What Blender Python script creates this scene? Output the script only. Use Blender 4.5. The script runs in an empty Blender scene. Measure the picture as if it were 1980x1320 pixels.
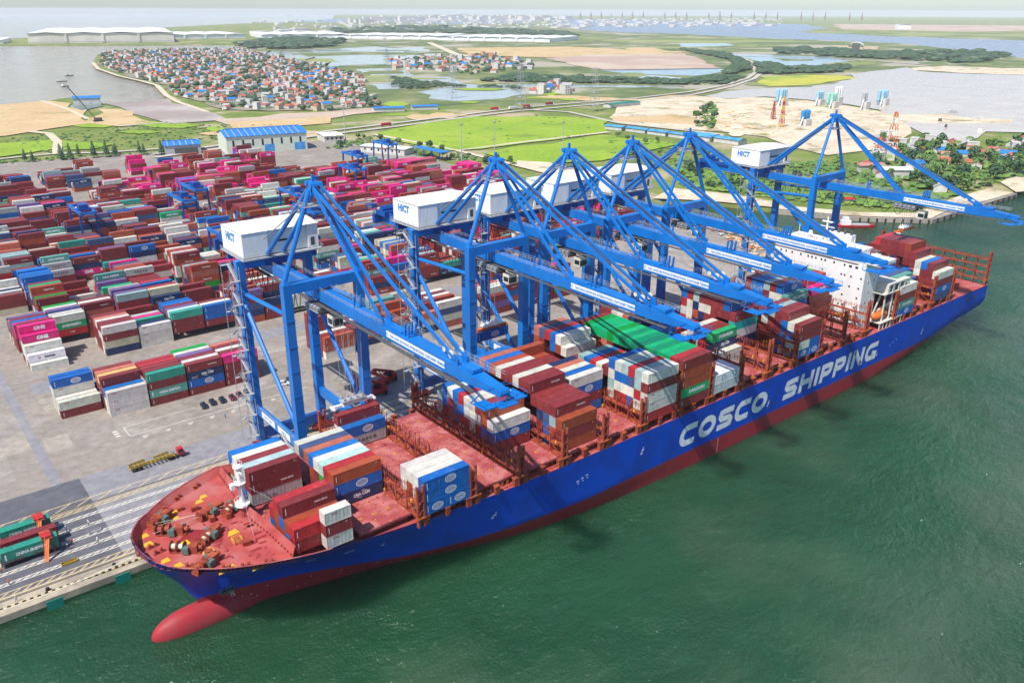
import bpy, math, random
from mathutils import Vector, Matrix
R = math.radians
SC = bpy.context.scene
COL = SC.collection
random.seed(7)

# ------------------------------------------------------------------ camera
CAM = Vector((-48.537, -268.148, 123.163))
_yaw, _pit, _rol = 0.893916, 0.381753, 0.002816
_f = Vector((math.cos(_yaw)*math.cos(_pit), math.sin(_yaw)*math.cos(_pit), -math.sin(_pit)))
_r = Vector((math.sin(_yaw), -math.cos(_yaw), 0.0))
_u = _r.cross(_f)
_r2 = math.cos(_rol)*_r + math.sin(_rol)*_u
_u2 = -math.sin(_rol)*_r + math.cos(_rol)*_u
cam_d = bpy.data.cameras.new('camera')
cam_d.sensor_width = 36.0
cam_d.lens = 1593.897*36/1980
cam_d.clip_start = 1.0
cam_d.clip_end = 90000
cam = bpy.data.objects.new('camera', cam_d)
COL.objects.link(cam)
cam.matrix_world = Matrix(((_r2.x, _u2.x, -_f.x, CAM.x), (_r2.y, _u2.y, -_f.y, CAM.y), (_r2.z, _u2.z, -_f.z, CAM.z), (0, 0, 0, 1)))
SC.camera = cam

# ------------------------------------------------------------------ light
SUN_EL = R(55)
SUN_D = Vector((-0.968*math.cos(SUN_EL), -0.25*math.cos(SUN_EL), math.sin(SUN_EL)))
world = bpy.data.worlds.new('World')
SC.world = world
world.use_nodes = True
wn = world.node_tree.nodes
sky = wn.new('ShaderNodeTexSky')
sky.sky_type = 'NISHITA'
sky.sun_disc = False
sky.sun_elevation = SUN_EL
sky.sun_rotation = math.atan2(SUN_D.x, SUN_D.y)
sky.air_density = 0.82
sky.dust_density = 0.7
sky.ozone_density = 4.0
world.node_tree.links.new(sky.outputs[0], wn['Background'].inputs[0])
wn['Background'].inputs[1].default_value = 0.13
sun_d = bpy.data.lights.new('sun', 'SUN')
sun_d.energy = 4.6
sun_d.angle = R(0.5)
sun_d.color = (1.0, 0.95, 0.87)
sun = bpy.data.objects.new('sun', sun_d)
COL.objects.link(sun)
sun.rotation_euler = SUN_D.to_track_quat('Z', 'Y').to_euler()
vs = SC.view_settings
vs.view_transform = 'Standard'
vs.look = 'None'
vs.gamma = 1.0
vs.exposure = 0.42
vs.use_curve_mapping = False
cy = SC.cycles
cy.max_bounces = 5
cy.diffuse_bounces = 2
cy.glossy_bounces = 2
cy.transmission_bounces = 2
cy.volume_bounces = 1
cy.use_denoising = True
cy.caustics_reflective = False
cy.caustics_refractive = False

# ------------------------------------------------------------------ materials
def _nodes(name):
    m = bpy.data.materials.new(name)
    m.use_nodes = True
    nt = m.node_tree
    return m, nt, nt.nodes, nt.links, nt.nodes['Principled BSDF']

def _noise(nt, scale, detail=5, stretch=None, coord='Position', rough=0.55):
    n, l = nt.nodes, nt.links
    g = n.new('ShaderNodeNewGeometry') if coord == 'Position' else n.new('ShaderNodeTexCoord')
    src = g.outputs[coord]
    mp = n.new('ShaderNodeMapping')
    s = stretch or (1, 1, 1)
    mp.inputs['Scale'].default_value = (scale*s[0], scale*s[1], scale*s[2])
    l.new(src, mp.inputs[0])
    t = n.new('ShaderNodeTexNoise')
    t.inputs['Scale'].default_value = 1.0
    t.inputs['Detail'].default_value = detail
    t.inputs['Roughness'].default_value = rough
    l.new(mp.outputs[0], t.inputs['Vector'])
    return t.outputs['Fac']

def _ramp(nt, fac, stops):
    r = nt.nodes.new('ShaderNodeValToRGB')
    e = r.color_ramp.elements
    while len(e) < len(stops):
        e.new(0.5)
    for k, (p, c) in enumerate(stops):
        e[k].position = p
        e[k].color = (c[0], c[1], c[2], 1) if isinstance(c, tuple) else (c, c, c, 1)
    nt.links.new(fac, r.inputs[0])
    return r.outputs[0]

def _mix(nt, fac, a, b, mode='MIX'):
    x = nt.nodes.new('ShaderNodeMix')
    x.data_type = 'RGBA'
    x.blend_type = mode
    for sock, v in ((x.inputs[0], fac), (x.inputs[6], a), (x.inputs[7], b)):
        if isinstance(v, (int, float)):
            sock.default_value = v
        elif isinstance(v, tuple):
            sock.default_value = (v[0], v[1], v[2], 1)
        else:
            nt.links.new(v, sock)
    return x.outputs[2]

def _bump(nt, bsdf, h, dist, strength=1.0):
    b = nt.nodes.new('ShaderNodeBump')
    b.inputs['Distance'].default_value = dist
    b.inputs['Strength'].default_value = strength
    nt.links.new(h, b.inputs['Height'])
    nt.links.new(b.outputs[0], bsdf.inputs['Normal'])

def mat(name, c1, c2=None, scale=0.5, rough=0.6, c3=None, scale3=0.05, bump=0, bscale=3.0, stretch=None, metal=0.0, lo=0.35, hi=0.65, spec=0.5):
    m, nt, n, l, b = _nodes(name)
    c2 = c2 or tuple(v*0.78 for v in c1)
    col = _ramp(nt, _noise(nt, scale, 6, stretch), [(lo, c1), (hi, c2)])
    if c3:
        f = _ramp(nt, _noise(nt, scale3, 4), [(0.45, 0.0), (0.62, 1.0)])
        col = _mix(nt, f, col, c3)
    l.new(col, b.inputs['Base Color'])
    b.inputs['Roughness'].default_value = rough
    b.inputs['Metallic'].default_value = metal
    b.inputs['Specular IOR Level'].default_value = spec
    if bump:
        _bump(nt, b, _noise(nt, bscale, 4), bump)
    return m

MT = {}
MT['blue_steel'] = mat('blue_crane_paint', (0.004, 0.165, 0.54), (0.004, 0.13, 0.44), 0.25, 0.35, stretch=(1, 1, .4))
MT['blue_dark'] = mat('dark_blue_paint', (0.004, 0.07, 0.33), None, 0.4, 0.4)
MT['white'] = mat('white_paint', (0.80, 0.80, 0.79), (0.70, 0.70, 0.68), 0.35, 0.5, stretch=(1, 1, .3))
MT['cream'] = mat('cream_paint', (0.66, 0.64, 0.55), None, 0.4, 0.5)
MT['red_deck'] = mat('red_deck_paint', (0.42, 0.07, 0.06), (0.30, 0.042, 0.04), 0.25, 0.7, (0.40, 0.12, 0.11), 0.12)
MT['hatch'] = mat('hatch_cover_paint', (0.37, 0.065, 0.065), (0.27, 0.045, 0.05), 0.35, 0.75, (0.44, 0.14, 0.13), 0.22, stretch=(1, 2, 1))
MT['patch_red'] = mat('fresh_red_primer', (0.27, 0.02, 0.022), None, 0.6, 0.6)
MT['rust_red'] = mat('rusty_red_steel', (0.30, 0.042, 0.022), (0.19, 0.026, 0.018), 0.6, 0.75, (0.36, 0.075, 0.025), 0.5)
MT['hull_red'] = mat('antifouling_red', (0.34, 0.024, 0.032), (0.27, 0.018, 0.027), 0.07, 0.55, (0.27, 0.035, 0.04), 0.3, stretch=(1, 1, .5), spec=.3)
MT['hull_blue'] = mat('hull_blue_paint', (0.0, 0.066, 0.52), (0.0, 0.058, 0.46), 0.06, 0.5, (0.005, 0.05, 0.36), 0.11, stretch=(1, 1, .25), spec=.3)
MT['yellow'] = mat('yellow_paint', (0.75, 0.42, 0.02), None, 0.5, 0.6)
MT['orange_rust'] = mat('orange_rust_paint', (0.42, 0.10, 0.02), None, 0.6, 0.7)
MT['orange'] = mat('orange_paint', (0.75, 0.16, 0.02), None, 0.6, 0.5)
MT['red'] = mat('bright_red_paint', (0.52, 0.025, 0.025), None, 0.5, 0.5)
MT['black'] = mat('black_rubber', (0.02, 0.02, 0.02), None, 1, 0.8)
MT['dark'] = mat('dark_steel', (0.06, 0.06, 0.065), (0.1, 0.09, 0.08), 1.0, 0.6)
MT['grey'] = mat('grey_steel', (0.36, 0.37, 0.38), (0.26, 0.26, 0.27), 0.8, 0.5)
MT['lgrey'] = mat('galvanised_steel', (0.42, 0.43, 0.45), (0.30, 0.31, 0.33), 0.8, 0.45)
MT['green_gear'] = mat('grey_green_machinery', (0.10, 0.16, 0.14), None, 1.0, 0.6)
MT['rope'] = mat('pale_mooring_rope', (0.62, 0.58, 0.45), None, 2.0, 0.9)
MT['glass'] = mat('dark_window_glass', (0.02, 0.03, 0.04), None, 0.5, 0.12)
MT['fender'] = mat('teal_fender', (0.0, 0.20, 0.155), (0.0, 0.16, 0.125), 0.8, 0.6)
MT['blue_roof'] = mat('blue_sheet_roof', (0.02, 0.20, 0.56), (0.03, 0.17, 0.47), 0.3, 0.45, stretch=(1, .1, 1))
MT['blue_tarp'] = mat('blue_tarpaulin', (0.02, 0.22, 0.55), (0.10, 0.36, 0.70), 0.15, 0.6)
MT['shed_wall'] = mat('pale_green_sheet_wall', (0.62, 0.66, 0.55), (0.54, 0.58, 0.48), 0.3, 0.6)
MT['concrete'] = mat('concrete', (0.42, 0.37, 0.30), (0.33, 0.29, 0.24), 0.35, 0.85, (0.36, 0.33, 0.29), 0.1, bump=.02)
MT['wall_white'] = mat('white_render', (0.60, 0.58, 0.54), (0.46, 0.44, 0.41), 0.3, 0.8)
MT['wall_cream'] = mat('cream_render', (0.54, 0.44, 0.32), None, 0.3, 0.8)
MT['roof_red'] = mat('red_tile_roof', (0.44, 0.12, 0.07), (0.30, 0.08, 0.05), 0.6, 0.8)
MT['roof_pink'] = mat('faded_pink_roof', (0.50, 0.22, 0.18), (0.38, 0.17, 0.14), 0.6, 0.8)
MT['roof_grey'] = mat('grey_sheet_roof', (0.42, 0.42, 0.43), (0.30, 0.30, 0.30), 0.5, 0.7)
MT['silo_blue'] = mat('pale_blue_silo', (0.30, 0.52, 0.66), None, 0.3, 0.4)
MT['silo_green'] = mat('pale_green_silo', (0.30, 0.58, 0.48), None, 0.3, 0.4)
MT['silo_deep'] = mat('deep_blue_silo', (0.02, 0.25, 0.55), None, 0.3, 0.4)
MT['bark'] = mat('bark', (0.16, 0.12, 0.08), None, 2, 0.9)
MT['bark_pale'] = mat('pale_palm_bark', (0.40, 0.36, 0.28), None, 2, 0.9)
def leaf(name, a, b, sc=0.5):
    m, nt, n, l, bs = _nodes(name)
    oi = n.new('ShaderNodeObjectInfo')
    c = _ramp(nt, _noise(nt, sc, 3), [(0.3, a), (0.7, b)])
    k = _ramp(nt, oi.outputs['Random'], [(0.0, 0.72), (1.0, 1.18)])
    l.new(_mix(nt, 1.0, c, k, 'MULTIPLY'), bs.inputs['Base Color'])
    bs.inputs['Roughness'].default_value = 0.6
    bs.inputs['Subsurface Weight'].default_value = 0.0
    return m
MT['leaf'] = leaf('green_foliage', (0.055, 0.125, 0.03), (0.11, 0.20, 0.035))
MT['leaf_dark'] = leaf('dark_foliage', (0.028, 0.075, 0.03), (0.055, 0.115, 0.04))
MT['leaf_lime'] = leaf('lime_foliage', (0.13, 0.24, 0.03), (0.21, 0.31, 0.045))
MT['leaf_far'] = leaf('far_mangrove_foliage', (0.035, 0.085, 0.04), (0.075, 0.13, 0.05), 0.03)

def ground(name, stops1, s1, over=None, s2=0.02, rough=0.9, spec=0.3, thr=(0.46, 0.58)):
    m, nt, n, l, b = _nodes(name)
    col = _ramp(nt, _noise(nt, s1, 8, rough=0.68), stops1)
    if over:
        f = _ramp(nt, _noise(nt, s2, 7, rough=0.62), [(thr[0], 0.0), (thr[1], 1.0)])
        col = _mix(nt, f, col, over)
    k = _ramp(nt, _noise(nt, 0.35, 5, rough=0.7), [(0.25, 0.72), (0.75, 1.22)])
    col = _mix(nt, 1.0, col, k, 'MULTIPLY')
    l.new(col, b.inputs['Base Color'])
    b.inputs['Roughness'].default_value = rough
    b.inputs['Specular IOR Level'].default_value = spec
    return m
GM = {}
GM['land'] = ground('coastal_grassland', [(0.3, (0.075, 0.14, 0.025)), (0.5, (0.16, 0.21, 0.04)), (0.7, (0.25, 0.26, 0.08))], 0.025, (0.40, 0.33, 0.21), 0.009, thr=(.53, .63))
GM['scrub'] = ground('marsh_scrub', [(0.32, (0.05, 0.10, 0.035)), (0.5, (0.13, 0.17, 0.055)), (0.68, (0.28, 0.27, 0.13))], 0.012, (0.36, 0.33, 0.25), 0.004, thr=(.52, .58))
GM['lime'] = ground('bright_rice_field', [(0.3, (0.18, 0.31, 0.022)), (0.55, (0.26, 0.37, 0.03)), (0.75, (0.33, 0.38, 0.055))], 0.012, (0.14, 0.22, 0.03), 0.018, thr=(.55, .7))
GM['yellow'] = ground('ripe_yellow_field', [(0.3, (0.40, 0.40, 0.045)), (0.7, (0.52, 0.46, 0.08))], 0.01, (0.26, 0.34, 0.05), 0.01)
GM['reed'] = ground('pale_reed_bed', [(0.3, (0.18, 0.23, 0.07)), (0.7, (0.36, 0.35, 0.13))], 0.006, (0.12, 0.17, 0.06), 0.003)
GM['sand'] = ground('pale_sand', [(0.3, (0.70, 0.60, 0.46)), (0.5, (0.60, 0.50, 0.37)), (0.7, (0.42, 0.34, 0.22))], 0.03, (0.30, 0.27, 0.15), 0.025, thr=(.55, .62))
GM['tan'] = ground('dry_tan_earth', [(0.3, (0.58, 0.44, 0.25)), (0.6, (0.50, 0.35, 0.18)), (0.75, (0.36, 0.27, 0.11))], 0.015, (0.24, 0.25, 0.07), 0.012, thr=(.56, .66))
GM['bare'] = ground('bare_pinkish_soil', [(0.3, (0.46, 0.33, 0.26)), (0.7, (0.36, 0.26, 0.20))], 0.008, (0.50, 0.40, 0.31), 0.004)
GM['mud'] = ground('wet_mudflat', [(0.3, (0.40, 0.30, 0.24)), (0.7, (0.29, 0.22, 0.17))], 0.01, (0.50, 0.43, 0.37), 0.006, rough=0.42, spec=.5)
GM['village'] = ground('village_ground', [(0.3, (0.34, 0.29, 0.22)), (0.6, (0.26, 0.23, 0.17))], 0.03, (0.07, 0.12, 0.04), 0.03, thr=(.5, .56))
GM['road'] = ground('pale_road_surface', [(0.3, (0.50, 0.46, 0.40)), (0.7, (0.42, 0.38, 0.33))], 0.05)
GM['track'] = ground('sandy_track', [(0.3, (0.62, 0.54, 0.41)), (0.7, (0.50, 0.43, 0.31))], 0.05)

def water(name, deep, silt, y0, y1, wave=0.16, rough=0.10, murky=False):
    m, nt, n, l, b = _nodes(name)
    g = n.new('ShaderNodeNewGeometry')
    sx = n.new('ShaderNodeSeparateXYZ')
    l.new(g.outputs['Position'], sx.inputs[0])
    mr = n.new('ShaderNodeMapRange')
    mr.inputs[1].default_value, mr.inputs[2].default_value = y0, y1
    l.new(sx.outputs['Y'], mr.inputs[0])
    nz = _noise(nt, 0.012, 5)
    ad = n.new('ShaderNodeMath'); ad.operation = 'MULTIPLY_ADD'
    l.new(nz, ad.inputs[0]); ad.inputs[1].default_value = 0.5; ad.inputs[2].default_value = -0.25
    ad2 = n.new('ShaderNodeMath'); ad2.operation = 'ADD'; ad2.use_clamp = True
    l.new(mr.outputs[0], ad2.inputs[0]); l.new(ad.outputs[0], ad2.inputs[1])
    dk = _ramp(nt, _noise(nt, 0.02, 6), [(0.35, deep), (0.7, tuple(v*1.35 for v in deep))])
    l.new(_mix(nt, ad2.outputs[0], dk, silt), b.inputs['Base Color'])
    b.inputs['IOR'].default_value = 1.33
    l.new(_ramp(nt, _noise(nt, 0.03, 3), [(0.35, rough*0.8), (0.65, rough*1.6)]), b.inputs['Roughness'])
    if murky:   # turbid water: light spreads sideways below the surface before it comes back out
        b.subsurface_method = 'BURLEY'
        b.inputs['Subsurface Weight'].default_value = 1.0
        b.inputs['Subsurface Radius'].default_value = (12.0, 22.0, 16.0)
        b.inputs['Subsurface Scale'].default_value = 1.0
    h1 = _noise(nt, 0.22, 3, (1, 1.7, 1))
    h2 = _noise(nt, 0.9, 3, (1.5, 1, 1))
    h3 = _noise(nt, 0.06, 2)
    a = n.new('ShaderNodeMath'); a.operation = 'MULTIPLY_ADD'
    l.new(h2, a.inputs[0]); a.inputs[1].default_value = 0.42; l.new(h1, a.inputs[2])
    a2 = n.new('ShaderNodeMath'); a2.operation = 'MULTIPLY_ADD'
    l.new(h3, a2.inputs[0]); a2.inputs[1].default_value = 1.5; l.new(a.outputs[0], a2.inputs[2])
    _bump(nt, b, a2.outputs[0], wave*3.2)
    return m
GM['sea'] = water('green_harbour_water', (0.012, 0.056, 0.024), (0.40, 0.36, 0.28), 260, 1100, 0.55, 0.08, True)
GM['river'] = water('silty_river_water', (0.46, 0.40, 0.33), (0.48, 0.43, 0.37), 0, 600, 0.22, 0.2)
GM['river_blue'] = water('far_blue_river_water', (0.22, 0.25, 0.28), (0.20, 0.24, 0.29), 0, 3000, 0.2, 0.25)
GM['pond'] = water('pale_pond_water', (0.30, 0.30, 0.26), (0.34, 0.33, 0.28), 0, 2000, 0.02)
GM['lake'] = water('blue_lake_water', (0.14, 0.20, 0.25), (0.18, 0.24, 0.28), 0, 2000, 0.02)
GM['basin'] = water('dark_basin_water', (0.08, 0.14, 0.13), (0.10, 0.15, 0.14), 0, 2000, 0.02)

# container paint: the colour comes from the object (or from the face colour in the joined far stacks)
def container_paint(name, attr):
    m, nt, n, l, b = _nodes(name)
    if attr:
        s = n.new('ShaderNodeAttribute'); s.attribute_name = 'paint'
    else:
        s = n.new('ShaderNodeObjectInfo')
    base = s.outputs['Color']
    v = _ramp(nt, _noise(nt, 0.5, 5), [(0.3, 0.80), (0.7, 1.12)])
    col = _mix(nt, 1.0, base, v, 'MULTIPLY')
    st = _ramp(nt, _noise(nt, 1.3, 6, (1, 1, .22), rough=0.7), [(0.56, 0.0), (0.74, 0.45)])
    col = _mix(nt, st, col, (0.16, 0.085, 0.05))
    pl = _ramp(nt, _noise(nt, 0.9, 4), [(0.6, 0.0), (0.8, 0.25)])
    col = _mix(nt, pl, col, (0.45, 0.40, 0.36))
    l.new(col, b.inputs['Base Color'])
    b.inputs['Roughness'].default_value = 0.5
    return m
MT['cpaint'] = container_paint('container_paint', False)
MT['cpaint_far'] = container_paint('far_container_paint', True)
MT['letter_white'] = mat('white_lettering', (0.82, 0.82, 0.82), None, 0.6, 0.5)
MT['letter_dark'] = mat('dark_lettering', (0.05, 0.05, 0.06), None, 0.6, 0.5)
MT['letter_red'] = mat('red_lettering', (0.5, 0.03, 0.03), None, 0.6, 0.5)
MT['letter_blue'] = mat('blue_lettering', (0.02, 0.22, 0.60), None, 0.6, 0.5)

# ------------------------------------------------------------------ mesh building
class MB:
    def __init__(s):
        s.v, s.f, s.m, s.c = [], [], [], []
    def face(s, pts, mi=0):
        k = len(s.v)
        s.v.extend(tuple(p) for p in pts)
        s.f.append(tuple(range(k, k+len(pts))))
        s.m.append(mi)
    def box(s, x0, x1, y0, y1, z0, z1, mi=0):
        k = len(s.v)
        s.v += [(x0, y0, z0), (x1, y0, z0), (x1, y1, z0), (x0, y1, z0), (x0, y0, z1), (x1, y0, z1), (x1, y1, z1), (x0, y1, z1)]
        for q in ((0, 3, 2, 1), (4, 5, 6, 7), (0, 1, 5, 4), (1, 2, 6, 5), (2, 3, 7, 6), (3, 0, 4, 7)):
            s.f.append(tuple(k+i for i in q)); s.m.append(mi)
    def beam(s, a, b, w, h, mi=0, w2=None, h2=None):
        a, b = Vector(a), Vector(b)
        d = (b-a).normalized()
        up = Vector((0, 0, 1)) if abs(d.z) < 0.95 else Vector((0, 1, 0))
        x = d.cross(up).normalized(); z = x.cross(d)
        w2 = w if w2 is None else w2; h2 = h if h2 is None else h2
        k = len(s.v)
        for p, ww, hh in ((a, w, h), (b, w2, h2)):
            for i, j in ((-1, -1), (1, -1), (1, 1), (-1, 1)):
                s.v.append(tuple(p+x*(i*ww/2)+z*(j*hh/2)))
        for q in ((0, 1, 2, 3), (7, 6, 5, 4), (0, 4, 5, 1), (1, 5, 6, 2), (2, 6, 7, 3), (3, 7, 4, 0)):
            s.f.append(tuple(k+i for i in q)); s.m.append(mi)
    def tube(s, a, b, r, n=6, mi=0, r2=None, cap=True):
        a, b = Vector(a), Vector(b)
        d = (b-a).normalized()
        up = Vector((0, 0, 1)) if abs(d.z) < 0.95 else Vector((0, 1, 0))
        x = d.cross(up).normalized(); z = x.cross(d)
        r2 = r if r2 is None else r2
        k = len(s.v)
        for p, rr in ((a, r), (b, r2)):
            for i in range(n):
                t = 2*math.pi*i/n
                s.v.append(tuple(p+x*(rr*math.cos(t))+z*(rr*math.sin(t))))
        for i in range(n):
            j = (i+1) % n
            s.f.append((k+i, k+n+i, k+n+j, k+j)); s.m.append(mi)
        if cap:
            s.f.append(tuple(k+i for i in range(n))); s.m.append(mi)
            s.f.append(tuple(k+n+i for i in reversed(range(n)))); s.m.append(mi)
    def path(s, pts, r, n=5, mi=0):
        for a, b in zip(pts[:-1], pts[1:]):
            s.tube(a, b, r, n, mi, cap=False)
    def prism(s, pts, z0, z1, mi=0, mside=None):
        ar = sum(pts[i][0]*pts[(i+1) % len(pts)][1]-pts[(i+1) % len(pts)][0]*pts[i][1] for i in range(len(pts)))
        if ar < 0:
            pts = pts[::-1]
        n = len(pts); k = len(s.v)
        s.v += [(p[0], p[1], z0) for p in pts]+[(p[0], p[1], z1) for p in pts]
        s.f.append(tuple(k+n+i for i in range(n))); s.m.append(mi)
        s.f.append(tuple(k+i for i in reversed(range(n)))); s.m.append(mi)
        for i in range(n):
            j = (i+1) % n
            s.f.append((k+i, k+j, k+n+j, k+n+i)); s.m.append(mi if mside is None else mside)
    def text(s, string, size, org, xd, zd, mi=0, squeeze=1.0, bold=0.03):
        vs_, fs_, wd = text_data(string, bold)
        org, xd, zd = Vector(org), Vector(xd), Vector(zd)
        k = len(s.v)
        for p in vs_:
            s.v.append(tuple(org+xd*((p[0]-wd/2)*size*squeeze)+zd*((p[1]-0.35)*size)))
        for f in fs_:
            s.f.append(tuple(k+i for i in f)); s.m.append(mi)
    def ring(s, org, xd, zd, a, b, t, n=16, mi=0):
        org, xd, zd = Vector(org), Vector(xd), Vector(zd)
        k = len(s.v)
        for i in range(n):
            u = 2*math.pi*i/n
            for q in (1.0, 1-t):
                s.v.append(tuple(org+xd*(a*q*math.cos(u))+zd*(b*q*math.sin(u))))
        for i in range(n):
            j = (i+1) % n
            s.f.append((k+2*i, k+2*j, k+2*j+1, k+2*i+1)); s.m.append(mi)
    def join(s, o, off=(0, 0, 0), rz=0.0, sc=1.0):
        c, sn = math.cos(rz), math.sin(rz)
        k = len(s.v)
        for p in o.v:
            x, y = p[0]*sc, p[1]*sc
            s.v.append((x*c-y*sn+off[0], x*sn+y*c+off[1], p[2]*sc+off[2]))
        s.f += [tuple(k+i for i in f) for f in o.f]
        s.m += o.m
    def mesh(s, name, mats, smooth=False):
        me = bpy.data.meshes.new(name)
        me.from_pydata(s.v, [], s.f)
        for m in mats:
            me.materials.append(MT[m] if isinstance(m, str) else m)
        if len(mats) > 1:
            me.polygons.foreach_set('material_index', s.m)
        if smooth:
            me.polygons.foreach_set('use_smooth', [True]*len(me.polygons))
        me.update()
        return me
    def done(s, name, mats, parent=None, loc=(0, 0, 0), rz=0.0, smooth=False):
        return put(name, s.mesh(name, mats, smooth), parent, loc, rz)

_txt = {}
def text_data(string, bold=0.03):
    key = (string, bold)
    if key not in _txt:
        cu = bpy.data.curves.new('t', 'FONT')
        cu.body = string
        cu.size = 1.0
        cu.offset = bold
        cu.resolution_u = 2
        o = bpy.data.objects.new('t', cu)
        me = bpy.data.meshes.new_from_object(o)
        v = [tuple(p.co) for p in me.vertices]
        f = [tuple(p.vertices) for p in me.polygons]
        wd = max(p[0] for p in v) if v else 0
        _txt[key] = (v, f, wd)
        bpy.data.objects.remove(o); bpy.data.curves.remove(cu); bpy.data.meshes.remove(me)
    return _txt[key]

def put(name, data, parent=None, loc=(0, 0, 0), rz=0.0):
    o = bpy.data.objects.new(name, data)
    COL.objects.link(o)
    o.location = loc
    if rz:
        o.rotation_euler = (0, 0, rz)
    if parent:
        o.parent = parent
    return o
def tag(o, label=None, cat=None, group=None, kind=None):
    if label: o['label'] = label
    if cat: o['category'] = cat
    if group: o['group'] = group
    if kind: o['kind'] = kind
    return o
def empty(name, loc, label, cat, group=None, rz=0.0):
    return tag(put(name, None, None, loc, rz), label, cat, group)
def copy_tree(o, parent=None):
    c = o.copy()
    COL.objects.link(c)
    if parent:
        c.parent = parent
    for ch in KIDS.get(o.name, ()):
        copy_tree(ch, c)
    return c
KIDS = {}
def freeze(o):
    KIDS[o.name] = list(o.children)
    for ch in o.children:
        freeze(ch)
def inside(x, y, poly):
    r = False
    j = len(poly)-1
    for i in range(len(poly)):
        xi, yi = poly[i]; xj, yj = poly[j]
        if (yi > y) != (yj > y) and x < (xj-xi)*(y-yi)/(yj-yi)+xi:
            r = not r
        j = i
    return r
def scatter(poly, n, rnd):
    xs = [p[0] for p in poly]; ys = [p[1] for p in poly]
    out = []
    while len(out) < n:
        x, y = rnd.uniform(min(xs), max(xs)), rnd.uniform(min(ys), max(ys))
        if inside(x, y, poly):
            out.append((x, y))
    return out
WORD = ['zero', 'one', 'two', 'three', 'four', 'five', 'six', 'seven', 'eight', 'nine', 'ten', 'eleven', 'twelve', 'thirteen', 'fourteen', 'fifteen', 'sixteen', 'seventeen', 'eighteen', 'nineteen', 'twenty', 'twenty-one', 'twenty-two', 'twenty-three', 'twenty-four', 'twenty-five', 'twenty-six', 'twenty-seven', 'twenty-eight', 'twenty-nine', 'thirty']
MAINLAND= [(-800, -79), (-800, 300), (-247, 756), (-33, 1122), (137, 1094), (178, 1107), (207, 1121), (233, 1150), (257, 1121), (253, 1023), (296, 1026), (343, 1027), (364, 1112), (409, 1292), (415, 1417), (417, 1561), (440, 1816), (485, 2047), (607, 2498), (700, 2720), (781, 2754), (986, 2757), (1084, 2589), (1149, 2696), (1187, 2921), (1178, 2988), (1002, 3079), (489, 3375), (-96, 3670), (-100, 4601), (594, 4054), (760, 4336), (844, 4744), (1031, 4856), (1479, 5742), (2061, 6394), (2936, 7561), (3995, 8564), (5022, 9617), (11000, 21000), (21000, 10000), (23500, 2000), (23000, -7000), (2600, -300), (1300, 100), (1000, 110), (800, 60), (700, 10), (611, -31), (483, -32), (450, 2), (428, 48), (416, 80), (403, 97), (392, 118), (372, 60), (380, 25), (335, -40), (300, -79)]
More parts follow.
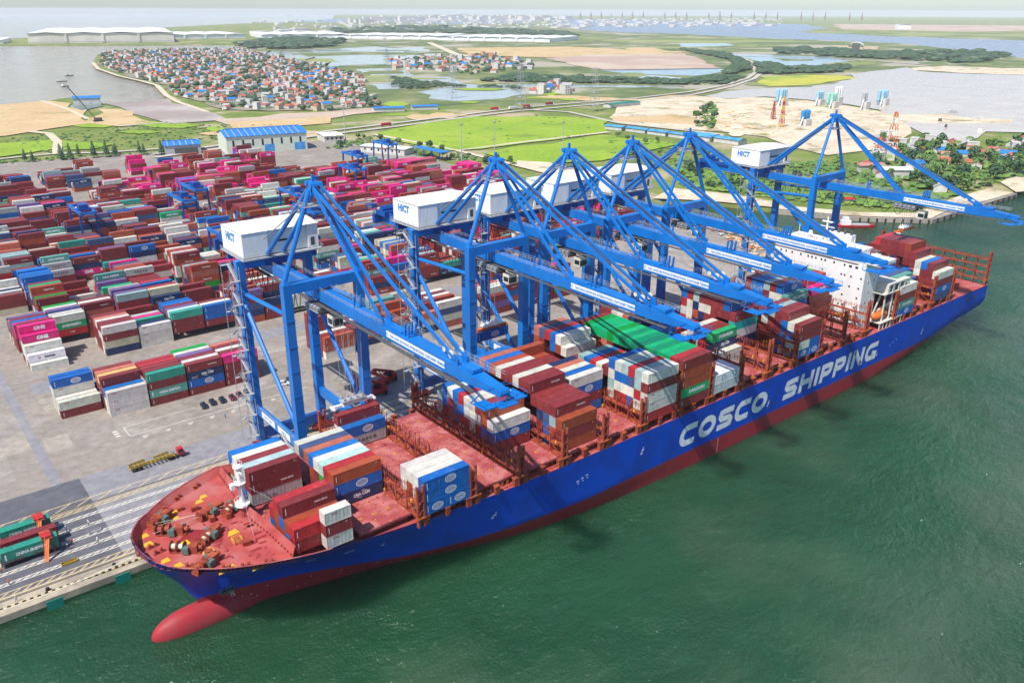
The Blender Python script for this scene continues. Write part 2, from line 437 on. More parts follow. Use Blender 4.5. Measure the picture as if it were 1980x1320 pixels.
PATCH=[
('scrub',[(2431,5159),(5703,6819),(5004,3217),(5944,1186),(1098,-15),(1939,564),(897,543),(511,752),(661,1509),(1013,2411)]),
('reed',[(3460,2705),(3404,2164),(3475,1790),(3147,1597),(2953,1795),(2774,2121),(2599,2462)]),
('bare',[(8176,4707),(8969,3221),(9330,2408),(6883,1702),(6529,2270),(5883,2332),(5841,3268)]),
('river_blue',[(9064,9947),(8785,7237),(7596,4661),(6126,3528),(5189,3103),(4434,2175),(4336,1721),(4311,1383),(3828,662),(2540,342),(2565,711),(2768,840),(3130,1204),(3486,1563),(3536,1826),(3544,1985),(3609,2400),(3854,3040),(3846,3614),(4196,4269),(5539,6143)]),
('reed',[(5142,3131),(5207,2601),(5608,1911),(4718,1564),(4422,1760),(4631,2284),(4690,2780)]),
('river_blue',[(5880,11284),(7706,10518),(7050,8073),(5897,6717),(4835,6526),(4304,7556),(3995,8564)]),
('pond',[(1052,2383),(1177,2429),(1323,2421),(1560,2518),(1649,2347),(1426,1953),(1175,1600),(1057,1578),(927,1597),(863,1527),(911,1849)]),
('scrub',[(1074,2204),(1316,2196),(1421,1996),(1358,1887),(1220,2023),(1045,2005)]),
('reed',[(929,2021),(1042,1875),(997,1730),(924,1755)]),
('pond',[(893,1461),(986,1437),(942,1301),(870,1207),(928,1147),(856,985),(964,904),(1140,731),(1115,710),(921,869),(821,944),(861,1084),(778,1115),(799,1226)]),
('scrub',[(886,1424),(941,1362),(900,1275),(832,1306)]),
('scrub',[(959,1349),(1004,1275),(969,1205),(901,1237)]),
('pond',[(702,911),(785,971),(841,942),(873,867),(831,781),(752,736),(666,754),(661,815)]),
('pond',[(715,1090),(789,1078),(775,1005),(720,969),(681,986)]),
('lake',[(1314,1108),(1467,1039),(1597,1011),(1500,909),(1341,875),(1271,981)]),
('pond',[(1217,1003),(1275,942),(1279,836),(1350,816),(1294,760),(1201,770),(1205,891)]),
('lake',[(2151,1436),(2209,1316),(2232,1224),(2243,1108),(2106,982),(1906,906),(1766,887),(1696,938),(1907,1126)]),
('lake',[(2729,2083),(2871,1985),(2736,1819),(2412,1813)]),
('scrub',[(2057,1174),(2094,1083),(2032,1036),(1958,1089)]),
('scrub',[(1156,2374),(1191,2274),(1164,2218),(1129,2314)]),
('scrub',[(1309,2097),(1359,2058),(1326,2005),(1278,2042)]),
('scrub',[(1125,1669),(1130,1666),(1010,1490),(1006,1493)]),
('scrub',[(1031,1577),(1112,1544),(1095,1518),(1016,1551)]),
('scrub',[(851,1803),(855,1800),(740,1564),(736,1567)]),
('scrub',[(1060,1584),(1129,1557),(1114,1533),(1046,1561)]),
('scrub',[(1404,2256),(1494,2175),(1467,2133),(1379,2213)]),
('scrub',[(1406,2021),(1473,1996),(1440,1949),(1376,1973)]),
('scrub',[(1047,1984),(939,1822),(923,1788),(1027,1944)]),
('scrub',[(1235,2106),(1269,2062),(1240,2011),(1206,2053)]),
('scrub',[(1187,1666),(1191,1663),(1054,1471),(1050,1474)]),
('scrub',[(969,1747),(973,1744),(860,1548),(857,1551)]),
('scrub',[(1060,2214),(939,2018),(926,1990),(1045,2181)]),
('scrub',[(1223,1910),(1301,1909),(1284,1883),(1208,1884)]),
('scrub',[(1110,2428),(962,2161),(948,2128),(1093,2387)]),
('scrub',[(1423,2116),(1547,2022),(1522,1987),(1400,2079)]),
('scrub',[(1228,2327),(1333,2289),(1314,2255),(1211,2293)]),
('scrub',[(1073,2183),(1145,2197),(1118,2140),(1048,2129)]),
('scrub',[(894,1591),(981,1523),(967,1498),(881,1566)]),
('scrub',[(1167,2507),(1018,2105),(1000,2065),(1142,2453)]),
('scrub',[(1205,1825),(1209,1822),(1067,1571),(1063,1574)]),
('scrub',[(1009,1523),(1118,1489),(1097,1457),(991,1491)]),
('scrub',[(840,1737),(751,1578),(740,1554),(828,1709)]),
('scrub',[(998,1546),(1023,1530),(1012,1511),(987,1527)]),
('scrub',[(1162,1740),(1065,1539),(1048,1513),(1143,1708)]),
('scrub',[(941,1765),(945,1762),(867,1601),(863,1604)]),
('reed',[(998,1042),(1052,1057),(1087,1020),(1082,973),(1030,964),(997,999)]),
('reed',[(788,1250),(834,1269),(866,1234),(867,1186),(823,1173),(792,1207)]),
('reed',[(652,1167),(685,1167),(718,1137),(729,1107),(697,1108),(664,1138)]),
('reed',[(996,1087),(1041,1095),(1075,1061),(1077,1023),(1034,1020),(1001,1052)]),
('reed',[(809,1183),(849,1181),(889,1146),(901,1111),(862,1116),(823,1150)]),
('reed',[(731,1188),(776,1203),(811,1167),(814,1121),(771,1111),(737,1146)]),
('reed',[(853,1009),(887,1008),(919,979),(927,951),(894,955),(863,983)]),
('reed',[(1240,988),(1299,1019),(1313,993),(1285,947),(1233,923),(1220,947)]),
('reed',[(878,1012),(919,1046),(929,1026),(909,982),(873,955),(863,973)]),
('lime',[(502,810),(525,820),(542,801),(543,776),(522,770),(505,788)]),
('lime',[(492,673),(512,671),(533,652),(540,635),(521,638),(500,657)]),
('lime',[(492,739),(518,756),(534,737),(530,706),(505,693),(490,711)]),
('lime',[(560,782),(588,806),(598,789),(589,756),(564,737),(554,752)]),
('reed',[(2228,1864),(2365,1901),(2432,1828),(2400,1731),(2274,1707),(2211,1776)]),
('reed',[(2676,1796),(2836,1874),(2853,1823),(2759,1721),(2622,1661),(2604,1707)]),
('reed',[(2226,1665),(2349,1730),(2367,1686),(2299,1599),(2192,1549),(2173,1589)]),
('reed',[(2750,1739),(2841,1755),(2882,1711),(2859,1656),(2775,1646),(2735,1689)]),
('reed',[(3045,1998),(3160,2012),(3223,1950),(3204,1880),(3096,1875),(3035,1934)]),
('reed',[(2707,2717),(2836,2745),(2917,2667),(2907,2571),(2786,2554),(2708,2629)]),
('reed',[(3154,1904),(3293,1936),(3344,1875),(3296,1794),(3169,1773),(3120,1830)]),
('reed',[(3358,2410),(3592,2530),(3618,2455),(3480,2302),(3280,2212),(3254,2279)]),
('reed',[(2245,2023),(2331,2061),(2362,2019),(2333,1953),(2254,1924),(2224,1963)]),
('reed',[(2818,2968),(3044,3083),(3129,2972),(3051,2788),(2849,2706),(2769,2806)]),
('tan',[(2006,1668),(2093,1670),(2157,1611),(2160,1552),(2077,1555),(2015,1612)]),
('tan',[(2112,1821),(2248,1891),(2283,1832),(2222,1729),(2102,1677),(2068,1730)]),
('tan',[(1981,1578),(2067,1629),(2077,1599),(2027,1533),(1952,1492),(1941,1520)]),
('tan',[(2021,1700),(2143,1754),(2180,1699),(2132,1608),(2023,1568),(1987,1619)]),
('reed',[(1872,899),(1949,918),(1969,888),(1935,845),(1866,832),(1846,860)]),
('reed',[(2197,719),(2259,724),(2278,699),(2255,671),(2199,669),(2180,693)]),
('reed',[(1912,947),(2027,965),(2070,912),(2032,849),(1929,840),(1887,889)]),
('reed',[(2001,943),(2078,943),(2121,900),(2110,858),(2038,862),(1996,903)]),
('reed',[(2123,966),(2201,990),(2213,965),(2170,924),(2101,906),(2089,929)]),
('reed',[(2118,800),(2225,828),(2239,796),(2177,747),(2083,726),(2070,755)]),
('reed',[(1338,783),(1398,815),(1401,797),(1363,757),(1311,732),(1308,748)]),
('reed',[(1238,675),(1281,678),(1305,653),(1298,626),(1258,625),(1235,650)]),
('reed',[(1255,819),(1313,848),(1323,826),(1291,785),(1240,762),(1231,782)]),
('reed',[(1264,687),(1296,696),(1307,681),(1295,661),(1266,654),(1255,668)]),
('scrub',[(1568,2494),(1656,2594),(1674,2548),(1629,2436),(1551,2356),(1534,2397)]),
('scrub',[(2159,2959),(2285,2998),(2375,2912),(2375,2801),(2255,2776),(2169,2858)]),
('scrub',[(2713,3898),(2799,3964),(2831,3919),(2803,3829),(2725,3775),(2693,3818)]),
('scrub',[(2576,4141),(2774,4407),(2780,4321),(2648,4058),(2484,3851),(2475,3923)]),
('scrub',[(1567,2600),(1677,2683),(1732,2612),(1707,2488),(1605,2425),(1554,2490)]),
('scrub',[(1738,2367),(1860,2434),(1924,2359),(1899,2240),(1786,2192),(1726,2261)]),
('scrub',[(1923,2760),(2045,2833),(2107,2758),(2082,2636),(1970,2582),(1910,2651)]),
('scrub',[(2615,3975),(2804,4094),(2903,3982),(2865,3792),(2691,3704),(2598,3807)]),
('lime',[(771,914),(808,916),(839,887),(845,855),(810,856),(779,885)]),
('lime',[(774,731),(809,734),(837,707),(840,679),(806,679),(779,705)]),
('lime',[(841,767),(876,795),(880,781),(860,748),(829,725),(825,738)]),
('lime',[(658,736),(675,743),(685,732),(683,715),(666,709),(657,720)]),
('lime',[(886,602),(917,616),(927,601),(915,577),(887,567),(877,581)]),
('lime',[(809,693),(844,715),(852,699),(836,668),(805,651),(797,666)]),
('tan',[(930,610),(984,622),(1010,592),(998,554),(948,546),(923,575)]),
('tan',[(817,668),(858,676),(883,649),(880,617),(841,613),(817,639)]),
('tan',[(795,730),(831,731),(860,703),(864,675),(829,676),(801,703)]),
('tan',[(861,625),(887,624),(908,604),(911,585),(887,589),(866,608)]),
('tan',[(313,666),(337,677),(358,655),(362,626),(338,619),(318,640)]),
('tan',[(251,640),(268,646),(284,630),(288,609),(272,605),(256,621)]),
('tan',[(317,589),(342,602),(362,580),(364,550),(339,541),(320,562)]),
('tan',[(306,620),(325,629),(340,612),(342,589),(324,582),(309,598)]),
('lime',[(271,671),(285,691),(291,680),(287,656),(275,640),(269,650)]),
('lime',[(188,705),(203,711),(219,695),(224,675),(210,672),(194,687)]),
('lime',[(160,804),(181,824),(201,801),(206,765),(185,750),(166,771)]),
('lime',[(223,748),(248,763),(271,738),(277,703),(253,693),(230,716)]),
('lime',[(204,782),(226,795),(247,772),(253,742),(232,733),(211,754)]),
('tan',[(529,632),(550,630),(571,611),(578,593),(557,596),(536,615)]),
('tan',[(502,631),(528,650),(539,633),(532,604),(508,589),(497,604)]),
('tan',[(503,522),(522,530),(532,518),(529,501),(512,494),(502,506)]),
('tan',[(532,627),(561,647),(573,629),(565,598),(538,582),(526,599)]),
('tan',[(1714,2248),(2103,2084),(2104,1683),(2052,1466),(1555,1570),(1439,1792)]),
('bare',[(1533,1553),(1737,1615),(2039,1476),(1652,1066),(1580,1000),(1467,1039),(1314,1108),(1390,1284)]),
('sand',[(796,567),(923,607),(1037,561),(1068,507),(1077,442),(1061,366),(1035,306),(951,233),(850,166),(727,137),(655,147),(672,196),(711,254),(705,309),(684,357),(662,425)]),
('tan',[(703,475),(781,442),(784,349),(744,333),(714,391),(679,442)]),
('river',[(1018,585),(1101,610),(1176,614),(1259,589),(1291,565),(1415,595),(1549,635),(1631,696),(1776,725),(1947,731),(1856,667),(1830,625),(1843,576),(1895,463),(2212,175),(966,-87),(977,69),(963,100),(938,129),(882,113),(810,101),(843,143),(899,191),(944,226),(1047,312),(1080,377),(1091,450),(1082,517),(1005,535)]),
('sand',[(1007,298),(1028,260),(1071,234),(1053,213),(1077,156),(1037,143),(986,182),(959,203),(945,232)]),
('yellow',[(1268,676),(1435,770),(1543,743),(1590,690),(1544,638),(1410,613),(1318,597),(1248,624)]),
('sand',[(1947,731),(2096,692),(2127,553),(2260,368),(2090,319),(1911,469),(1859,583),(1873,675)]),
('mud',[(254,1014),(296,1026),(343,1027),(338,967),(334,842),(328,776),(320,736),(254,738),(243,765),(245,867)]),
('tan',[(-35,1080),(136,1087),(201,1107),(212,1046),(206,910),(182,800),(138,777),(83,743),(-46,735)]),
('tan',[(186,820),(229,952),(250,935),(243,765),(201,750)]),
('basin',[(205,1001),(226,1052),(252,1068),(245,987),(208,945)]),
('lime',[(-10,670),(74,687),(119,684),(109,616),(61,601),(-17,577)]),
('lime',[(125,670),(161,616),(137,594),(114,604)]),
('bare',[(315,746),(404,745),(551,738),(519,685),(373,677),(303,689)]),
('tan',[(311,712),(381,695),(435,693),(402,630),(353,634),(296,656)]),
('lime',[(396,517),(567,592),(663,506),(677,462),(613,390),(426,370),(401,386)]),
('lime',[(413,353),(584,371),(600,312),(585,271),(478,249),(403,287)]),
('sand',[(411,298),(428,275),(422,206),(404,187),(396,226),(397,280)]),
('sand',[(388,118),(427,134),(442,98),(448,59),(432,47),(423,66),(417,81),(405,99)]),
('sand',[(428,46),(450,2),(483,-32),(611,-31),(608,-18),(490,-19),(462,6),(440,50)]),
('sand',[(649,-4),(694,-6),(704,-28),(656,-45),(614,-31)]),
('village',[(636,2555),(865,2649),(1040,2480),(974,2125),(911,1849),(863,1527),(782,1238),(604,910),(550,763),(461,744),(397,793),(356,847),(373,950),(371,1065),(417,1274),(429,1570),(484,1971)]),
('road',[(172,532),(283,560),(373,578),(459,590),(559,608),(677,629),(790,628),(893,624),(1046,644),(1197,690),(1371,769),(1533,866),(1707,1002),(1906,1189),(2020,1340),(2028,1334),(1912,1183),(1713,996),(1539,858),(1375,761),(1201,682),(1048,636),(893,616),(790,620),(677,621),(561,600),(461,582),(375,570),(285,552),(174,524)]),
('road',[(167,514),(273,537),(360,553),(442,563),(541,583),(654,601),(762,598),(871,593),(1018,610),(1180,664),(1371,753),(1544,858),(1736,1006),(1960,1213),(2075,1373),(2083,1367),(1966,1207),(1742,1000),(1550,850),(1375,745),(1184,656),(1020,602),(871,585),(762,590),(654,593),(543,575),(444,555),(362,545),(275,529),(169,506)]),
('road',[(-18,574),(59,588),(103,590),(140,569),(197,559),(195,553),(138,563),(101,584),(59,582),(-16,568)]),
('track',[(399,521),(403,448),(405,378),(478,383),(606,382),(606,376),(478,377),(401,374),(397,448),(393,521)]),
('track',[(406,376),(402,311),(396,223),(390,223),(396,311),(400,376)]),
('track',[(195,1114),(200,976),(194,841),(188,841),(194,976),(189,1114)]),
('road',[(201,753),(259,755),(312,746),(310,740),(259,749),(201,747)]),
('track',[(1922,2706),(1472,1882),(1417,1741),(1395,1749),(1450,1894),(1900,2718)]),
('road',[(682,596),(704,547),(674,425),(693,291),(685,289),(666,425),(696,547),(674,592)]),
('track',[(489,2046),(440,1796),(417,1547),(415,1404),(409,1282),(363,1083),(345,974),(334,830),(326,830),(337,974),(355,1085),(401,1284),(407,1404),(409,1547),(432,1798),(481,2048)]),
('track',[(119,765),(131,734),(125,663),(113,607),(108,580),(100,582),(105,609),(117,665),(123,734),(111,761)]),
('road',[(1971,1419),(2136,1228),(2183,1023),(2092,748),(2078,752),(2169,1025),(2124,1222),(1961,1409)]),
]
AREA={
'village':[(636,2555),(865,2649),(1040,2480),(974,2125),(911,1849),(863,1527),(782,1238),(604,910),(550,763),(464,750),(402,804),(358,853),(375,957),(373,1073),(420,1284),(433,1585),(484,1971)],
'hamlet':[(1092,1660),(1298,1755),(1482,1761),(1363,1408),(1204,1210),(1084,1196),(994,1132),(995,1262),(977,1444)],
'hamlet2':[(868,833),(964,863),(944,801),(874,737),(828,772)],
'palmland':[(698,121),(777,140),(817,131),(791,88),(921,83),(903,42),(717,-24),(675,-5),(606,-11),(568,9),(590,61),(609,90)],
'riverside_houses':[(817,192),(764,133),(800,122),(775,76),(874,65),(751,17),(669,37),(662,73),(647,97)],
'greenbelt':[(587,144),(630,131),(611,73),(562,14),(528,27),(544,78),(544,111)],
'pierland':[(501,198),(547,169),(531,107),(521,56),(539,10),(592,-10),(492,0),(476,28),(458,66),(442,137)],
'mangrove_a':[(1224,2987),(1640,3435),(1648,2962),(1453,2593),(1194,2464),(1098,2579)],
'mangrove_b':[(2659,5019),(3715,5669),(3611,4824),(3456,3566),(2837,2815),(2803,3245),(2740,4022),(2191,4110)],
'mangrove_c':[(2581,1538),(2695,1408),(2641,1086),(2925,1056),(2830,872),(2440,740),(2214,734),(2243,883),(2251,1068),(2291,1336)],
'mangrove_d':[(1823,1073),(1719,898),(1900,861),(1699,742),(1597,778),(1465,801)],
'mangrove_e':[(1062,1100),(1109,995),(1231,808),(1381,828),(1392,785),(1217,700),(1157,745),(994,925),(901,1023)],
'mangrove_f':[(2218,1648),(2105,1390),(1839,1117),(1579,913),(1404,846),(1479,904),(1648,997),(1886,1203),(2017,1378)],
'mangrove_g':[(831,1202),(821,944),(892,890),(874,854),(798,974),(700,936),(737,1047)],
'far_town':[(3406,6379),(5946,8071),(7063,7519),(9734,10571),(9360,12818),(5364,9457)],
'hedge_left':[(54,558),(125,544),(185,519),(190,537),(129,562),(57,576)],
'hedge_mid':[(306,463),(393,519),(396,370),(397,280),(380,286),(365,358),(369,455),(324,457)],
'roadside':[(593,365),(613,275),(585,209),(520,197),(502,273)],
'greenery_sand':[(769,398),(912,488),(908,474),(720,329),(700,334)],
}

# ================================================================== SETTING
WZ = -2.1
bm = MB()
ring_n = 72
bm.face([(24500*math.cos(2*math.pi*i/ring_n), 24500*math.sin(2*math.pi*i/ring_n), WZ) for i in range(ring_n)])
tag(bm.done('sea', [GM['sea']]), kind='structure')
bm = MB()
bm.prism(MAINLAND, -6.0, -0.06, 0, 0)
tag(bm.done('land', [GM['land']]), kind='structure')
NAMES = {'scrub': 'marsh', 'reed': 'reed_bed', 'bare': 'bare_ground', 'river_blue': 'far_river', 'pond': 'pond', 'lake': 'lake', 'tan': 'earth_field', 'sand': 'sand_ground',
         'river': 'river', 'yellow': 'yellow_field', 'mud': 'mudflat', 'basin': 'basin', 'lime': 'grass_field', 'road': 'road', 'track': 'track', 'village': 'village_ground'}
for i, (m, pl) in enumerate(PATCH):
    # the outline is broken up so that banks and field edges are not ruler-straight
    rnd = random.Random(i)
    z = -0.05+0.008*i
    pts = []
    n = len(pl)
    for k in range(n):
        a, b = Vector(pl[k]), Vector(pl[(k+1) % n])
        d = b-a
        cnt = max(1, min(7, int(d.length/40)))
        for q in range(cnt):
            p = a+d*(q/cnt)
            if m not in ('road', 'track') and cnt > 1:
                w = min(d.length/cnt*0.22, 30)
                p = p+Vector((rnd.uniform(-w, w), rnd.uniform(-w, w)))
            pts.append((p.x, p.y))
    g = MB()
    ar = sum(pts[k][0]*pts[(k+1) % len(pts)][1]-pts[(k+1) % len(pts)][0]*pts[k][1] for k in range(len(pts)))
    if m in ('road', 'track'):
        h = n//2
        for k in range(h-1):
            g.face([(pl[k][0], pl[k][1], z), (pl[k+1][0], pl[k+1][1], z), (pl[n-2-k][0], pl[n-2-k][1], z), (pl[n-1-k][0], pl[n-1-k][1], z)][::-1])
    else:
        g.face([(x, y, z) for x, y in (pts if ar > 0 else pts[::-1])])
    tag(g.done(NAMES[m], [GM[m]]), kind='structure')

# terminal pavement, quay deck, apron lanes
GM['pave'] = ground('worn_concrete_yard', [(0.3, (0.31, 0.265, 0.225)), (0.5, (0.265, 0.23, 0.20)), (0.7, (0.21, 0.185, 0.165))], 0.06, (0.36, 0.325, 0.295), 0.035, rough=0.85, thr=(.55, .68))
GM['asphalt'] = ground('old_blue_grey_asphalt', [(0.3, (0.12, 0.12, 0.14)), (0.7, (0.09, 0.09, 0.108))], 0.25, (0.15, 0.145, 0.15), 0.05, rough=0.85, thr=(.52, .7))
GM['asphalt_new'] = ground('pale_grey_asphalt', [(0.3, (0.25, 0.245, 0.265)), (0.7, (0.205, 0.20, 0.22))], 0.25, (0.285, 0.27, 0.26), 0.05, rough=0.85, thr=(.52, .7))
GM['slab'] = ground('pale_concrete_slab', [(0.3, (0.37, 0.325, 0.275)), (0.7, (0.30, 0.265, 0.225))], 0.1, (0.26, 0.23, 0.21), 0.06)
GM['quay'] = ground('tan_quay_concrete', [(0.3, (0.46, 0.385, 0.29)), (0.7, (0.36, 0.30, 0.23))], 0.15, (0.28, 0.24, 0.19), 0.08)
def sheet(name, pts, z, m):
    g = MB()
    ar = sum(pts[k][0]*pts[(k+1) % len(pts)][1]-pts[(k+1) % len(pts)][0]*pts[k][1] for k in range(len(pts)))
    g.face([(x, y, z) for x, y in (pts if ar > 0 else pts[::-1])])
    return tag(g.done(name, [GM[m] if m in GM else m]), kind='structure')
def rect(x0, x1, y0, y1):
    return [(x0, y0), (x1, y0), (x1, y1), (x0, y1)]
YARD = [(-800, -78.9), (300, -78.9), (334, -40), (362, 22), (362, 60), (354, 130), (352, 240), (359, 300), (360, 400), (350, 512), (205, 545), (70, 560), (-40, 600), (-300, 560), (-800, 420)]
g = MB()
g.prism(YARD, -1.5, 0.0, 0)
tag(g.done('yard_pavement', [GM['pave']]), kind='structure')
g = MB()
g.box(-800, 300, -85.6, -78.9, -1.7, 0.0)
for x in range(-120, 300, 7):
    g.tube((x, -84.0, -1.7), (x, -84.0, -9), 0.55, 8)
    g.tube((x, -80.5, -1.7), (x, -80.5, -9), 0.55, 8)
tag(g.done('quay', [GM['quay']]), kind='structure')
sheet('apron_lane', rect(-800, -17.5, -78.6, -34), 0.004, 'asphalt')
sheet('apron_lane', rect(-17.5, 299, -78.6, -34), 0.004, 'asphalt_new')
for r_ in ((-34, -22, -7, 16), (-40, -31.5, -24, -8), (-21, -14, -13, -2.5), (-120, -40, 6, 30)):
    sheet('paving_patch', rect(*r_), 0.004, 'slab')
for r_ in ((-60, -33, 22, 60), (-70, -40, 74, 110)):
    sheet('paving_patch', rect(*r_), 0.004, 'asphalt_new')
sheet('paving_patch', rect(-24.5, -21.6, -34, 70), 0.006, 'asphalt_new')
for y0, y1 in ((19, 23), (24.5, 29), (34, 44)):
    sheet('yard_lane', rect(-16, 330, y0, y1), 0.004, 'slab' if y0 < 30 else 'asphalt_new')
sheet('yard_lane', rect(215, 330, -30, 118), 0.005, 'slab')
MT['line_white'] = mat('worn_white_line_paint', (0.66, 0.62, 0.52), (0.50, 0.46, 0.38), 1.2, 0.8)
MT['line_yellow'] = mat('worn_yellow_line_paint', (0.62, 0.47, 0.22), (0.46, 0.36, 0.20), 1.2, 0.8)
def strip(g, a, b, w, z=0.012, mi=0):
    a, b = Vector(a), Vector(b)
    d = (b-a).normalized(); n = Vector((-d.y, d.x))*w/2
    g.face([(a.x-n.x, a.y-n.y, z), (b.x-n.x, b.y-n.y, z), (b.x+n.x, b.y+n.y, z), (a.x+n.x, a.y+n.y, z)], mi)
def ladder(y, w, mi, x0, x1, step, name='lane_marking'):
    g = MB()
    strip(g, (x0, y-w/2), (x1, y-w/2), 0.28, 0.012)
    strip(g, (x0, y+w/2), (x1, y+w/2), 0.28, 0.012)
    x = x0
    while x < x1-step:
        strip(g, (x, y-w/2+.14), (x+step, y+w/2-.14), 0.3, 0.012)
        x += step
    tag(g.done(name, [mi]), kind='structure')
for y in (-55.2, -60.2, -65.0, -69.5, -74.0):
    ladder(y, 1.1, 'line_white', -90, 298, 1.9)
ladder(-48.1, 3.6, 'line_yellow', -90, 298, 5.2)
ladder(-51.4, 1.3, 'line_yellow', -90, 298, 2.4)
ladder(-78.2, 2.0, 'line_yellow', -90, 298, 2.4)
g = MB()
for a, b in (((1, -9.5), (1, -16.8)), ((1, -16.8), (60, -17.6)), ((1, -9.5), (24, -9.5)), ((44, -9.4), (60, -9.3))):
    strip(g, a, b, 0.22, 0.012)
for k in range(8):
    strip(g, (4+k*7, -19.6), (5.6+k*7, -19.6), 0.5, 0.012)
    strip(g, (4+k*7, -20.4), (5.2+k*7, -20.4), 0.4, 0.012)
for k in range(3):
    strip(g, (-2.6, -11-k*1.8), (-1.2, -11-k*1.8), 1.0, 0.012)
tag(g.done('parking_line', ['line_white']), kind='structure')
g = MB()
for y in (-49.5, -80.0):
    g.box(-800, 299, y-0.35, y-0.1, 0.012, 0.05)
    g.box(-800, 299, y+0.1, y+0.35, 0.012, 0.05)
tag(g.done('crane_rail', ['dark']), kind='structure')
g = MB()
x = -110.0
while x < 298:
    g.box(x, x+0.75, -83.5, -83.0, 0.0, 0.32, 0)
    g.box(x+0.75, x+1.5, -83.5, -83.0, 0.0, 0.32, 1)
    x += 1.5
tag(g.done('quay_kerb', ['line_yellow', 'black']), kind='structure')
# far pier opposite the quay, with a vertical face and dark fenders
g = MB()
g.prism([(425, 46), (449, 0), (482, -34), (612, -33), (609, -24), (488, -24), (461, 4), (437, 50)], -6, 0.55, 0)
tag(g.done('pier', [GM['slab']]), kind='structure')
prot = None
for (ax, ay, bx, by, n) in ((449.2, -.5, 482, -34.5, 9), (484, -34.5, 610, -33.5, 14)):
    for k in range(n):
        t = (k+.5)/n
        g = MB()
        g.box(-0.45, 0.45, -0.45, 0.35, -2.2, 0.4)
        o = g.done('pier_fender', ['black'], None, (ax+(bx-ax)*t, ay+(by-ay)*t, 0))
        tag(o, 'small black rubber fender on the concrete face of the far pier', 'fender', 'fenders on the far pier')

# quay furniture: fenders and bollards
for k, x in enumerate((-63.3, -48.9, -34.5, -20.0)):
    t = empty('quay_fender', (x, -85.6, 0), ['', '', 'teal fender panel on the quay face, left of the other', 'teal fender panel on the quay face, nearest the ship bow'][k] or 'teal fender panel on the quay face outside the left frame edge', 'fender', 'fender panels on the quay')
    g = MB(); g.box(-1.7, 1.7, -1.45, -1.15, -3.4, 0.25); g.done('fender_panel', ['fender'], t)
    g = MB()
    for sx in (-.9, .9):
        g.tube((sx, -1.15, -1.2), (sx, 0, -1.2), 0.42, 8)
    g.done('fender_cone', ['black'], t)
for k, x in enumerate((-34.9, -20.6, -6, 9)):
    t = empty('bollard', (x, -82.2, 0), ['black iron bollard on the quay edge near the left fender', 'black iron bollard on the quay edge just left of the bow', 'black iron bollard on the quay under the bow flare', 'black iron bollard on the quay beside the first hold'][k], 'bollard', 'bollards along the quay edge')
    g = MB(); g.tube((0, 0, 0), (0, 0, .55), .28, 8); g.tube((0, 0, .55), (0, 0, .8), .45, 8, 0, .38); g.box(-.5, .5, -.5, .5, 0, .08)
    g.done('bollard_post', ['black'], t)

# ================================================================== SHIP
YC = -110.84
HB = 24.1
X3, DX, ZB = 34.22, 14.281, 18.63
def bx(k): return X3+DX*(k-3)
AFT = {17: 240.1, 18: 254.4, 19: 268.7}
def bayx(k): return AFT.get(k, bx(k))
def lerp(tab, x):
    if x <= tab[0][0]: return tab[0][1]
    for (a, va), (b, vb) in zip(tab[:-1], tab[1:]):
        if x <= b: return va+(vb-va)*(x-a)/(b-a)
    return tab[-1][1]
STEM = [(-7, -8.8), (-2.1, -9.4), (0.4, -10.6), (3.4, -10.4), (4.9, -11.4), (9.4, -13.6), (14.5, -17.4), (20.7, -20.6), (22.6, -20.9)]
DECKB = [(0, 0), (0.3, 3.0), (1.5, 7), (4, 10.8), (7.5, 13.8), (12, 17.3), (17.5, 20), (23, 22.2), (30, 24.0), (33, HB)]
BOOTB = [(0, 0), (5, .9), (12, 2.9), (19, 5), (27, 8.1), (43, 15), (58, 19.4), (72, 22), (92, HB)]
WATB = [(0, 0), (9, 1.5), (12, 2.3), (19, 3.7), (28, 5.7), (37, 7.8), (46, 10.4), (60, 15.2), (74, 19.1), (86, 21.4), (116, 23.6), (140, HB)]
ZTOP = [(-21, 22.4), (-19, 21.3), (-15, 20.8), (4, 20.7), (8.8, 19.9), (17.8, 17.6), (28, 16.9), (44, 16.3), (300, 16.2), (316.5, 15.7)]
ZLOW = [(225, -4), (234, -1.4), (249, 0.9), (256, 1.9), (264, 3.4), (278, 6.2), (294, 8.4), (307, 9.2), (316.5, 10.2)]
def halfb(x, z):
    d = x-lerp(STEM, z)
    if d <= 0: return 0.0
    if z >= 20.7: b = lerp(DECKB, d)
    elif z >= 3.4:
        t = ((z-3.4)/17.3)
        t = t**1.35
        b = lerp(BOOTB, d)*(1-t)+lerp(DECKB, d)*t
    else:
        t = max(0, (z+2.1)/5.5)
        b = lerp(WATB, d)*(1-t)+lerp(BOOTB, d)*t
    if x > 222:
        zl = lerp(ZLOW, x)
        if z < zl:
            q = (zl-z)/10.5
            b *= math.sqrt(max(0, 1-q*q))
    return max(b, 0.0)
ship = empty('container_ship', (150, YC, WZ), 'huge blue and red container ship moored along the quay', 'ship')
SO = Vector((150, YC, WZ))
def sp(g):     # ship geometry is written in world coordinates, parts are stored relative to the ship's base
    g.v = [(p[0]-SO.x, p[1]-SO.y, p[2]-SO.z) for p in g.v]
    return g
def spart(name, g, mats, parent=None, smooth=False):
    o = sp(g).done(name, mats, ship if parent is None else parent, (0, 0, 0), 0, smooth)
    if name in ('primer_patch', 'draught_mark', 'deck_fitting', 'vent_box'): o['kind'] = 'stuff'
    return o
ST = [-20.95, -20.8, -20.5, -20, -19.2, -18.2, -17, -15.5, -14, -12.5, -11, -9.5, -8, -6, -4, -1.5, 1, 4, 7, 10, 14, 18, 23, 28, 34, 40, 47, 54, 62, 72, 84, 100, 118, 140, 170, 200, 222, 232, 240, 248, 256, 264, 272, 280, 288, 296, 304, 311, 316.5]
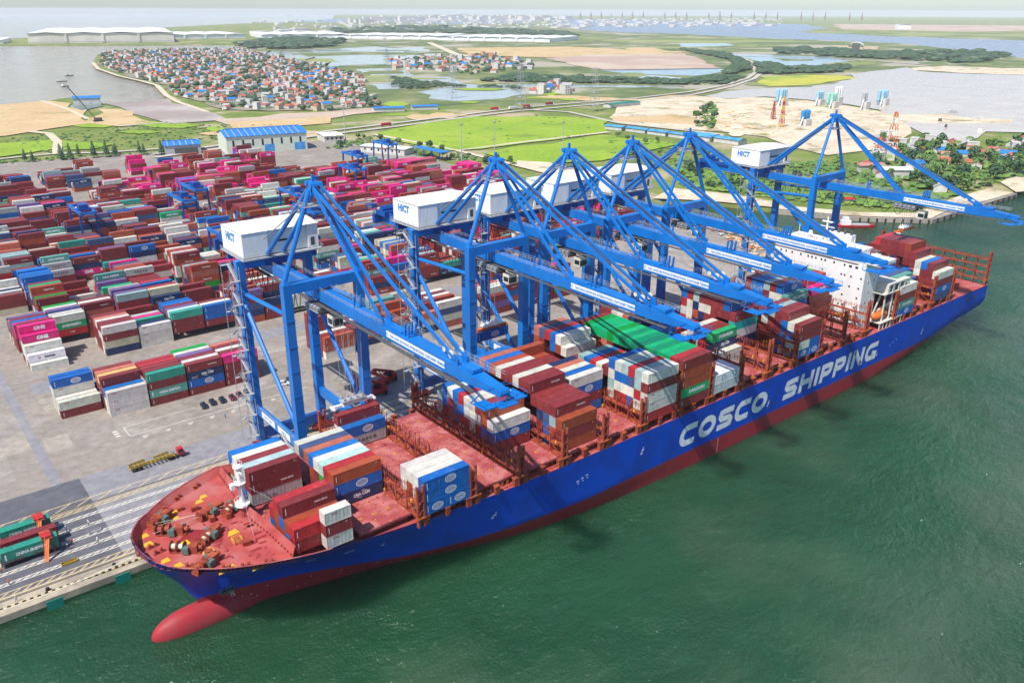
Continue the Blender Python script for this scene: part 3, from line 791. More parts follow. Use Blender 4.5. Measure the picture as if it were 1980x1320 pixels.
def hull_levels(x):
    zt = lerp(ZTOP, x)
    return [-7, -4.5, -2.1, 0, 1.8, 3.4, 5, 7, 9.5, 12, 14]+[14+(zt-14)*q for q in (.35, .7, 1)]
hull = MB()
NL = 14
rows = []
for sgn in (-1, 1):
    base = len(hull.v)
    for x in ST:
        for z in hull_levels(x):
            xs = max(x, lerp(STEM, z))
            hull.v.append((xs, YC+sgn*halfb(xs+1e-4, z), z))
    for i in range(len(ST)-1):
        for j in range(NL-1):
            a = base+i*NL+j
            q = (a, a+NL, a+NL+1, a+1)
            hull.f.append(q if sgn < 0 else q[::-1])
            hull.m.append(1 if j < 5 else 0)
# transom
e = [(316.5, YC-halfb(316.5, z), z) for z in hull_levels(316.5)]
for j in range(NL-1):
    a, b = e[j], e[j+1]
    hull.face([a, b, (b[0], 2*YC-b[1], b[2]), (a[0], 2*YC-a[1], a[2])][::-1], 0)
ho = spart('hull', hull, ['hull_blue', 'hull_red'], None, True)
try:
    ho.data.set_sharp_from_angle(angle=R(40))
except Exception:
    pass
bulb = MB()
nb = 14
prof = [(-20.9, 0.02), (-20.7, .22), (-20.2, .40), (-19.3, .58), (-18, .74), (-16.2, .88), (-14, .97), (-11, 1.0), (-7, 1.0), (-2, .92), (4, .75)]
for x, s in prof:
    for i in range(nb):
        t = 2*math.pi*i/nb
        w = 3.3*s
        h = (4.7 if math.sin(t) > 0 else 4.0)*s
        bulb.v.append((x, YC+w*math.cos(t), -2.3+h*math.sin(t)))
for i in range(len(prof)-1):
    for k in range(nb):
        kk = (k+1) % nb
        bulb.f.append((i*nb+k, i*nb+kk, (i+1)*nb+kk, (i+1)*nb+k)[::-1]); bulb.m.append(0)
spart('bulbous_bow', bulb, ['hull_red'], None, True)

# decks
FD = 19.25
def deck_strip(g, xs, z, inset, mi=0):
    prev = None
    for x in xs:
        b = max(0.02, halfb(x, z+0.4)-inset)
        c = ((x, YC-b, z), (x, YC+b, z))
        if prev:
            g.face([prev[0], c[0], c[1], prev[1]], mi)
        prev = c
dk = MB()
deck_strip(dk, [-20.0, -19.2, -18.2, -17, -15, -12.5, -10, -7, -4, 0, 4.2], FD, 0.12)
dk.face([(4.2, YC-halfb(4.2, FD)+.2, FD), (4.2, YC+halfb(4.2, FD)-.2, FD), (4.2, YC+halfb(4.2, 16.2)-.2, 16.2), (4.2, YC-halfb(4.2, 16.2)+.2, 16.2)], 0)
spart('foredeck', dk, ['red_deck'])
dk = MB()
deck_strip(dk, [4.2, 10, 18, 28, 40, 60, 120, 220, 316.4], 16.15, 0.05)
spart('main_deck', dk, ['red_deck'])
# bulwark round the bow: inner plating, cap rail and stays
bw = MB()
xs = [-20.6, -20.3, -19.6, -18.6, -17, -15, -12.5, -10, -7, -4, 0, 4, 4.4, 8, 12]
for sgn in (-1, 1):
    prev = None
    for x in xs:
        zt = lerp(ZTOP, x)
        b1 = halfb(x, min(zt, 21))-0.10
        zb = FD if x <= 4.2 else 16.2
        b0 = max(0.03, halfb(x, zb)-0.16)
        c = [(x, YC+sgn*b0, zb), (x+0.1, YC+sgn*(b1-.1), zt), (x, YC+sgn*(b1+.26), zt+.12), (x+.1, YC+sgn*(b1-.1), zt+.12)]
        if prev:
            for i, j in ((0, 1), (1, 3), (3, 2)):
                q = [prev[i], c[i], c[j], prev[j]]
                bw.face(q, 0 if i == 0 else 1)
        prev = c
    for k in range(30):
        x = -19.5+k*0.8
        zt = lerp(ZTOP, x)
        if x < 4:
            b = halfb(x, 20.7)-.12
            bw.beam((x+.2, YC+sgn*(b-1.0), FD), (x, YC+sgn*(b-.1), zt-.05), 0.16, 0.3, 0)
spart('bulwark', bw, ['red_deck', 'hatch'])
# breakwater
bk = MB()
for sgn in (-1, 1):
    pts = [(2.2, YC), (3.4, YC+sgn*10), (4.0, YC+sgn*(halfb(4.0, FD)-.25))]
    for (xa, ya), (xb, yb) in zip(pts[:-1], pts[1:]):
        bk.face([(xa, ya, FD), (xb, yb, FD), (xb+.9, yb, 21.9), (xa+.9, ya, 21.9)], 0)
        bk.face([(xa+.2, ya, FD), (xb+.2, yb, FD), (xb+1.1, yb, 21.9), (xa+1.1, ya, 21.9)][::-1], 0)
        for k in range(8):
            t = (k+.5)/8
            x, y = xa+(xb-xa)*t, ya+(yb-ya)*t
            bk.beam((x+1.0, y, 21.6), (x+2.2, y, FD), .15, .5)
            bk.box(x+.02, x+.14, y-.22, y+.22, FD+.5, FD+.95, 1)
spart('breakwater', bk, ['red_deck', 'patch_red'])
# fresh primer patches and yellow panels painted on the foredeck
pp = MB()
rnd = random.Random(5)
for k in range(46):
    x, y = rnd.uniform(-9, 1.5), YC+rnd.uniform(-17, 3)
    w, h = rnd.choice(((.5, .5), (.7, .4), (1.6, .7), (2.4, .8), (.4, .9)))
    pp.face([(x, y, FD+.01), (x+w, y, FD+.01), (x+w, y+h, FD+.01), (x, y+h, FD+.01)])
pp.face([(-14.5, YC-2, FD+.008), (-5, YC-6, FD+.008), (-3, YC-2, FD+.008), (-9, YC+3, FD+.008)])
spart('primer_patch', pp, ['patch_red'])
for (x, y, s) in ((-17.3, 6.5, 1), (-17.6, 3, 1.1), (-16.5, -5, 1), (-15, -8.2, 1), (-11.5, -1.5, 1.2), (-8.5, -7, 1.2), (-2, -4, 1.2), (-10, 9, .9), (-9.3, 11.5, .9), (-3.5, 12.5, .9), (-2, 14, .9), (-8.5, -15.6, 1), (-6.9, -15.4, 1), (-2.8, -18.6, 1), (-1, -18.8, 1)):
    g = MB()
    r_ = 1.15*s
    g.face([(x-r_, YC+y-r_*.7, FD+.016), (x+r_*.9, YC+y-r_*.6, FD+.016), (x+r_*.7, YC+y+r_*.75, FD+.016), (x-r_*.4, YC+y+r_*.55, FD+.016)])
    spart('yellow_deck_panel', g, ['yellow'])
# mooring winches
def winch(x, y, rz, white):
    r = put('mooring_winch', None, ship, (x-SO.x, y-SO.y, FD-SO.z), rz)
    g = MB()
    g.box(-3.2, 3.2, -.9, .9, 0, .3); g.box(.9, 2.6, -.85, .85, .3, 1.9); g.tube((2.6, 0, 1.2), (3.5, 0, 1.2), .5, 8)
    g.done('winch_base', ['rust_red'], r)
    g = MB(); g.box(-.35, 1.0, -1.5, -.2, .3, 1.7); g.done('winch_motor', ['green_gear'], r)
    g = MB(); g.box(1.2, 2.4, .9, 2.3, .1, 1.1); g.done('winch_pump', ['green_gear'], r)
    for x0 in (-3.0, -1.5):
        g = MB()
        g.tube((x0, 0, 1.25), (x0+1.2, 0, 1.25), .62, 10, 1 if white else 0)
        for q in (x0-.1, x0+1.2):
            g.tube((q, 0, 1.25), (q+.1, 0, 1.25), 1.15, 12, 0)
        g.done('winch_drum', ['rust_red', 'rope'], r)
    return r
winch(-12.3, YC+3.6, R(-35), 0); winch(-12.0, YC-4.6, R(-40), 1); winch(-6.5, YC-3.2, R(35), 1)
winch(-3.2, YC+5.5, R(20), 0); winch(1.2, YC+4.2, R(38), 1); winch(-12.8, YC+9.2, R(30), 0); winch(-10.5, YC-12.2, R(25), 0)
for (x, y, rz, nm) in ((-17, 1.2, .2, 'fairlead'), (-16.6, -1.6, .2, 'fairlead'), (-13.6, 11.3, .8, 'fairlead'), (-11.2, 13.2, .8, 'fairlead'), (-7, 16.4, .6, 'fairlead'), (-2, 18.6, .5, 'fairlead'), (-13.2, -10.4, -.8, 'fairlead'), (-11.4, -12.4, -.8, 'fairlead'), (-7.6, -15.4, -.6, 'fairlead'), (-4.4, -17.2, -.5, 'fairlead'), (-.2, -19, -.4, 'fairlead')):
    r = MB()
    for q in (-.6, .6):
        r.tube((q, 0, 0), (q, 0, .9), .28, 7); r.tube((q, 0, .9), (q, 0, 1.0), .38, 7)
    r.box(-1.1, 1.1, -.4, .4, 0, .15)
    o = r.done('bitts', ['rust_red' if nm else 'dark'], ship, (x-SO.x, y, FD-SO.z), rz)
g = MB()
for a, b in (((-16, 4, 20.6), (-3, 4.6, 20.4)), ((-15, 6.5, 20.6), (0, 5.2, 20.5)), ((-15.8, 8, 20.6), (1.5, 3.5, 20.5))):
    g.tube((a[0], YC+a[1], a[2]), (b[0], YC+b[1], b[2]), .05, 4)
spart('mooring_rope', g, ['rope'])
g = MB()
for (x, y, w, d, h) in ((-9.5, -9.4, 1.5, 1.2, 1.3), (-6.2, 9, 1.6, 1, 1.1), (-8.6, 11, 1.2, 1, .9), (-2.2, -10.5, 1.8, 1.5, .9), (-14.8, -3.4, 1.2, 1.2, .8), (-1.2, 1.2, 1.0, 1.0, 1.4), (-4.4, 2.2, 1, 1.6, 1.2)):
    g.box(x, x+w, YC+y, YC+y+d, FD, FD+h)
spart('vent_box', g, ['rust_red'])
g = MB()
for i in range(3):
    for j in range(3):
        g.tube((-3.4+i*.9, YC-8.8+j*.9, FD), (-3.4+i*.9, YC-8.8+j*.9, FD+1.1), .05, 4)
for z in (.6, 1.1):
    g.box(-3.4, -1.6, YC-8.85, YC-8.75, FD+z-.05, FD+z); g.box(-3.4, -1.6, YC-7.05, YC-6.95, FD+z-.05, FD+z)
    g.box(-3.45, -3.35, YC-8.8, YC-7, FD+z-.05, FD+z); g.box(-1.65, -1.55, YC-8.8, YC-7, FD+z-.05, FD+z)
spart('hatch_guard_rail', g, ['yellow'])
# foremast
g = MB()
mx, my = 2.4, YC+.6
g.tube((mx, my, FD), (mx, my, 22.2), .9, 10, 1)
g.tube((mx, my, 22.2), (mx, my, 31.6), .55, 10, 0, .42)
g.tube((mx, my, 22.2), (mx, my, 22.6), 1.7, 10, 0); g.tube((mx, my, 27.6), (mx, my, 27.75), 1.3, 10, 0); g.tube((mx, my, 31.6), (mx, my, 31.75), 1.1, 10, 0)
g.beam((mx, my-1.9, 30.6), (mx, my+1.9, 30.6), .25, .25); g.beam((mx-1.8, my, 27.2), (mx, my, 27.2), .3, .3); g.box(mx-2.2, mx-1.4, my-.8, my+.4, 26.8, 28.0)
for k in range(10):
    t = 2*math.pi*k/10
    for z0, z1, rr in ((22.6, 23.6, 1.65), (27.75, 28.6, 1.25), (31.75, 32.6, 1.05)):
        g.tube((mx+rr*math.cos(t), my+rr*math.sin(t), z0), (mx+rr*math.cos(t), my+rr*math.sin(t), z1), .05, 4)
        t2 = t+math.pi/5
        g.tube((mx+rr*math.cos(t), my+rr*math.sin(t), z1), (mx+rr*math.cos(t2), my+rr*math.sin(t2), z1), .05, 4)
g.tube((mx+.6, my, 22.4), (mx+.6, my, 31.5), .06, 4); g.tube((mx+.9, my, 22.4), (mx+.9, my, 31.5), .06, 4)
g.tube((mx, my, 31.6), (mx, my, 34.0), .12, 6)
fm = spart('foremast', g, ['white', 'red_deck'])
g = MB()
for b in ((-1.5, 9.0), (-1.5, -9.0), (9.5, -6.0)):
    g.tube((mx, my, 27.6), (mx+b[0], my+b[1], FD+.2), .04, 4)
spart('mast_stay', g, ['lgrey'])
# anchors in their pockets
for sgn in (-1, 1):
    x = -5.6
    y = YC+sgn*(halfb(x, 9.0)+.1)
    r = put('anchor', None, ship, (x-SO.x, y-SO.y, 9.0-SO.z))
    g = MB(); g.tube((0, 0, 2.6), (0.1, sgn*1.2, -0.6), 1.35, 12, 0, 1.25); g.done('hawse_pipe', ['hull_blue'], r)
    g = MB(); g.beam((0.1, sgn*1.3, -.6), (0.1, sgn*1.5, -2.9), .35, .5); g.beam((-1.5, sgn*1.7, -2.0), (1.6, sgn*1.7, -2.0), .7, .6)
    g.beam((-1.5, sgn*1.7, -2.0), (-1.1, sgn*1.9, -.6), .5, .4, 0, .1, .1); g.beam((1.6, sgn*1.7, -2.0), (1.3, sgn*1.9, -.6), .5, .4, 0, .1, .1)
    g.done('anchor_fluke', ['dark'], r)

# big hull lettering, drawn as strokes
def stroke(g, pts, w, closed, fx):
    n = len(pts)
    L, Rr = [], []
    for i in range(n):
        p = Vector(pts[i])
        a = Vector(pts[i-1]) if (i > 0 or closed) else None
        b = Vector(pts[(i+1) % n]) if (i < n-1 or closed) else None
        d1 = (p-a).normalized() if a is not None else None
        d2 = (b-p).normalized() if b is not None else None
        if d1 is None: d1 = d2
        if d2 is None: d2 = d1
        n1 = Vector((-d1.y, d1.x)); n2 = Vector((-d2.y, d2.x))
        m = (n1+n2)
        m = m/max(0.35, m.dot(n1)) if m.length > 1e-6 else n1
        L.append(p+m*w/2); Rr.append(p-m*w/2)
    k = n if closed else n-1
    for i in range(k):
        j = (i+1) % n
        g.face([fx(Rr[i]), fx(Rr[j]), fx(L[j]), fx(L[i])])
def arc(cx, cy_, rx, ry, a0, a1, n=9):
    return [(cx+rx*math.cos(R(a0+(a1-a0)*i/(n-1))), cy_+ry*math.sin(R(a0+(a1-a0)*i/(n-1)))) for i in range(n)]
T = 1.85
H_ = 6.4
def glyph(ch, w):
    t = T/2
    if ch == 'C':
        return [(([(w-.1, H_-t)]+[(3.2, H_-t)]+arc(3.0, H_/2, 3.0-t, H_/2-t, 95, 265, 11)+[(3.2, t), (w-.5, t)]), False)]
    if ch == 'O':
        return [(arc(w/2, H_/2, w/2-t, H_/2-t, 0, 360-20, 18), True)]
    if ch == 'S':
        return [([(w-.2, H_-t), (2.5, H_-t), (1.2, H_-1.1), (.95, H_-2.2), (1.8, H_/2+.1), (w-2.0, H_/2-.1), (w-.95, 2.2), (w-1.2, 1.1), (w-2.5, t), (.1, t)], False)]
    if ch == 'H':
        return [([(t, 0), (t, H_)], False), ([(w-t, 0), (w-t, H_)], False), ([(T, H_/2), (w-T, H_/2)], False)]
    if ch == 'I':
        return [([(w/2, 0), (w/2, H_)], False)]
    if ch == 'P':
        return [([(t, 0), (t, H_-T)], False), ([(0, H_-t), (w-2.2, H_-t), (w-1.0, H_-1.25), (w-.85, H_-2.2), (w-1.2, H_-3.1), (w-2.3, H_-3.65), (T, H_-3.65)], False)]
    if ch == 'N':
        return [([(t, 0), (t, H_)], False), ([(w-t, 0), (w-t, H_)], False), ([(T*.62, H_-.3), (w-T*.62, .3)], False)]
    if ch == 'G':
        return [(([(w-.1, H_-t)]+[(3.2, H_-t)]+arc(3.0, H_/2, 3.0-t, H_/2-t, 95, 265, 11)+[(3.2, t), (w-t, t), (w-t, H_*.47)]), False), ([(w-T, H_*.47-t*.6), (w-3.4, H_*.47-t*.6)], False)]
yl = YC-HB-0.035
for word, x0, adv in (('COSCO', 119.9, (7.4, 7.9, 7.3, 7.4, 7.9)), ('SHIPPING', 171.0, (7.4, 7.6, 2.0, 6.9, 6.9, 2.0, 7.5, 7.9))):
    tot = 42.5 if word == 'COSCO' else 58.2
    gap = (tot-sum(adv))/(len(word)-.4)
    x = x0
    for ch, w in zip(word, adv):
        g = MB()
        for pts, closed in glyph(ch, w):
            dup = [0]
            def fx(p, x=x):
                dup[0] += 1
                return (x+p[0]+p[1]*0.17, yl-0.001*(dup[0] % 2 if False else 0), 5.75+p[1]*1.04)
            stroke(g, pts, T, closed, fx)
        spart('hull_letter', g, ['letter_white'])
        x += w+gap
# draught marks and small white hull marks
g = MB()
def mark(x, z, w, h):
    y = YC-halfb(x, z)-.05
    g.face([(x, y, z), (x+w, YC-halfb(x+w, z)-.05, z), (x+w, YC-halfb(x+w, z+h)-.05, z+h), (x, YC-halfb(x, z+h)-.05, z+h)])
for k in range(11):
    mark(-3.6+.1*k, 4.4-.55*k, .35, .22)
    mark(-4.0+.1*k, 4.2-.55*k, .18, .3)
for k in range(9):
    mark(138.6, 2.8-.55*k, .35, .22)
for x, z in ((18, 11), (19, 11.4), (10, 10.8), (11, 11), (26, 10.6), (54, 8.4), (54.6, 9.2), (104, 9.6), (104.5, 10.6), (162.6, 6.2), (163, 7.2), (229, 6.4), (262, 7.0), (262.6, 8.2)):
    mark(x, z, .8, .45); mark(x+.3, z+.7, .5, .3)
for k in range(3):
    mark(80+k*1.6, 10+.35*k, .9, .3); mark(80.4+k*1.6, 9.3+.3*k, .5, .25); mark(238+k*2.2, 8+.7*k, .5, .35)
rnd = random.Random(9)
for k in range(34):
    mark(rnd.uniform(-5, 60), rnd.uniform(-1.4, 2.6), .3, .18)
spart('draught_mark', g, ['letter_white'])

# hatch covers, coamings, stanchions, lashing bridges
BAYS = [k for k in range(1, 16)]+[17, 18, 19]
hatch_mesh = {}
for k in BAYS:
    x0 = bayx(k)
    b = min(HB, halfb(x0-1, 17.5))-1.7
    if k == 1: b = 17.5
    if k == 2: b = 20.4
    n = 4
    g = MB()
    g.box(x0-.2, x0+12.4, YC-b+1.2, YC+b-1.2, 16.16, 17.7)
    spart('hatch_coaming', g, ['rust_red'])
    for q in range(n):
        y0 = YC-b+2*b*q/n+.06; y1 = YC-b+2*b*(q+1)/n-.06
        key = (round(y1-y0, 2),)
        if key not in hatch_mesh:
            h = MB()
            w = y1-y0
            h.box(-.35, 12.55, 0, w, -.55, 0.0, 0)
            for i in range(6):
                for j in range(int(w/2.4)+1):
                    xx = .1+i*2.4; yy = min(w-.4, .15+j*2.45)
                    h.box(xx, xx+.32, yy, yy+.22, 0, .1, 1 if (i+j) % 3 == 0 else 2)
            for i in range(3):
                h.box(2+i*3.6, 2.9+i*3.6, w*.45, w*.45+.08, 0, .22, 1); h.box(2+i*3.6, 2.08+i*3.6, w*.45, w*.45+.6, 0, .22, 1)
            hatch_mesh[key] = h.mesh('hatch_cover', ['hatch', 'yellow', 'patch_red'])
        put('hatch_cover', hatch_mesh[key], ship, (x0-SO.x, y0-SO.y, 18.3-SO.z))
    if k > 2:
        # pedestals for the outboard rows and brackets below the hatch edge
        for sgn in (-1, 1):
            ye = YC+sgn*(HB-.75)
            for xx in (x0+.4, x0+6.1, x0+11.8):
                g = MB()
                g.beam((xx, ye, 16.2), (xx, ye, 18.25), .9, .9, 0, 1.3, 1.1); g.box(xx-.75, xx+.75, ye-.6, ye+.6, 18.25, 18.55, 1)
                spart('stanchion', g, ['rust_red', 'orange_rust'] if (k+int(xx)) % 3 == 0 else ['rust_red', 'rust_red'])
            g = MB()
            for q in range(7):
                xx = x0+1+q*1.6
                g.box(xx, xx+.5, ye-sgn*1.9-.2, ye-sgn*1.9+.2, 16.2, 17.2); g.tube((xx, ye-sgn*.8, 16.3), (xx+1.2, ye-sgn*.8, 16.3), .16, 5)
            spart('deck_fitting', g, ['rust_red'])
lb_mesh = {}
def lash_mesh(top, tiers):
    key = (top, tiers)
    if key in lb_mesh: return lb_mesh[key]
    g = MB()
    ys = [-23.3+i*(46.6/10) for i in range(11)]
    for y in ys:
        for x in (-.55, .55):
            g.beam((x, y, 0), (x, y, top-.2), .28, .28)
    for x in (-.55, .55):
        z = 2.3
        lv = 0
        while z < top:
            g.beam((x, -23.3, z), (x, 23.3, z), .2, .35)
            z += 2.9
        for i in range(10):
            z0 = 2.3 if i % 2 else 5.2
            if i % 3 != 1:
                g.beam((x, ys[i], 2.3), (x, ys[i+1], 5.2), .16, .16)
            if top > 9 and i % 3 == 1:
                g.beam((x, ys[i+1], 5.2), (x, ys[i], 8.1), .16, .16)
    z = 2.3
    while z < top:
        g.box(-.6, .6, -23.4, 23.4, z-.05, z)
        z += 2.9
    rnd = random.Random(int(top*10))
    for i in range(47):
        y = -23.2+i
        g.beam((-.6, y, top-.8), (-.6, y, top+.55+rnd.random()*.5), .1, .1, 0)
        if i % 2:
            g.beam((.6, y, top-.8), (.6, y, top+.4+rnd.random()*.5), .1, .1, 0)
        if rnd.random() < .5:
            zz = rnd.choice((2.4, 5.3, 5.3, top-2.6))
            g.box(-.9, -.6, y, y+.35, zz, zz+rnd.uniform(.4, 1.0), 1 if rnd.random() < .25 else 0)
    for x in (-.6, .6):
        g.beam((x, -23.3, top+.1), (x, 23.3, top+.1), .06, .06)
    lb_mesh[key] = (g.mesh('lashing_bridge', ['rust_red', 'yellow']), )
    return lb_mesh[key]
tower_mesh = {}
def tower(top):
    if top not in tower_mesh:
        g = MB()
        for x in (-.75, .75):
            g.beam((x, 0, 0), (x, 0, top), .42, .75)
        z = 1.6
        while z < top-.5:
            g.box(-.75, .75, -.35, .35, z, z+.28); z += 2.4
        g.box(-1.0, 1.0, -.6, .6, 2.2, 2.5, 1); g.box(-.5, .5, -.15, .15, top-3.4, top-1.4)
        tower_mesh[top] = g.mesh('lashing_tower', ['rust_red', 'orange_rust'])
    return tower_mesh[top]
lbx = [(bayx(k)-1.05, 7.6 if k <= 8 else 10.4) for k in range(3, 16)]+[(219.3, 10.4), (238.4, 10.4), (252.9, 10.4), (267.2, 10.4), (283.0, 10.4), (314.4, 11.6)]
for x, top in lbx:
    lo = put('lashing_bridge', lash_mesh(top, 0)[0], ship, (x-SO.x, 0, 16.2-SO.z))
    for sgn in (-1, 1):
        put('lashing_tower', tower(top+2.8), lo, (0, sgn*(HB-.55), 0))
# stern mooring gear
for (x, y, rz) in ((290, 12, 0), (296, -10, .3), (302, 4, 0), (300, -18, .2)):
    r = put('mooring_winch', None, ship, (x-SO.x, y, 16.2-SO.z), rz)
    g = MB(); g.box(-3.2, 3.2, -.9, .9, 0, .3); g.box(.9, 2.6, -.85, .85, .3, 1.9); g.tube((-3, 0, 1.2), (.5, 0, 1.2), .9, 10); g.done('winch_drum', ['rust_red'], r)
g = MB()
g.tube((309, YC+14, 16.2), (309, YC+14, 33), .5, 8, 0, .3)
for z in (24, 27, 29.5, 31.5):
    g.beam((309, YC+12.8, z), (309, YC+15.2, z), .3, .4); g.tube((309, YC+14, z), (309, YC+14, z+.4), 1.0, 8)
spart('aft_mast', g, ['white'])
g = MB()
for x in (298, 305):
    g.face([(x, YC-HB-.05, 12.2), (x+2.4, YC-HB-.05, 12.2), (x+2.4, YC-HB-.05, 14.0), (x, YC-HB-.05, 14.0)])
spart('mooring_port', g, ['dark'])

# deckhouse
HX0, HX1, HY0, HY1, HZ1 = 222.0, 231.5, -129.4, -92.3, 41.2
g = MB()
g.box(HX0, HX1, HY0, HY1, 16.2, HZ1)
g.box(HX0-.12, HX1+.3, HY0-5.3, HY1+5.3, HZ1, HZ1+.35)       # bridge deck with wings
for y0, y1 in ((HY0-5.3, HY0+4), (HY1-4, HY1+5.3)):
    g.box(HX0-.1, HX0+.02, y0, y1, HZ1+.35, HZ1+1.4); g.box(HX1+.1, HX1+.25, y0, y1, HZ1+.35, HZ1+1.4)
g.box(HX0-.1, HX1+.25, HY0-5.35, HY0-5.25, HZ1+.35, HZ1+1.4); g.box(HX0-.1, HX1+.25, HY1+5.25, HY1+5.35, HZ1+.35, HZ1+1.4)
g.box(HX0+.3, HX1-.6, -125.3, -96.4, HZ1+.35, HZ1+3.4)       # wheelhouse
g.box(HX0-.1, HX1-.2, -125.9, -95.8, HZ1+3.4, HZ1+3.7)
g.box(HX0-.6, HX0, -116.5, -105, HZ1-.2, HZ1+1.0)
g.box(HX1, HX1+1.4, HY0+1.0, HY0+6, 26, 38.5)
house = spart('deckhouse', g, ['white'])
wm = {}
def window(x, y, z, w, h, face='x'):
    key = (w, h, face)
    if key not in wm:
        q = MB()
        if face == 'x':
            q.box(-.06, .04, -w/2-.08, w/2+.08, -h/2-.08, h/2+.08, 1); q.box(-.09, -.05, -w/2, w/2, -h/2, h/2, 0)
        else:
            q.box(-w/2-.08, w/2+.08, -.06, .04, -h/2-.08, h/2+.08, 1); q.box(-w/2, w/2, -.09, -.05, -h/2, h/2, 0)
        wm[key] = q.mesh('window', ['glass', 'white'])
    put('window', wm[key], house, (x-SO.x, y-SO.y, z-SO.z))
for k in range(17):
    if k in (4, 11): continue
    window(HX0+.3, -124.2+k*1.62, HZ1+2.0, 1.25, 1.05)
for y in (-123.6, -126.0, -121.3, -117.2, -113.6, -112.1, -109.8, -108.2, -106.6, -103.5, -99.8, -97.2, -95):
    window(HX0, y, 39.1, .62 if y > -121.5 else 1.1, .8)
for z, yy in ((35.5, (-120.6, -121.9, -124.4, -128.2, -113, -107, -100, -96)), (31.8, (-124.3, -127.8, -118, -110, -103, -97)), (28.2, (-127.7, -122, -115, -108, -101, -95)), (24.5, (-127.2, -122.6, -121.1, -112, -104, -98)), (20.6, (-127, -120, -110, -100))):
    for y in yy:
        window(HX0, y, z, .65, .65)
for x, z in ((226.3, 37.6), (228.8, 37.9), (225, 34), (229, 34), (226, 30.2), (224.8, 26.4), (228.6, 26.5), (225.4, 22.6)):
    window(x, HY0, z, .6, .7, 'y')
g = MB()
# compass deck: masts, radar, domes, rails, funnel
g.tube((227, -109.5, 44.9), (227, -109.5, 53.5), .5, 8, 0, .25); g.beam((227, -112.6, 50), (227, -106.4, 50), .25, .25); g.box(226.5, 227.5, -111.5, -107.5, 51.6, 52.0)
g.tube((227, -109.5, 47.5), (227, -109.5, 47.7), 1.6, 10)
g.tube((226, -103.8, 44.9), (226, -103.8, 46.3), .5, 8); g.tube((226, -103.8, 46.3), (226, -103.8, 47.6), .9, 10, 0, .5); g.tube((226, -116.6, 44.9), (226, -116.6, 46.4), .8, 10, 0, .5)
g.beam((226, -121.5, 44.9), (226, -121.5, 48.2), .2, .2); g.beam((226, -99, 44.9), (226, -99, 49), .15, .15)
for k in range(16):
    y = -125.6+k*1.97
    g.tube((HX0, y, 44.9), (HX0, y, 45.9), .05, 4)
g.beam((HX0, -125.6, 45.9), (HX0, -96, 45.9), .07, .07); g.beam((HX0, -125.6, 45.4), (HX0, -96, 45.4), .05, .05)
spart('radar_mast', g, ['white'], house)
g = MB()
g.box(233, 237.2, -119, -103, 16.2, 43); g.box(233.6, 236.6, -116, -106, 43, 46.5)
for q in range(4):
    g.tube((235, -115+q*2.6, 46.5), (235, -115+q*2.6, 48.4), .5, 8, 1)
spart('funnel', g, ['white', 'dark'])
g = MB()
g.box(231.7, 246.5, -134.2, -126.2, 32.4, 32.9); g.box(229.5, 246.5, -134.2, -126.2, 29.2, 29.5); g.box(231.7, 233, -134.0, -127, 29.5, 32.4)
for x in (235.2, 239.2, 243.2, 246):
    g.beam((x, -134, 29.5), (x, -134, 32.4), .7, .35, 0, 1.3, .35)
for x in (231, 236, 241, 246):
    g.beam((x, -133.6, 16.2), (x, -133.6, 29.2), .45, .45)
g.box(228.4, 244.3, -134.7, -127, 18.7, 19.0)
for k in range(7):
    x = 228.8+k*2.5
    g.beam((x, -134.4, 16.2), (x, -134.4, 18.7), .35, .35)
g.beam((232, -127.5, 19), (236, -133.5, 25.4), .5, .7); g.beam((236.5, -127.5, 19), (238.6, -133.5, 25.4), .5, .7); g.beam((231.7, -129.6, 20), (233.2, -131.5, 31), .5, .5)
g.box(238.2, 240, -133.6, -131, 20, 25); g.tube((241.5, -132, 19), (241.5, -132, 24), .6, 8)
spart('boat_deck', g, ['cream'])
lb = empty('lifeboat', (231.5, -132.2, 19.5), 'orange enclosed lifeboat hanging beside the white deckhouse', 'lifeboat')
g = MB()
sec = [(-4.6, .12, .9), (-3.8, 1.1, .35), (-2, 1.45, .1), (1.8, 1.45, .1), (3.5, 1.15, .3), (4.6, .25, .9)]
n = 10
for x, w, zb in sec:
    for i in range(n):
        t = 2*math.pi*i/n
        g.v.append((x, w*math.cos(t), 1.45+(1.35 if math.sin(t) > 0 else 1.45-zb)*math.sin(t)*(1 if w > .5 else .45)))
for i in range(len(sec)-1):
    for j in range(n):
        jj = (j+1) % n
        g.f.append((i*n+j, (i+1)*n+j, (i+1)*n+jj, i*n+jj)); g.m.append(0)
g.f.append(tuple(range(n))); g.m.append(0); g.f.append(tuple((len(sec)-1)*n+j for j in reversed(range(n)))); g.m.append(0)
g.done('boat_hull', ['orange'], lb, (0, 0, 0), 0, True)
g = MB(); g.box(1.4, 3.0, -.7, .7, 2.4, 3.2); g.done('boat_canopy', ['orange'], lb)
g = MB()
for x in (-.8, .1, 1.0):
    g.box(x, x+.5, -1.5, -1.38, 1.9, 2.2)
g.done('boat_window', ['glass'], lb)
# long mooring line from the bow to the quay, beyond the left of the frame
g = MB()
pts = []
for i in range(15):
    t = i/14
    pts.append((-20-38*t, YC+6+18.5*t+3.5*t, 15.5-14.7*t-5*t*(1-t)))
g.path(pts, .12, 5)
tag(g.done('mooring_line', ['rope']), 'long pale mooring rope running from the bow along the quay edge', 'rope')

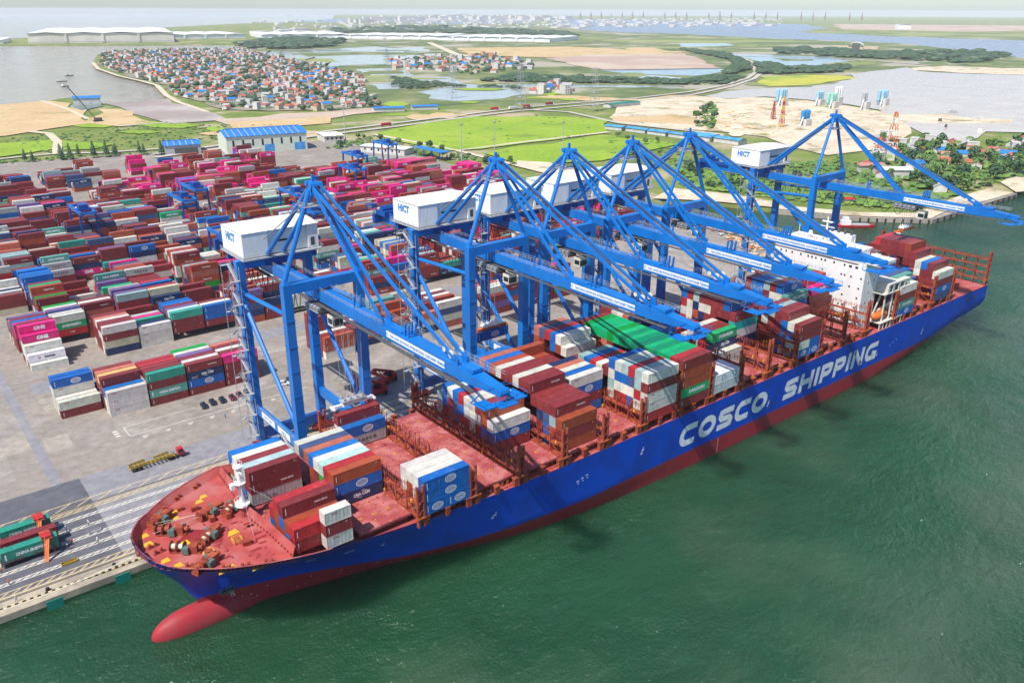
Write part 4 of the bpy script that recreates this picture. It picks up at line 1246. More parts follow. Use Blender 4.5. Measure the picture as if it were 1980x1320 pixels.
# ================================================================== QUAY CRANES
YO = 65.0      # local y = world y + 65
def Y(y): return y+YO
def crane_parts(root, trolley_y):
    LX = 10.15
    for sx in (-1, 1):
        for y in (-80.0, -49.5):
            g = MB()
            g.beam((sx*LX, Y(y), 3.0), (sx*LX, Y(y), 14.5), 2.0, 2.0, 0, 2.5, 2.5)
            g.beam((sx*LX, Y(y), 14.5), (sx*LX, Y(y), 57.0 if y == -80 else 58.6), 2.5, 2.5, 0, 2.2, 2.2)
            for k in range(7):
                z = 8+k*7
                g.box(sx*LX-1.3, sx*LX+1.3, Y(y)-1.3, Y(y)+1.3, z, z+.18)
            g.done('leg', ['blue_steel'], root)
            g = MB()
            for q in (-3.4, 0.2):
                g.box(sx*LX+q, sx*LX+q+3.2, Y(y)-.7, Y(y)+.7, .9, 1.9)
                for w in (.5, 1.7, 2.7):
                    g.tube((sx*LX+q+w, Y(y)-.3, .45), (sx*LX+q+w, Y(y)+.3, .45), .42, 8, 1)
            g.box(sx*LX-2.4, sx*LX+2.4, Y(y)-.8, Y(y)+.8, 1.9, 2.6)
            g.box(sx*LX-1, sx*LX+1, Y(y)-1, Y(y)+1, 2.6, 3.3)
            g.done('bogie', ['red', 'black'], root)
    for y in (-80.0, -49.5):
        g = MB(); g.box(-LX+1, LX-1, Y(y)-.9, Y(y)+.9, 3.4, 6.3); g.done('sill_beam', ['blue_dark'], root)
    for sx in (-1, 1):
        g = MB(); g.box(sx*LX-.7, sx*LX+.7, Y(-78.8), Y(-50.7), 12.4, 15.0)
        for k in range(15):
            y = Y(-78)+k*1.95
            g.tube((sx*LX+sx*.9, y, 15), (sx*LX+sx*.9, y, 16.1), .05, 4, 1)
        for z in (15.6, 16.1):
            g.beam((sx*LX+sx*.9, Y(-78), z), (sx*LX+sx*.9, Y(-51), z), .06, .06, 1)
        g.done('tie_beam', ['blue_steel', 'lgrey'], root)
        g = MB(); g.tube((sx*LX, Y(-78.9), 51.2), (sx*LX, Y(-50.6), 49.6), .6, 8); g.done('tie_strut', ['blue_steel'], root)
        g = MB(); g.tube((sx*LX, Y(-78.9), 18.0), (sx*LX, Y(-50.6), 46.0), .68, 8); g.done('diagonal_brace', ['blue_steel'], root)
    g = MB(); g.box(-LX-.72, -LX-.7, Y(-74), Y(-66), 12.8, 14.8); g.box(-LX-.72, -LX-.7, Y(-64), Y(-55), 12.8, 14.8)
    g.text('HICT', 1.3, (-LX-.74, Y(-70), 13.8), (0, -1, 0), (0, 0, 1), 1); g.text('SAFETY FIRST', .9, (-LX-.74, Y(-59.5), 13.8), (0, -1, 0), (0, 0, 1), 1)
    g.done('sign_board', ['white', 'letter_blue'], root)
    g = MB()
    g.box(-LX-1.1, LX+1.1, Y(-81.1), Y(-78.9), 57.0, 59.6)
    g.beam((-LX, Y(-80), 59.6), (-LX, Y(-80), 61.0), 1.7, 1.7, 0, .9, .9); g.beam((LX, Y(-80), 59.6), (LX, Y(-80), 61.0), 1.7, 1.7, 0, .9, .9)
    for x in (-1.9, 1.9):
        g.box(x-.25, x+.25, Y(-80.9), Y(-79.1), 54.5, 57.0)
    g.done('cross_beam', ['blue_steel'], root)
    g = MB(); g.box(-LX-1.1, LX+1.1, Y(-50.6), Y(-48.4), 56.4, 58.8); g.done('cross_beam', ['blue_steel'], root)
    # girder and boom
    def box_girder(g, y0, y1, taper=False):
        w = 1.65
        if not taper:
            g.box(-w, w, Y(y1), Y(y0), 53.6, 56.3)
        else:
            g.box(-w, w, Y(y1+11), Y(y0), 53.6, 56.3)
            k = len(g.v)
            a, b = Y(y1+11), Y(y1)
            g.v += [(-w, a, 53.6), (w, a, 53.6), (w, a, 56.3), (-w, a, 56.3), (-w*.72, b, 54.3), (w*.72, b, 54.3), (w*.72, b, 55.5), (-w*.72, b, 55.5)]
            for q in ((0, 4, 5, 1), (1, 5, 6, 2), (2, 6, 7, 3), (3, 7, 4, 0), (4, 7, 6, 5)):
                g.f.append(tuple(k+i for i in q)); g.m.append(0)
        for x in (-2.35, 2.35):
            g.box(x-.55, x+.55, Y(y1+(6 if taper else 0)), Y(y0), 53.15, 53.3, 1)
    def rails(g, y0, y1, xs, z, step=2.2):
        for x in xs:
            n = int((y0-y1)/step)
            for k in range(n+1):
                y = Y(y0-k*step)
                g.beam((x, y, z), (x, y, z+1.1), .07, .07)
            for q in (.55, 1.1):
                g.beam((x, Y(y0), z+q), (x, Y(y1), z+q), .06, .06)
    g = MB(); box_girder(g, -14, -76.3); g.done('girder', ['blue_steel', 'dark'], root)
    g = MB(); box_girder(g, -76.8, -154.5, True)
    for y in (-98, -121, -122.5):
        g.beam((-.9, Y(y), 56.3), (-.9, Y(y)-.3, 59.3), .35, .5); g.beam((.9, Y(y), 56.3), (.9, Y(y)-.3, 59.3), .35, .5)
    for y in (-111, -141):
        for x in (-1.2, 1.2):
            g.box(x-.2, x+.2, Y(y)-.9, Y(y)+.9, 56.3, 57.7)
    g.box(-1.3, 1.3, Y(-147), Y(-143), 56.3, 57.0); g.box(-1.0, 1.0, Y(-119.5), Y(-106), 56.3, 56.65)
    g.done('boom', ['blue_steel', 'dark'], root)
    g = MB()
    rails(g, -20, -76, (-1.6, 2.9), 56.3); rails(g, -78, -152, (1.6, 2.9), 56.3); rails(g, -78, -113, (-1.6,), 56.3)
    g.done('handrail', ['lgrey'], root)['kind'] = 'stuff'
    g = MB()
    for a, b in (((-2.2, -150), (-5.2, -151.5)), ((2.2, -150), (5.2, -151.5)), ((-5.2, -151.5), (-5.2, -156)), ((5.2, -151.5), (5.2, -156)), ((-5.2, -156), (5.2, -156)), ((-1.5, -154), (-1.5, -157.5)), ((1.5, -154), (1.5, -157.5))):
        for z in (52.9, 54.0):
            g.beam((a[0], Y(a[1]), z), (b[0], Y(b[1]), z), .18 if z < 53 else .08, .2 if z < 53 else .08)
    for x in (-5.2, -2.6, 0, 2.6, 5.2):
        g.beam((x, Y(-156), 52.9), (x, Y(-156), 54.0), .08, .08)
    g.box(-5.2, -2.2, Y(-156), Y(-152), 52.75, 52.9); g.box(2.2, 5.2, Y(-156), Y(-152), 52.75, 52.9); g.box(-2.2, 2.2, Y(-157.2), Y(-154.5), 52.75, 52.9)
    g.beam((-2.2, Y(-150), 54), (-1.6, Y(-154), 56.4), .12, .12); g.beam((2.2, Y(-150), 54), (1.6, Y(-154), 56.4), .12, .12)
    g.tube((-1.2, Y(-155), 54.9), (1.2, Y(-155), 54.9), .8, 8)
    g.done('boom_tip_platform', ['blue_steel'], root)
    g = MB(); g.box(-1.70, -1.67, Y(-137.5), Y(-114.2), 54.25, 55.75)
    g.text('HICT   TAN CANG HAI PHONG INTERNATIONAL CONTAINER TERMINAL', .95, (-1.72, Y(-125.8), 54.95), (0, -1, 0), (0, 0, 1), 1, .78, .035)
    g.done('name_board', ['white', 'letter_blue'], root)
    # a-frame
    for sx in (-1, 1):
        g = MB(); g.tube((sx*LX, Y(-80), 60.6), (sx*1.3, Y(-79.2), 81.8), .62, 8); g.done('apex_leg', ['blue_steel'], root)
        g = MB(); g.tube((sx*1.0, Y(-78.6), 82.2), (sx*2.5, Y(-50.2), 58.8), .6, 8); g.done('back_stay', ['blue_steel'], root)
        g = MB(); g.beam((sx*.9, Y(-80), 83), (sx*1.2, Y(-111), 57.4), .42, .8); g.done('inner_forestay', ['blue_steel'], root)
        g = MB(); g.beam((sx*1.1, Y(-80), 83.4), (sx*1.3, Y(-141), 57.4), .42, .85)
        g.beam((sx*.5, Y(-80), 84), (sx*.5, Y(-139), 58.5), .12, .12, 1)
        g.done('outer_forestay', ['blue_steel', 'dark'], root)
    g = MB()
    g.beam((0, Y(-79.3), 80.8), (0, Y(-79.3), 84.0), 2.8, 2.4, 0, 1.8, 1.6); g.tube((-1.6, Y(-80.5), 83.2), (1.6, Y(-80.5), 83.2), .9, 10); g.tube((-1.4, Y(-78), 83.4), (1.4, Y(-78), 83.4), .7, 10)
    g.box(-.3, .3, Y(-79.6), Y(-79), 84, 85.6)
    g.done('apex_head', ['blue_steel'], root)
    g = MB()
    g.box(-3.4, 3.4, Y(-80.9), Y(-76.8), 78.0, 78.15)
    for x0, y0, x1, y1 in ((-3.4, -80.9, 3.4, -80.9), (3.4, -80.9, 3.4, -76.8), (3.4, -76.8, -3.4, -76.8), (-3.4, -76.8, -3.4, -80.9)):
        for z in (78.7, 79.2):
            g.beam((x0, Y(y0), z), (x1, Y(y1), z), .07, .07)
        for k in range(5):
            t = k/4
            g.beam((x0+(x1-x0)*t, Y(y0+(y1-y0)*t), 78.1), (x0+(x1-x0)*t, Y(y0+(y1-y0)*t), 79.2), .07, .07)
    g.beam((-2.4, Y(-77), 78), (-6.6, Y(-60), 66.4), .5, .1); g.beam((-2.9, Y(-77), 79), (-7.1, Y(-60), 67.4), .08, .08)
    g.done('apex_platform', ['lgrey'], root)
    g = MB()
    for x in (-1.5, 1.1):
        g.tube((x, Y(-139.4), 58.1), (x+.4, Y(-139.4), 58.1), .85, 10); g.tube((x, Y(-137.2), 58.5), (x+.4, Y(-137.2), 58.5), .6, 10)
    g.done('rope_sheave', ['cream'], root)
    # machinery house
    g = MB()
    g.box(-9.3, -2.0, Y(-51.5), Y(-36.5), 59.4, 66.4); g.box(-2.0, 10.2, Y(-50.3), Y(-36.5), 59.4, 66.4); g.box(10.2, 13.4, Y(-51.1), Y(-36.5), 59.4, 66.4)
    k = len(g.v)
    g.v += [(-9.5, Y(-51.7), 66.4), (13.6, Y(-51.7), 66.4), (13.6, Y(-36.3), 66.4), (-9.5, Y(-36.3), 66.4), (-9.5, Y(-44), 67.1), (13.6, Y(-44), 67.1)]
    for q in ((0, 1, 5, 4), (2, 3, 4, 5), (1, 2, 5), (3, 0, 4), (3, 2, 1, 0)):
        g.f.append(tuple(k+i for i in q)); g.m.append(0)
    for j in range(14):
        x = -9.1+j*.52
        g.box(x, x+.06, Y(-51.54), Y(-51.5), 59.6, 66.2)
    for j in range(20):
        x = -1.7+j*.6
        g.box(x, x+.06, Y(-50.34), Y(-50.3), 59.6, 66.2)
    mh = g.done('machinery_house', ['white'], root)
    g = MB(); g.box(.2, 7.6, Y(-50.7), Y(-50.3), 63.2, 63.4, 1); g.box(.3, 7.5, Y(-50.36), Y(-50.3), 62.5, 63.2, 0); g.done('louvre', ['glass', 'white'], mh)
    g = MB(); g.box(11, 12.2, Y(-51.16), Y(-51.1), 60, 62.4, 0); g.done('door', ['dark'], mh)
    g = MB(); g.text('HICT', 3.0, (-9.34, Y(-43), 64.2), (0, -1, 0), (0, 0, 1), 0, .95, .05); g.done('lettering', ['letter_blue'], mh)
    g = MB()
    g.box(-9.9, 14, Y(-52.6), Y(-35.6), 58.9, 59.2, 1)
    g.box(-9.0, 13, Y(-50.3), Y(-48.2), 56.6, 58.9); g.box(-9.0, 13, Y(-38.5), Y(-36.8), 56.4, 58.9); g.box(-3, 3, Y(-51), Y(-36), 56.3, 58.9)
    for x0, y0, x1, y1 in ((-9.9, -52.6, 14, -52.6), (-9.9, -52.6, -9.9, -35.6), (14, -52.6, 14, -35.6)):
        for z in (59.8, 60.3):
            g.beam((x0, Y(y0), z), (x1, Y(y1), z), .07, .07, 1)
        for k in range(12):
            t = k/11
            g.beam((x0+(x1-x0)*t, Y(y0+(y1-y0)*t), 59.2), (x0+(x1-x0)*t, Y(y0+(y1-y0)*t), 60.3), .07, .07, 1)
    g.done('house_platform', ['blue_dark', 'lgrey'], root)
    g = MB()
    g.box(-3.4, 3.4, Y(-20.5), Y(-15), 56.3, 58.0); g.tube((-3, Y(-17.5), 58.6), (3, Y(-17.5), 58.6), 1.1, 8); g.box(-4.4, 4.4, Y(-15), Y(-13.4), 53.2, 56.5); g.box(-2.6, -1.6, Y(-30), Y(-22), 56.3, 57.6)
    for x in (-3, -1, 1, 3):
        g.tube((x, Y(-14.4), 56.5), (x, Y(-14.4), 58), .5, 7)
    g.done('backreach_sheaves', ['blue_dark'], root)
    # trolley with cab
    ty = Y(trolley_y)
    tr = put('trolley', None, root)
    g = MB()
    g.box(-3.6, 3.6, ty-4.4, ty+4.4, 51.9, 52.5); g.box(-3.6, -2.9, ty-4.4, ty+4.4, 52.5, 53.4); g.box(2.9, 3.6, ty-4.4, ty+4.4, 52.5, 53.4)
    for k in range(6):
        y = ty-3.6+k*1.4
        g.tube((-3.4, y, 51.5), (3.4, y, 51.5), .38, 7)
    g.done('trolley_frame', ['dark'], tr)
    g = MB()
    for x in (-4.5, 4.5):
        for k in range(9):
            y = ty-4.4+k*1.1
            g.beam((x, y, 52.2), (x, y, 53.5), .07, .07)
        for z in (52.8, 53.5):
            g.beam((x, ty-4.4, z), (x, ty+4.4, z), .07, .07)
        g.box(x-.5 if x > 0 else x, x if x > 0 else x+.5, ty-4.4, ty+4.4, 52.0, 52.15)
    for k in range(5):
        g.box(-4.2, -3.2, ty-4+k*1.7, ty-3+k*1.7, 52.5, 53.3)
    g.done('trolley_walkway', ['lgrey'], tr)['kind'] = 'stuff'
    g = MB(); g.box(-2.0, 1.0, ty-7.4, ty-4.6, 48.6, 51.4, 0); g.box(-1.9, .9, ty-7.45, ty-6.4, 48.9, 50.6, 1); g.box(-2.05, -1.9, ty-7.2, ty-5, 49.2, 50.6, 1); g.beam((-.5, ty-5, 51.4), (-.5, ty-4, 52), .5, .5, 0)
    g.done('operator_cab', ['cream', 'glass'], tr)
    # festoon cable under the girder
    g = MB()
    def loops(y0, y1, n, x, z, dr):
        for k in range(n):
            a = y0+(y1-y0)*k/n; b = y0+(y1-y0)*(k+1)/n
            pts = [(x, Y(a+(b-a)*i/8), z-dr*math.sin(math.pi*i/8)) for i in range(9)]
            g.path(pts, .11, 4)
    loops(-26, -72, 13, -2.9, 53.1, 4.6)
    if trolley_y < -100:
        loops(-78, trolley_y, 7, -2.9, 53.1, 4.2)
    g.done('festoon_cable', ['black'], root)['kind'] = 'stuff'
    # stair tower on the near landside leg
    g = MB()
    zz = 3.0
    k = 0
    xa, xb = -LX-1.5, -LX-4.1
    while zz < 56:
        y0, y1 = (Y(-52.2), Y(-47.2)) if k % 2 else (Y(-47.2), Y(-52.2))
        x = -LX-2.1 if k % 2 else -LX-3.3
        g.beam((x, y0, zz), (x, y1, zz+3.4), .8, .14)
        for q in (-.4, .4):
            g.beam((x+q, y0, zz+1.0), (x+q, y1, zz+4.4), .07, .07)
        g.box(xb, xa, min(y1, y1+(1.1 if y1 > Y(-50) else -1.1)), max(y1, y1+(1.1 if y1 > Y(-50) else -1.1)), zz+3.35, zz+3.5)
        g.beam((xb, y1, zz+4.5), (xa, y1, zz+4.5), .07, .07)
        zz += 3.4; k += 1
    for x in (xa, xb):
        for y in (Y(-53), Y(-46.4)):
            g.beam((x, y, 3), (x, y, 58), .14, .14)
    g.done('stair_tower', ['lgrey'], root)
    g = MB()
    zz = 6.5
    k = 0
    while zz < 14:
        g.beam((-LX-1.5, Y(-78)+k*1, zz), (-LX-1.5, Y(-72)+k*1, zz+3.8), .8, .14); g.beam((-LX-1.9, Y(-78)+k, zz+1), (-LX-1.9, Y(-72)+k, zz+4.8), .07, .07)
        zz += 3.8; k += 1
    for y in (-79, -75, -71):
        g.beam((-LX-1.9, Y(y), 2), (-LX-1.9, Y(y), 14), .1, .1)
    g.done('access_ladder', ['lgrey'], root)

CRX = [40.2, 97.0, 125.4, 153.4, 182.0, 273.6]
CLAB = ['nearest blue quay crane, its boom ending above the forward holds beside the bow', 'second blue quay crane from the bow, lifting a blue box off a truck',
        'third blue quay crane from the bow, standing close behind the second', 'fourth blue quay crane from the bow, middle of the close-set group',
        'fifth blue quay crane, its boom tip in front of the white bridge windows', 'farthest blue quay crane, standing alone beyond the white deckhouse']
for i, x in enumerate(CRX):
    rt = empty('quay_crane', (x, -YO, 0), CLAB[i], 'crane', 'blue ship to shore cranes along the quay')
    if i == 0:
        crane_parts(rt, -80.5)
        freeze(rt)
        proto = rt
    elif i == 5:
        crane_parts(rt, -116)
    else:
        for ch in KIDS[proto.name]:
            copy_tree(ch, rt)
# spreaders hanging from the trolleys
def spreader(x, y, z, ztop, label, frame):
    t = empty('container_spreader', (x, y, z), label, 'spreader', 'spreaders hanging from the quay cranes')
    g = MB()
    g.box(-6.0, 6.0, -.35, .35, .25, .85); g.box(-6.1, -5.6, -1.2, 1.2, .05, .55); g.box(5.6, 6.1, -1.2, 1.2, .05, .55); g.box(-3.2, -2.4, -.9, .9, .2, .8); g.box(2.4, 3.2, -.9, .9, .2, .8)
    g.done('spreader_beam', [frame], t)
    g = MB()
    g.box(-3.4, 3.4, -1.1, 1.1, 1.3, 1.8)
    for sx in (-2.6, -.9, .9, 2.6):
        for sy in (-.8, .8):
            g.tube((sx, sy-.1, 2.1), (sx, sy+.1, 2.1), .45, 8)
    for sx in (-2, 2):
        g.beam((sx, 0, .8), (sx, 0, 1.3), .5, .8)
    g.done('headblock', ['white' if frame != 'white' else 'lgrey'], t)
    g = MB()
    for sx in (-2.6, -.9, .9, 2.6):
        for sy in (-.8, .8):
            g.tube((sx, sy, 2.1), (sx*.9, sy*3, ztop-z), .05, 4)
    g.done('hoist_rope', ['grey'], t)
spreader(40.2, -91.8, 28.1, 51.9, 'white spreader just above the maroon container at the shore side of the hold', 'white')
spreader(97.0, -76.4, 30.9, 51.9, 'orange spreader holding the blue container under the second crane', 'orange')
spreader(273.6, -116, 42.5, 51.9, 'orange spreader hanging over the stern stacks under the farthest crane', 'orange')

# ================================================================== CONTAINERS
PAL = {'m': ((0.215, 0.026, 0.028), 'maroon'), 'M': ((0.215, 0.026, 0.028), 'maroon'), 'r': ((0.42, 0.025, 0.030), 'red'), 'R': ((0.46, 0.02, 0.022), 'red'), 'o': ((0.34, 0.062, 0.025), 'rust brown'), 's': ((0.46, 0.13, 0.085), 'salmon'),
       'w': ((0.62, 0.60, 0.53), 'white'), 'W': ((0.62, 0.60, 0.53), 'white'), 'z': ((0.48, 0.43, 0.30), 'grimy cream'), 'b': ((0.004, 0.125, 0.44), 'blue'), 'B': ((0.004, 0.115, 0.43), 'blue'), 'd': ((0.05, 0.085, 0.19), 'slate blue'),
       'n': ((0.010, 0.030, 0.105), 'navy'), 'N': ((0.010, 0.030, 0.105), 'navy'), 'g': ((0.0, 0.30, 0.035), 'green'), 'G': ((0.01, 0.36, 0.13), 'green'), 'q': ((0.0, 0.17, 0.09), 'dark green'), 'e': ((0.0, 0.36, 0.13), 'bright green'), 'f': ((0.0, 0.22, 0.10), 'mid green'),
       't': ((0.03, 0.30, 0.22), 'teal'), 'T': ((0.10, 0.31, 0.25), 'pale teal'), 'l': ((0.42, 0.60, 0.58), 'pale aqua'), 'X': ((0.01, 0.38, 0.36), 'turquoise'), 'p': ((0.72, 0.015, 0.20), 'magenta'), 'P': ((0.72, 0.015, 0.20), 'magenta'),
       'y': ((0.36, 0.36, 0.34), 'grey'), 'C': ((0.40, 0.40, 0.39), 'grey'), 'k': ((0.30, 0.43, 0.41), 'grey green'), 'I': ((0.70, 0.70, 0.70), 'white'), 'v': ((0.17, 0.10, 0.26), 'violet'), 'x': ((0.66, 0.42, 0.14), 'tan orange'), 'A': ((0.75, 0.17, 0.02), 'orange'), 'H': ((0.36, 0.055, 0.025), 'rust red'), 'V': ((0.76, 0.77, 0.78), 'bright white'), 'Y': ((0.46, 0.5, 0.52), 'pale grey')}
CH, CW, CL40, CL20 = 2.86, 2.44, 12.19, 6.06
def cont_mesh(L):
    g = MB()
    a, b = L/2, CW/2
    g.box(-a+.06, a-.06, -b+.05, b-.05, .05, CH-.03)
    for sx in (-1, 1):
        for sy in (-1, 1):
            g.box(sx*a-(.16 if sx > 0 else 0), sx*a+(.16 if sx < 0 else 0), sy*b-(.14 if sy > 0 else 0), sy*b+(.14 if sy < 0 else 0), 0, CH)
    for sy in (-1, 1):
        y0 = sy*b-(.1 if sy > 0 else 0)
        g.box(-a+.16, a-.16, y0, y0+.1, 0, .16); g.box(-a+.16, a-.16, y0, y0+.1, CH-.12, CH-.005)
    for sx in (-1, 1):
        x0 = sx*a-(.1 if sx > 0 else 0)
        g.box(x0, x0+.1, -b+.14, b-.14, 0, .16); g.box(x0, x0+.1, -b+.14, b-.14, CH-.12, CH-.005)
    # corrugated long side towards the water and ribbed roof
    n = int(L/.9)
    for k in range(n):
        x = -a+.4+k*(L-.8)/n
        g.box(x, x+.4, -b+.022, -b+.05, .18, CH-.14)
        g.box(x, x+.4, -b+.2, b-.2, CH-.03, CH-.012)
    return g.mesh('shipping_container', ['cpaint'])
def door_mesh():
    g = MB()
    g.box(-.03, .03, .01, 1.06, .18, CH-.14)
    for y in (.32, .78):
        g.tube((-.05, y, .2), (-.05, y, CH-.16), .03, 4)
        g.box(-.075, -.03, y-.14, y+.14, 1.0, 1.1)
    return g.mesh('door', ['cpaint'])
CM40, CM20, DOORM = cont_mesh(CL40), cont_mesh(CL20), door_mesh()
BR = {}
def brand_geo(code, L):
    """lettering on the long side that faces the water (local y = -CW/2)"""
    key = (code, L)
    if key in BR: return BR[key]
    g = MB()
    y = -CW/2-.012
    xd, zd = (1, 0, 0), (0, 0, 1)
    h = CH/2
    mats = ['letter_white', 'letter_dark', 'letter_red', 'letter_blue']
    tall = L/2-.7
    if code == 'B':
        cx = .9 if L > 8 else .3
        g.ring((cx, y, h), xd, zd, 1.55, .98, .16, 18, 0); g.ring((cx, y, h), xd, zd, 1.12, .68, .14, 16, 0)
        g.text('COSCO', .62, (cx, y, h), xd, zd, 0, .8)
        for q in (-.42, .42):
            g.box(cx-.9, cx+.9, y, y+.004, h+q-.05, h+q+.05, 0)
        g.box(-tall-.05, -tall+.12, y, y+.004, .5, 2.3, 0)
    elif code == 'N':
        g.text('CMA CGM', 1.15, (.6, y, h), xd, zd, 0, .78, .05)
        for s in (-1, 1):
            for k in range(6):
                x = .6+s*(.1+k*.22)
                g.face([(x-.14, y, h+s*(.78-.03*k*k*.35)), (x+.14, y, h+s*(.78-.03*k*k*.35)), (x+.14, y, h+s*(.90-.03*k*k*.35)), (x-.14, y, h+s*(.90-.03*k*k*.35))][::s], 0)
        g.text('SHIPPING LINE', .34, (-tall+1.6, y, .9), xd, zd, 0, 1.0)
        g.text('cma-cgm.com', .34, (-tall+1.5, y, .5), xd, zd, 0, 1.0)
    elif code in 'G':
        g.text('EVERGREEN', 1.35, (.7, y, h), xd, zd, 0, .95, .06)
    elif code in 'P':
        g.text('ONE', 1.75, (.6, y, h), xd, zd, 0, 1.0, .09)
    elif code == 'T':
        g.text('CHINA SHIPPING', 1.1, (.3, y, h), xd, zd, 0, .82, .06); g.box(-tall-.05, -tall+.3, y, y+.004, .6, 2.2, 0)
    elif code == 'C':
        g.text('C O S C O', 1.1, (.4, y, h), xd, zd, 1, 1.1, .05); g.text('COSCO', .4, (.4, y, .45), xd, zd, 1)
    elif code == 'W':
        g.text('OOCL', .42, (-tall+1.5, y, CH-.62), xd, zd, 2, 1.2, .05)
    elif code == 'I':
        g.text('Interasia', 1.15, (.9, y, h), xd, zd, 1, .9, .05); g.ring((-2.6, y, h), xd, zd, .5, .45, .45, 10, 2)
    elif code == 'M':
        g.text('YANG MING', .55, (2.6, y, h), xd, zd, 0, 1.0, .04); g.box(-tall-.05, -tall+.1, y, y+.004, .6, 2.2, 0)
    elif code == 'H':
        g.text('Hapag-Lloyd', .95, (0.5, y, h), xd, zd, 0, .8, .04)
    elif code == 'R':
        g.text('K LINE', .6, (.5, y, h), xd, zd, 0, 1.0, .04)
    elif code == 'V':
        g.ring((-1.2, y, h), xd, zd, 1.1, .75, .2, 14, 3); g.box(4.2, 4.7, y, y+.004, h+.1, h+.6, 1); g.box(4.2, 4.7, y, y+.004, h-.8, h-.3, 1)
    elif code in 'mosrbt':
        g.box(-tall-.05, -tall+.1, y, y+.004, .7, 2.1, 0)
        g.text('22G1' if L < 8 else '45G1', .26, (tall-.6, y, CH-.55), xd, zd, 0)
    BR[key] = (g, g.mesh('lettering', mats) if g.f else None)
    return BR[key]

CONT = []      # dict per container
def addc(area, bay, row, tier, x, y, z, L, code, text):
    CONT.append(dict(area=area, bay=bay, row=row, tier=tier, x=x, y=y, z=z, L=L, c=code, t=text))
SHIPC = {
 1: {15: 'wob', 14: 'nww', 13: 'mrm', 12: 'bml', 11: 'yMm', 6: 'br', 5: 'oor', 4: 'obM', 3: 'bo', 2: 'Mr'},
 2: {13: 'oww', 12: 'bbd', 11: 'mms', 10: 'mob', 9: 'omw', 8: 'wgl', 7: 'mrr', 6: 'NBo'},
 3: {16: 'ywm', 15: 'CB', 3: 'www', 2: 'mow', 1: 'www', 0: '2BB'},
 5: {14: 'wkk', 13: 'rmbb', 12: 'bomw', 11: 'mbdb', 10: 'wrbr', 9: 'mrww', 8: 'mwww', 7: 'mrym', 6: 'mboo', 5: 'mBW'},
 6: {15: 'mrbmb', 14: 'mbrms', 13: 'rmmbb', 12: 'mmoro', 11: 'bmmww', 10: 'mommm', 9: 'mmmmm', 8: 'wnmww', 7: 'mrmmm', 6: 'mdwmM', 5: 'wrnm', 4: 'mmnm', 3: 'bbdm', 2: 'mokM', 1: 'omo'},
 7: {16: 'rmmo', 15: 'mmo', 14: 'mbm', 13: 'bmm', 12: 'mmr', 11: 'wmb', 10: 'bmwn', 9: 'mmws', 8: 'mwww', 7: 'wmbb', 6: 'bmBW'},
 8: {18: 'mmros', 17: 'mromd', 16: 'rmoor', 15: 'mrobb', 14: 'mmoow', 13: 'mmWW', 12: 'mmm', 11: 'mwr', 10: 'mwbk', 9: 'mmwb', 8: 'wmmr', 7: 'mmww', 6: 'mmwm', 5: 'rwkwb', 4: 'mmwbw', 3: 'mrwbk', 2: 'mbwdr', 1: 'mwrkk', 0: 'rWWmW'},
 9: {16: 'mmrmm', 15: 'mmmqg', 14: 'mmgge', 13: 'mmmme', 12: 'mgrse', 11: 'mmrmg', 10: 'mmmge', 9: 'mmggf', 8: 'mmmqe', 7: 'mmmgf', 6: 'mmqgq', 5: 'mmmge', 4: 'mmgqf', 3: 'mmmge', 2: 'mmmge', 1: 'momrr', 0: 'mGoom'},
 10: {18: 'mmmmm', 17: 'mmrmm', 16: 'mbmww', 15: 'mmbww', 14: 'mrmos', 13: 'mbmnN', 11: 'mbbb', 10: 'mmbb', 9: 'mmr', 8: 'mmW', 6: 'm', 2: 'wV', 1: 'wV', 0: 'YV'},
 11: {12: 'mmm', 11: 'mmr', 9: 'mmw', 8: 'mmww', 7: 'mmwm', 6: 'mmrm', 5: 'mwNG', 4: 'ww'},
 12: {14: 'mrrwrb', 13: 'mmwwwr', 12: 'mbtonk', 11: 'rmmnwm', 10: 'mmmmwm', 9: 'mwbmmm', 8: 'mbwmmm', 7: 'mmwrmB', 6: 'mnWXm'},
 13: {8: 'mmm', 7: 'mwmm', 6: 'mmm', 5: 'mmmwm', 4: 'mmmmk', 3: 'bbmmm', 2: 'wbbbm', 1: 'kwbw', 0: '24mm'},
 14: {12: 'mmmmmm', 11: 'mwmmbb', 10: 'mmbbbb', 9: 'mmmwmk', 8: 'mmbwwm', 7: 'mmwwwB', 6: 'mmnbT'},
 15: {14: 'mmmmp', 13: 'mmmms', 12: 'mmmmps', 11: 'mmmmsp', 10: 'mmmmgm', 9: 'mmmmpg', 8: 'mmmmrm', 7: 'mmmmmr', 6: 'mommP'},
 17: {0: 'BTmW', 1: 'mmbkT', 2: 'mmmbd', 3: 'mmmbb', 5: 'mmmm', 6: 'mmmn', 8: 'mmmwm', 9: 'mmmw', 10: 'mmmmr', 12: 'mmmwm'},
 18: {3: 'mmb', 4: 'mmmb', 5: 'mmmn', 6: 'mmmmm', 8: 'mmmmm', 9: 'mwmmw', 10: 'mmmmm', 12: 'mmmmmb'},
 19: {0: 'dBmW', 1: 'mmmmm', 2: 'mmmmB', 3: 'mmmww', 4: 'mmommm', 5: 'mmmkmmo', 6: 'mmmmbmm', 7: 'mmmmnmm', 8: 'mmmmbmm', 9: 'mmmbnmm', 10: 'mmmmbmr', 11: 'mmmmmm'}}
BAYW = {17: 'first bay aft of deckhouse', 18: 'second bay aft of deckhouse', 19: 'last bay at the stern'}
ROW0 = -134.586
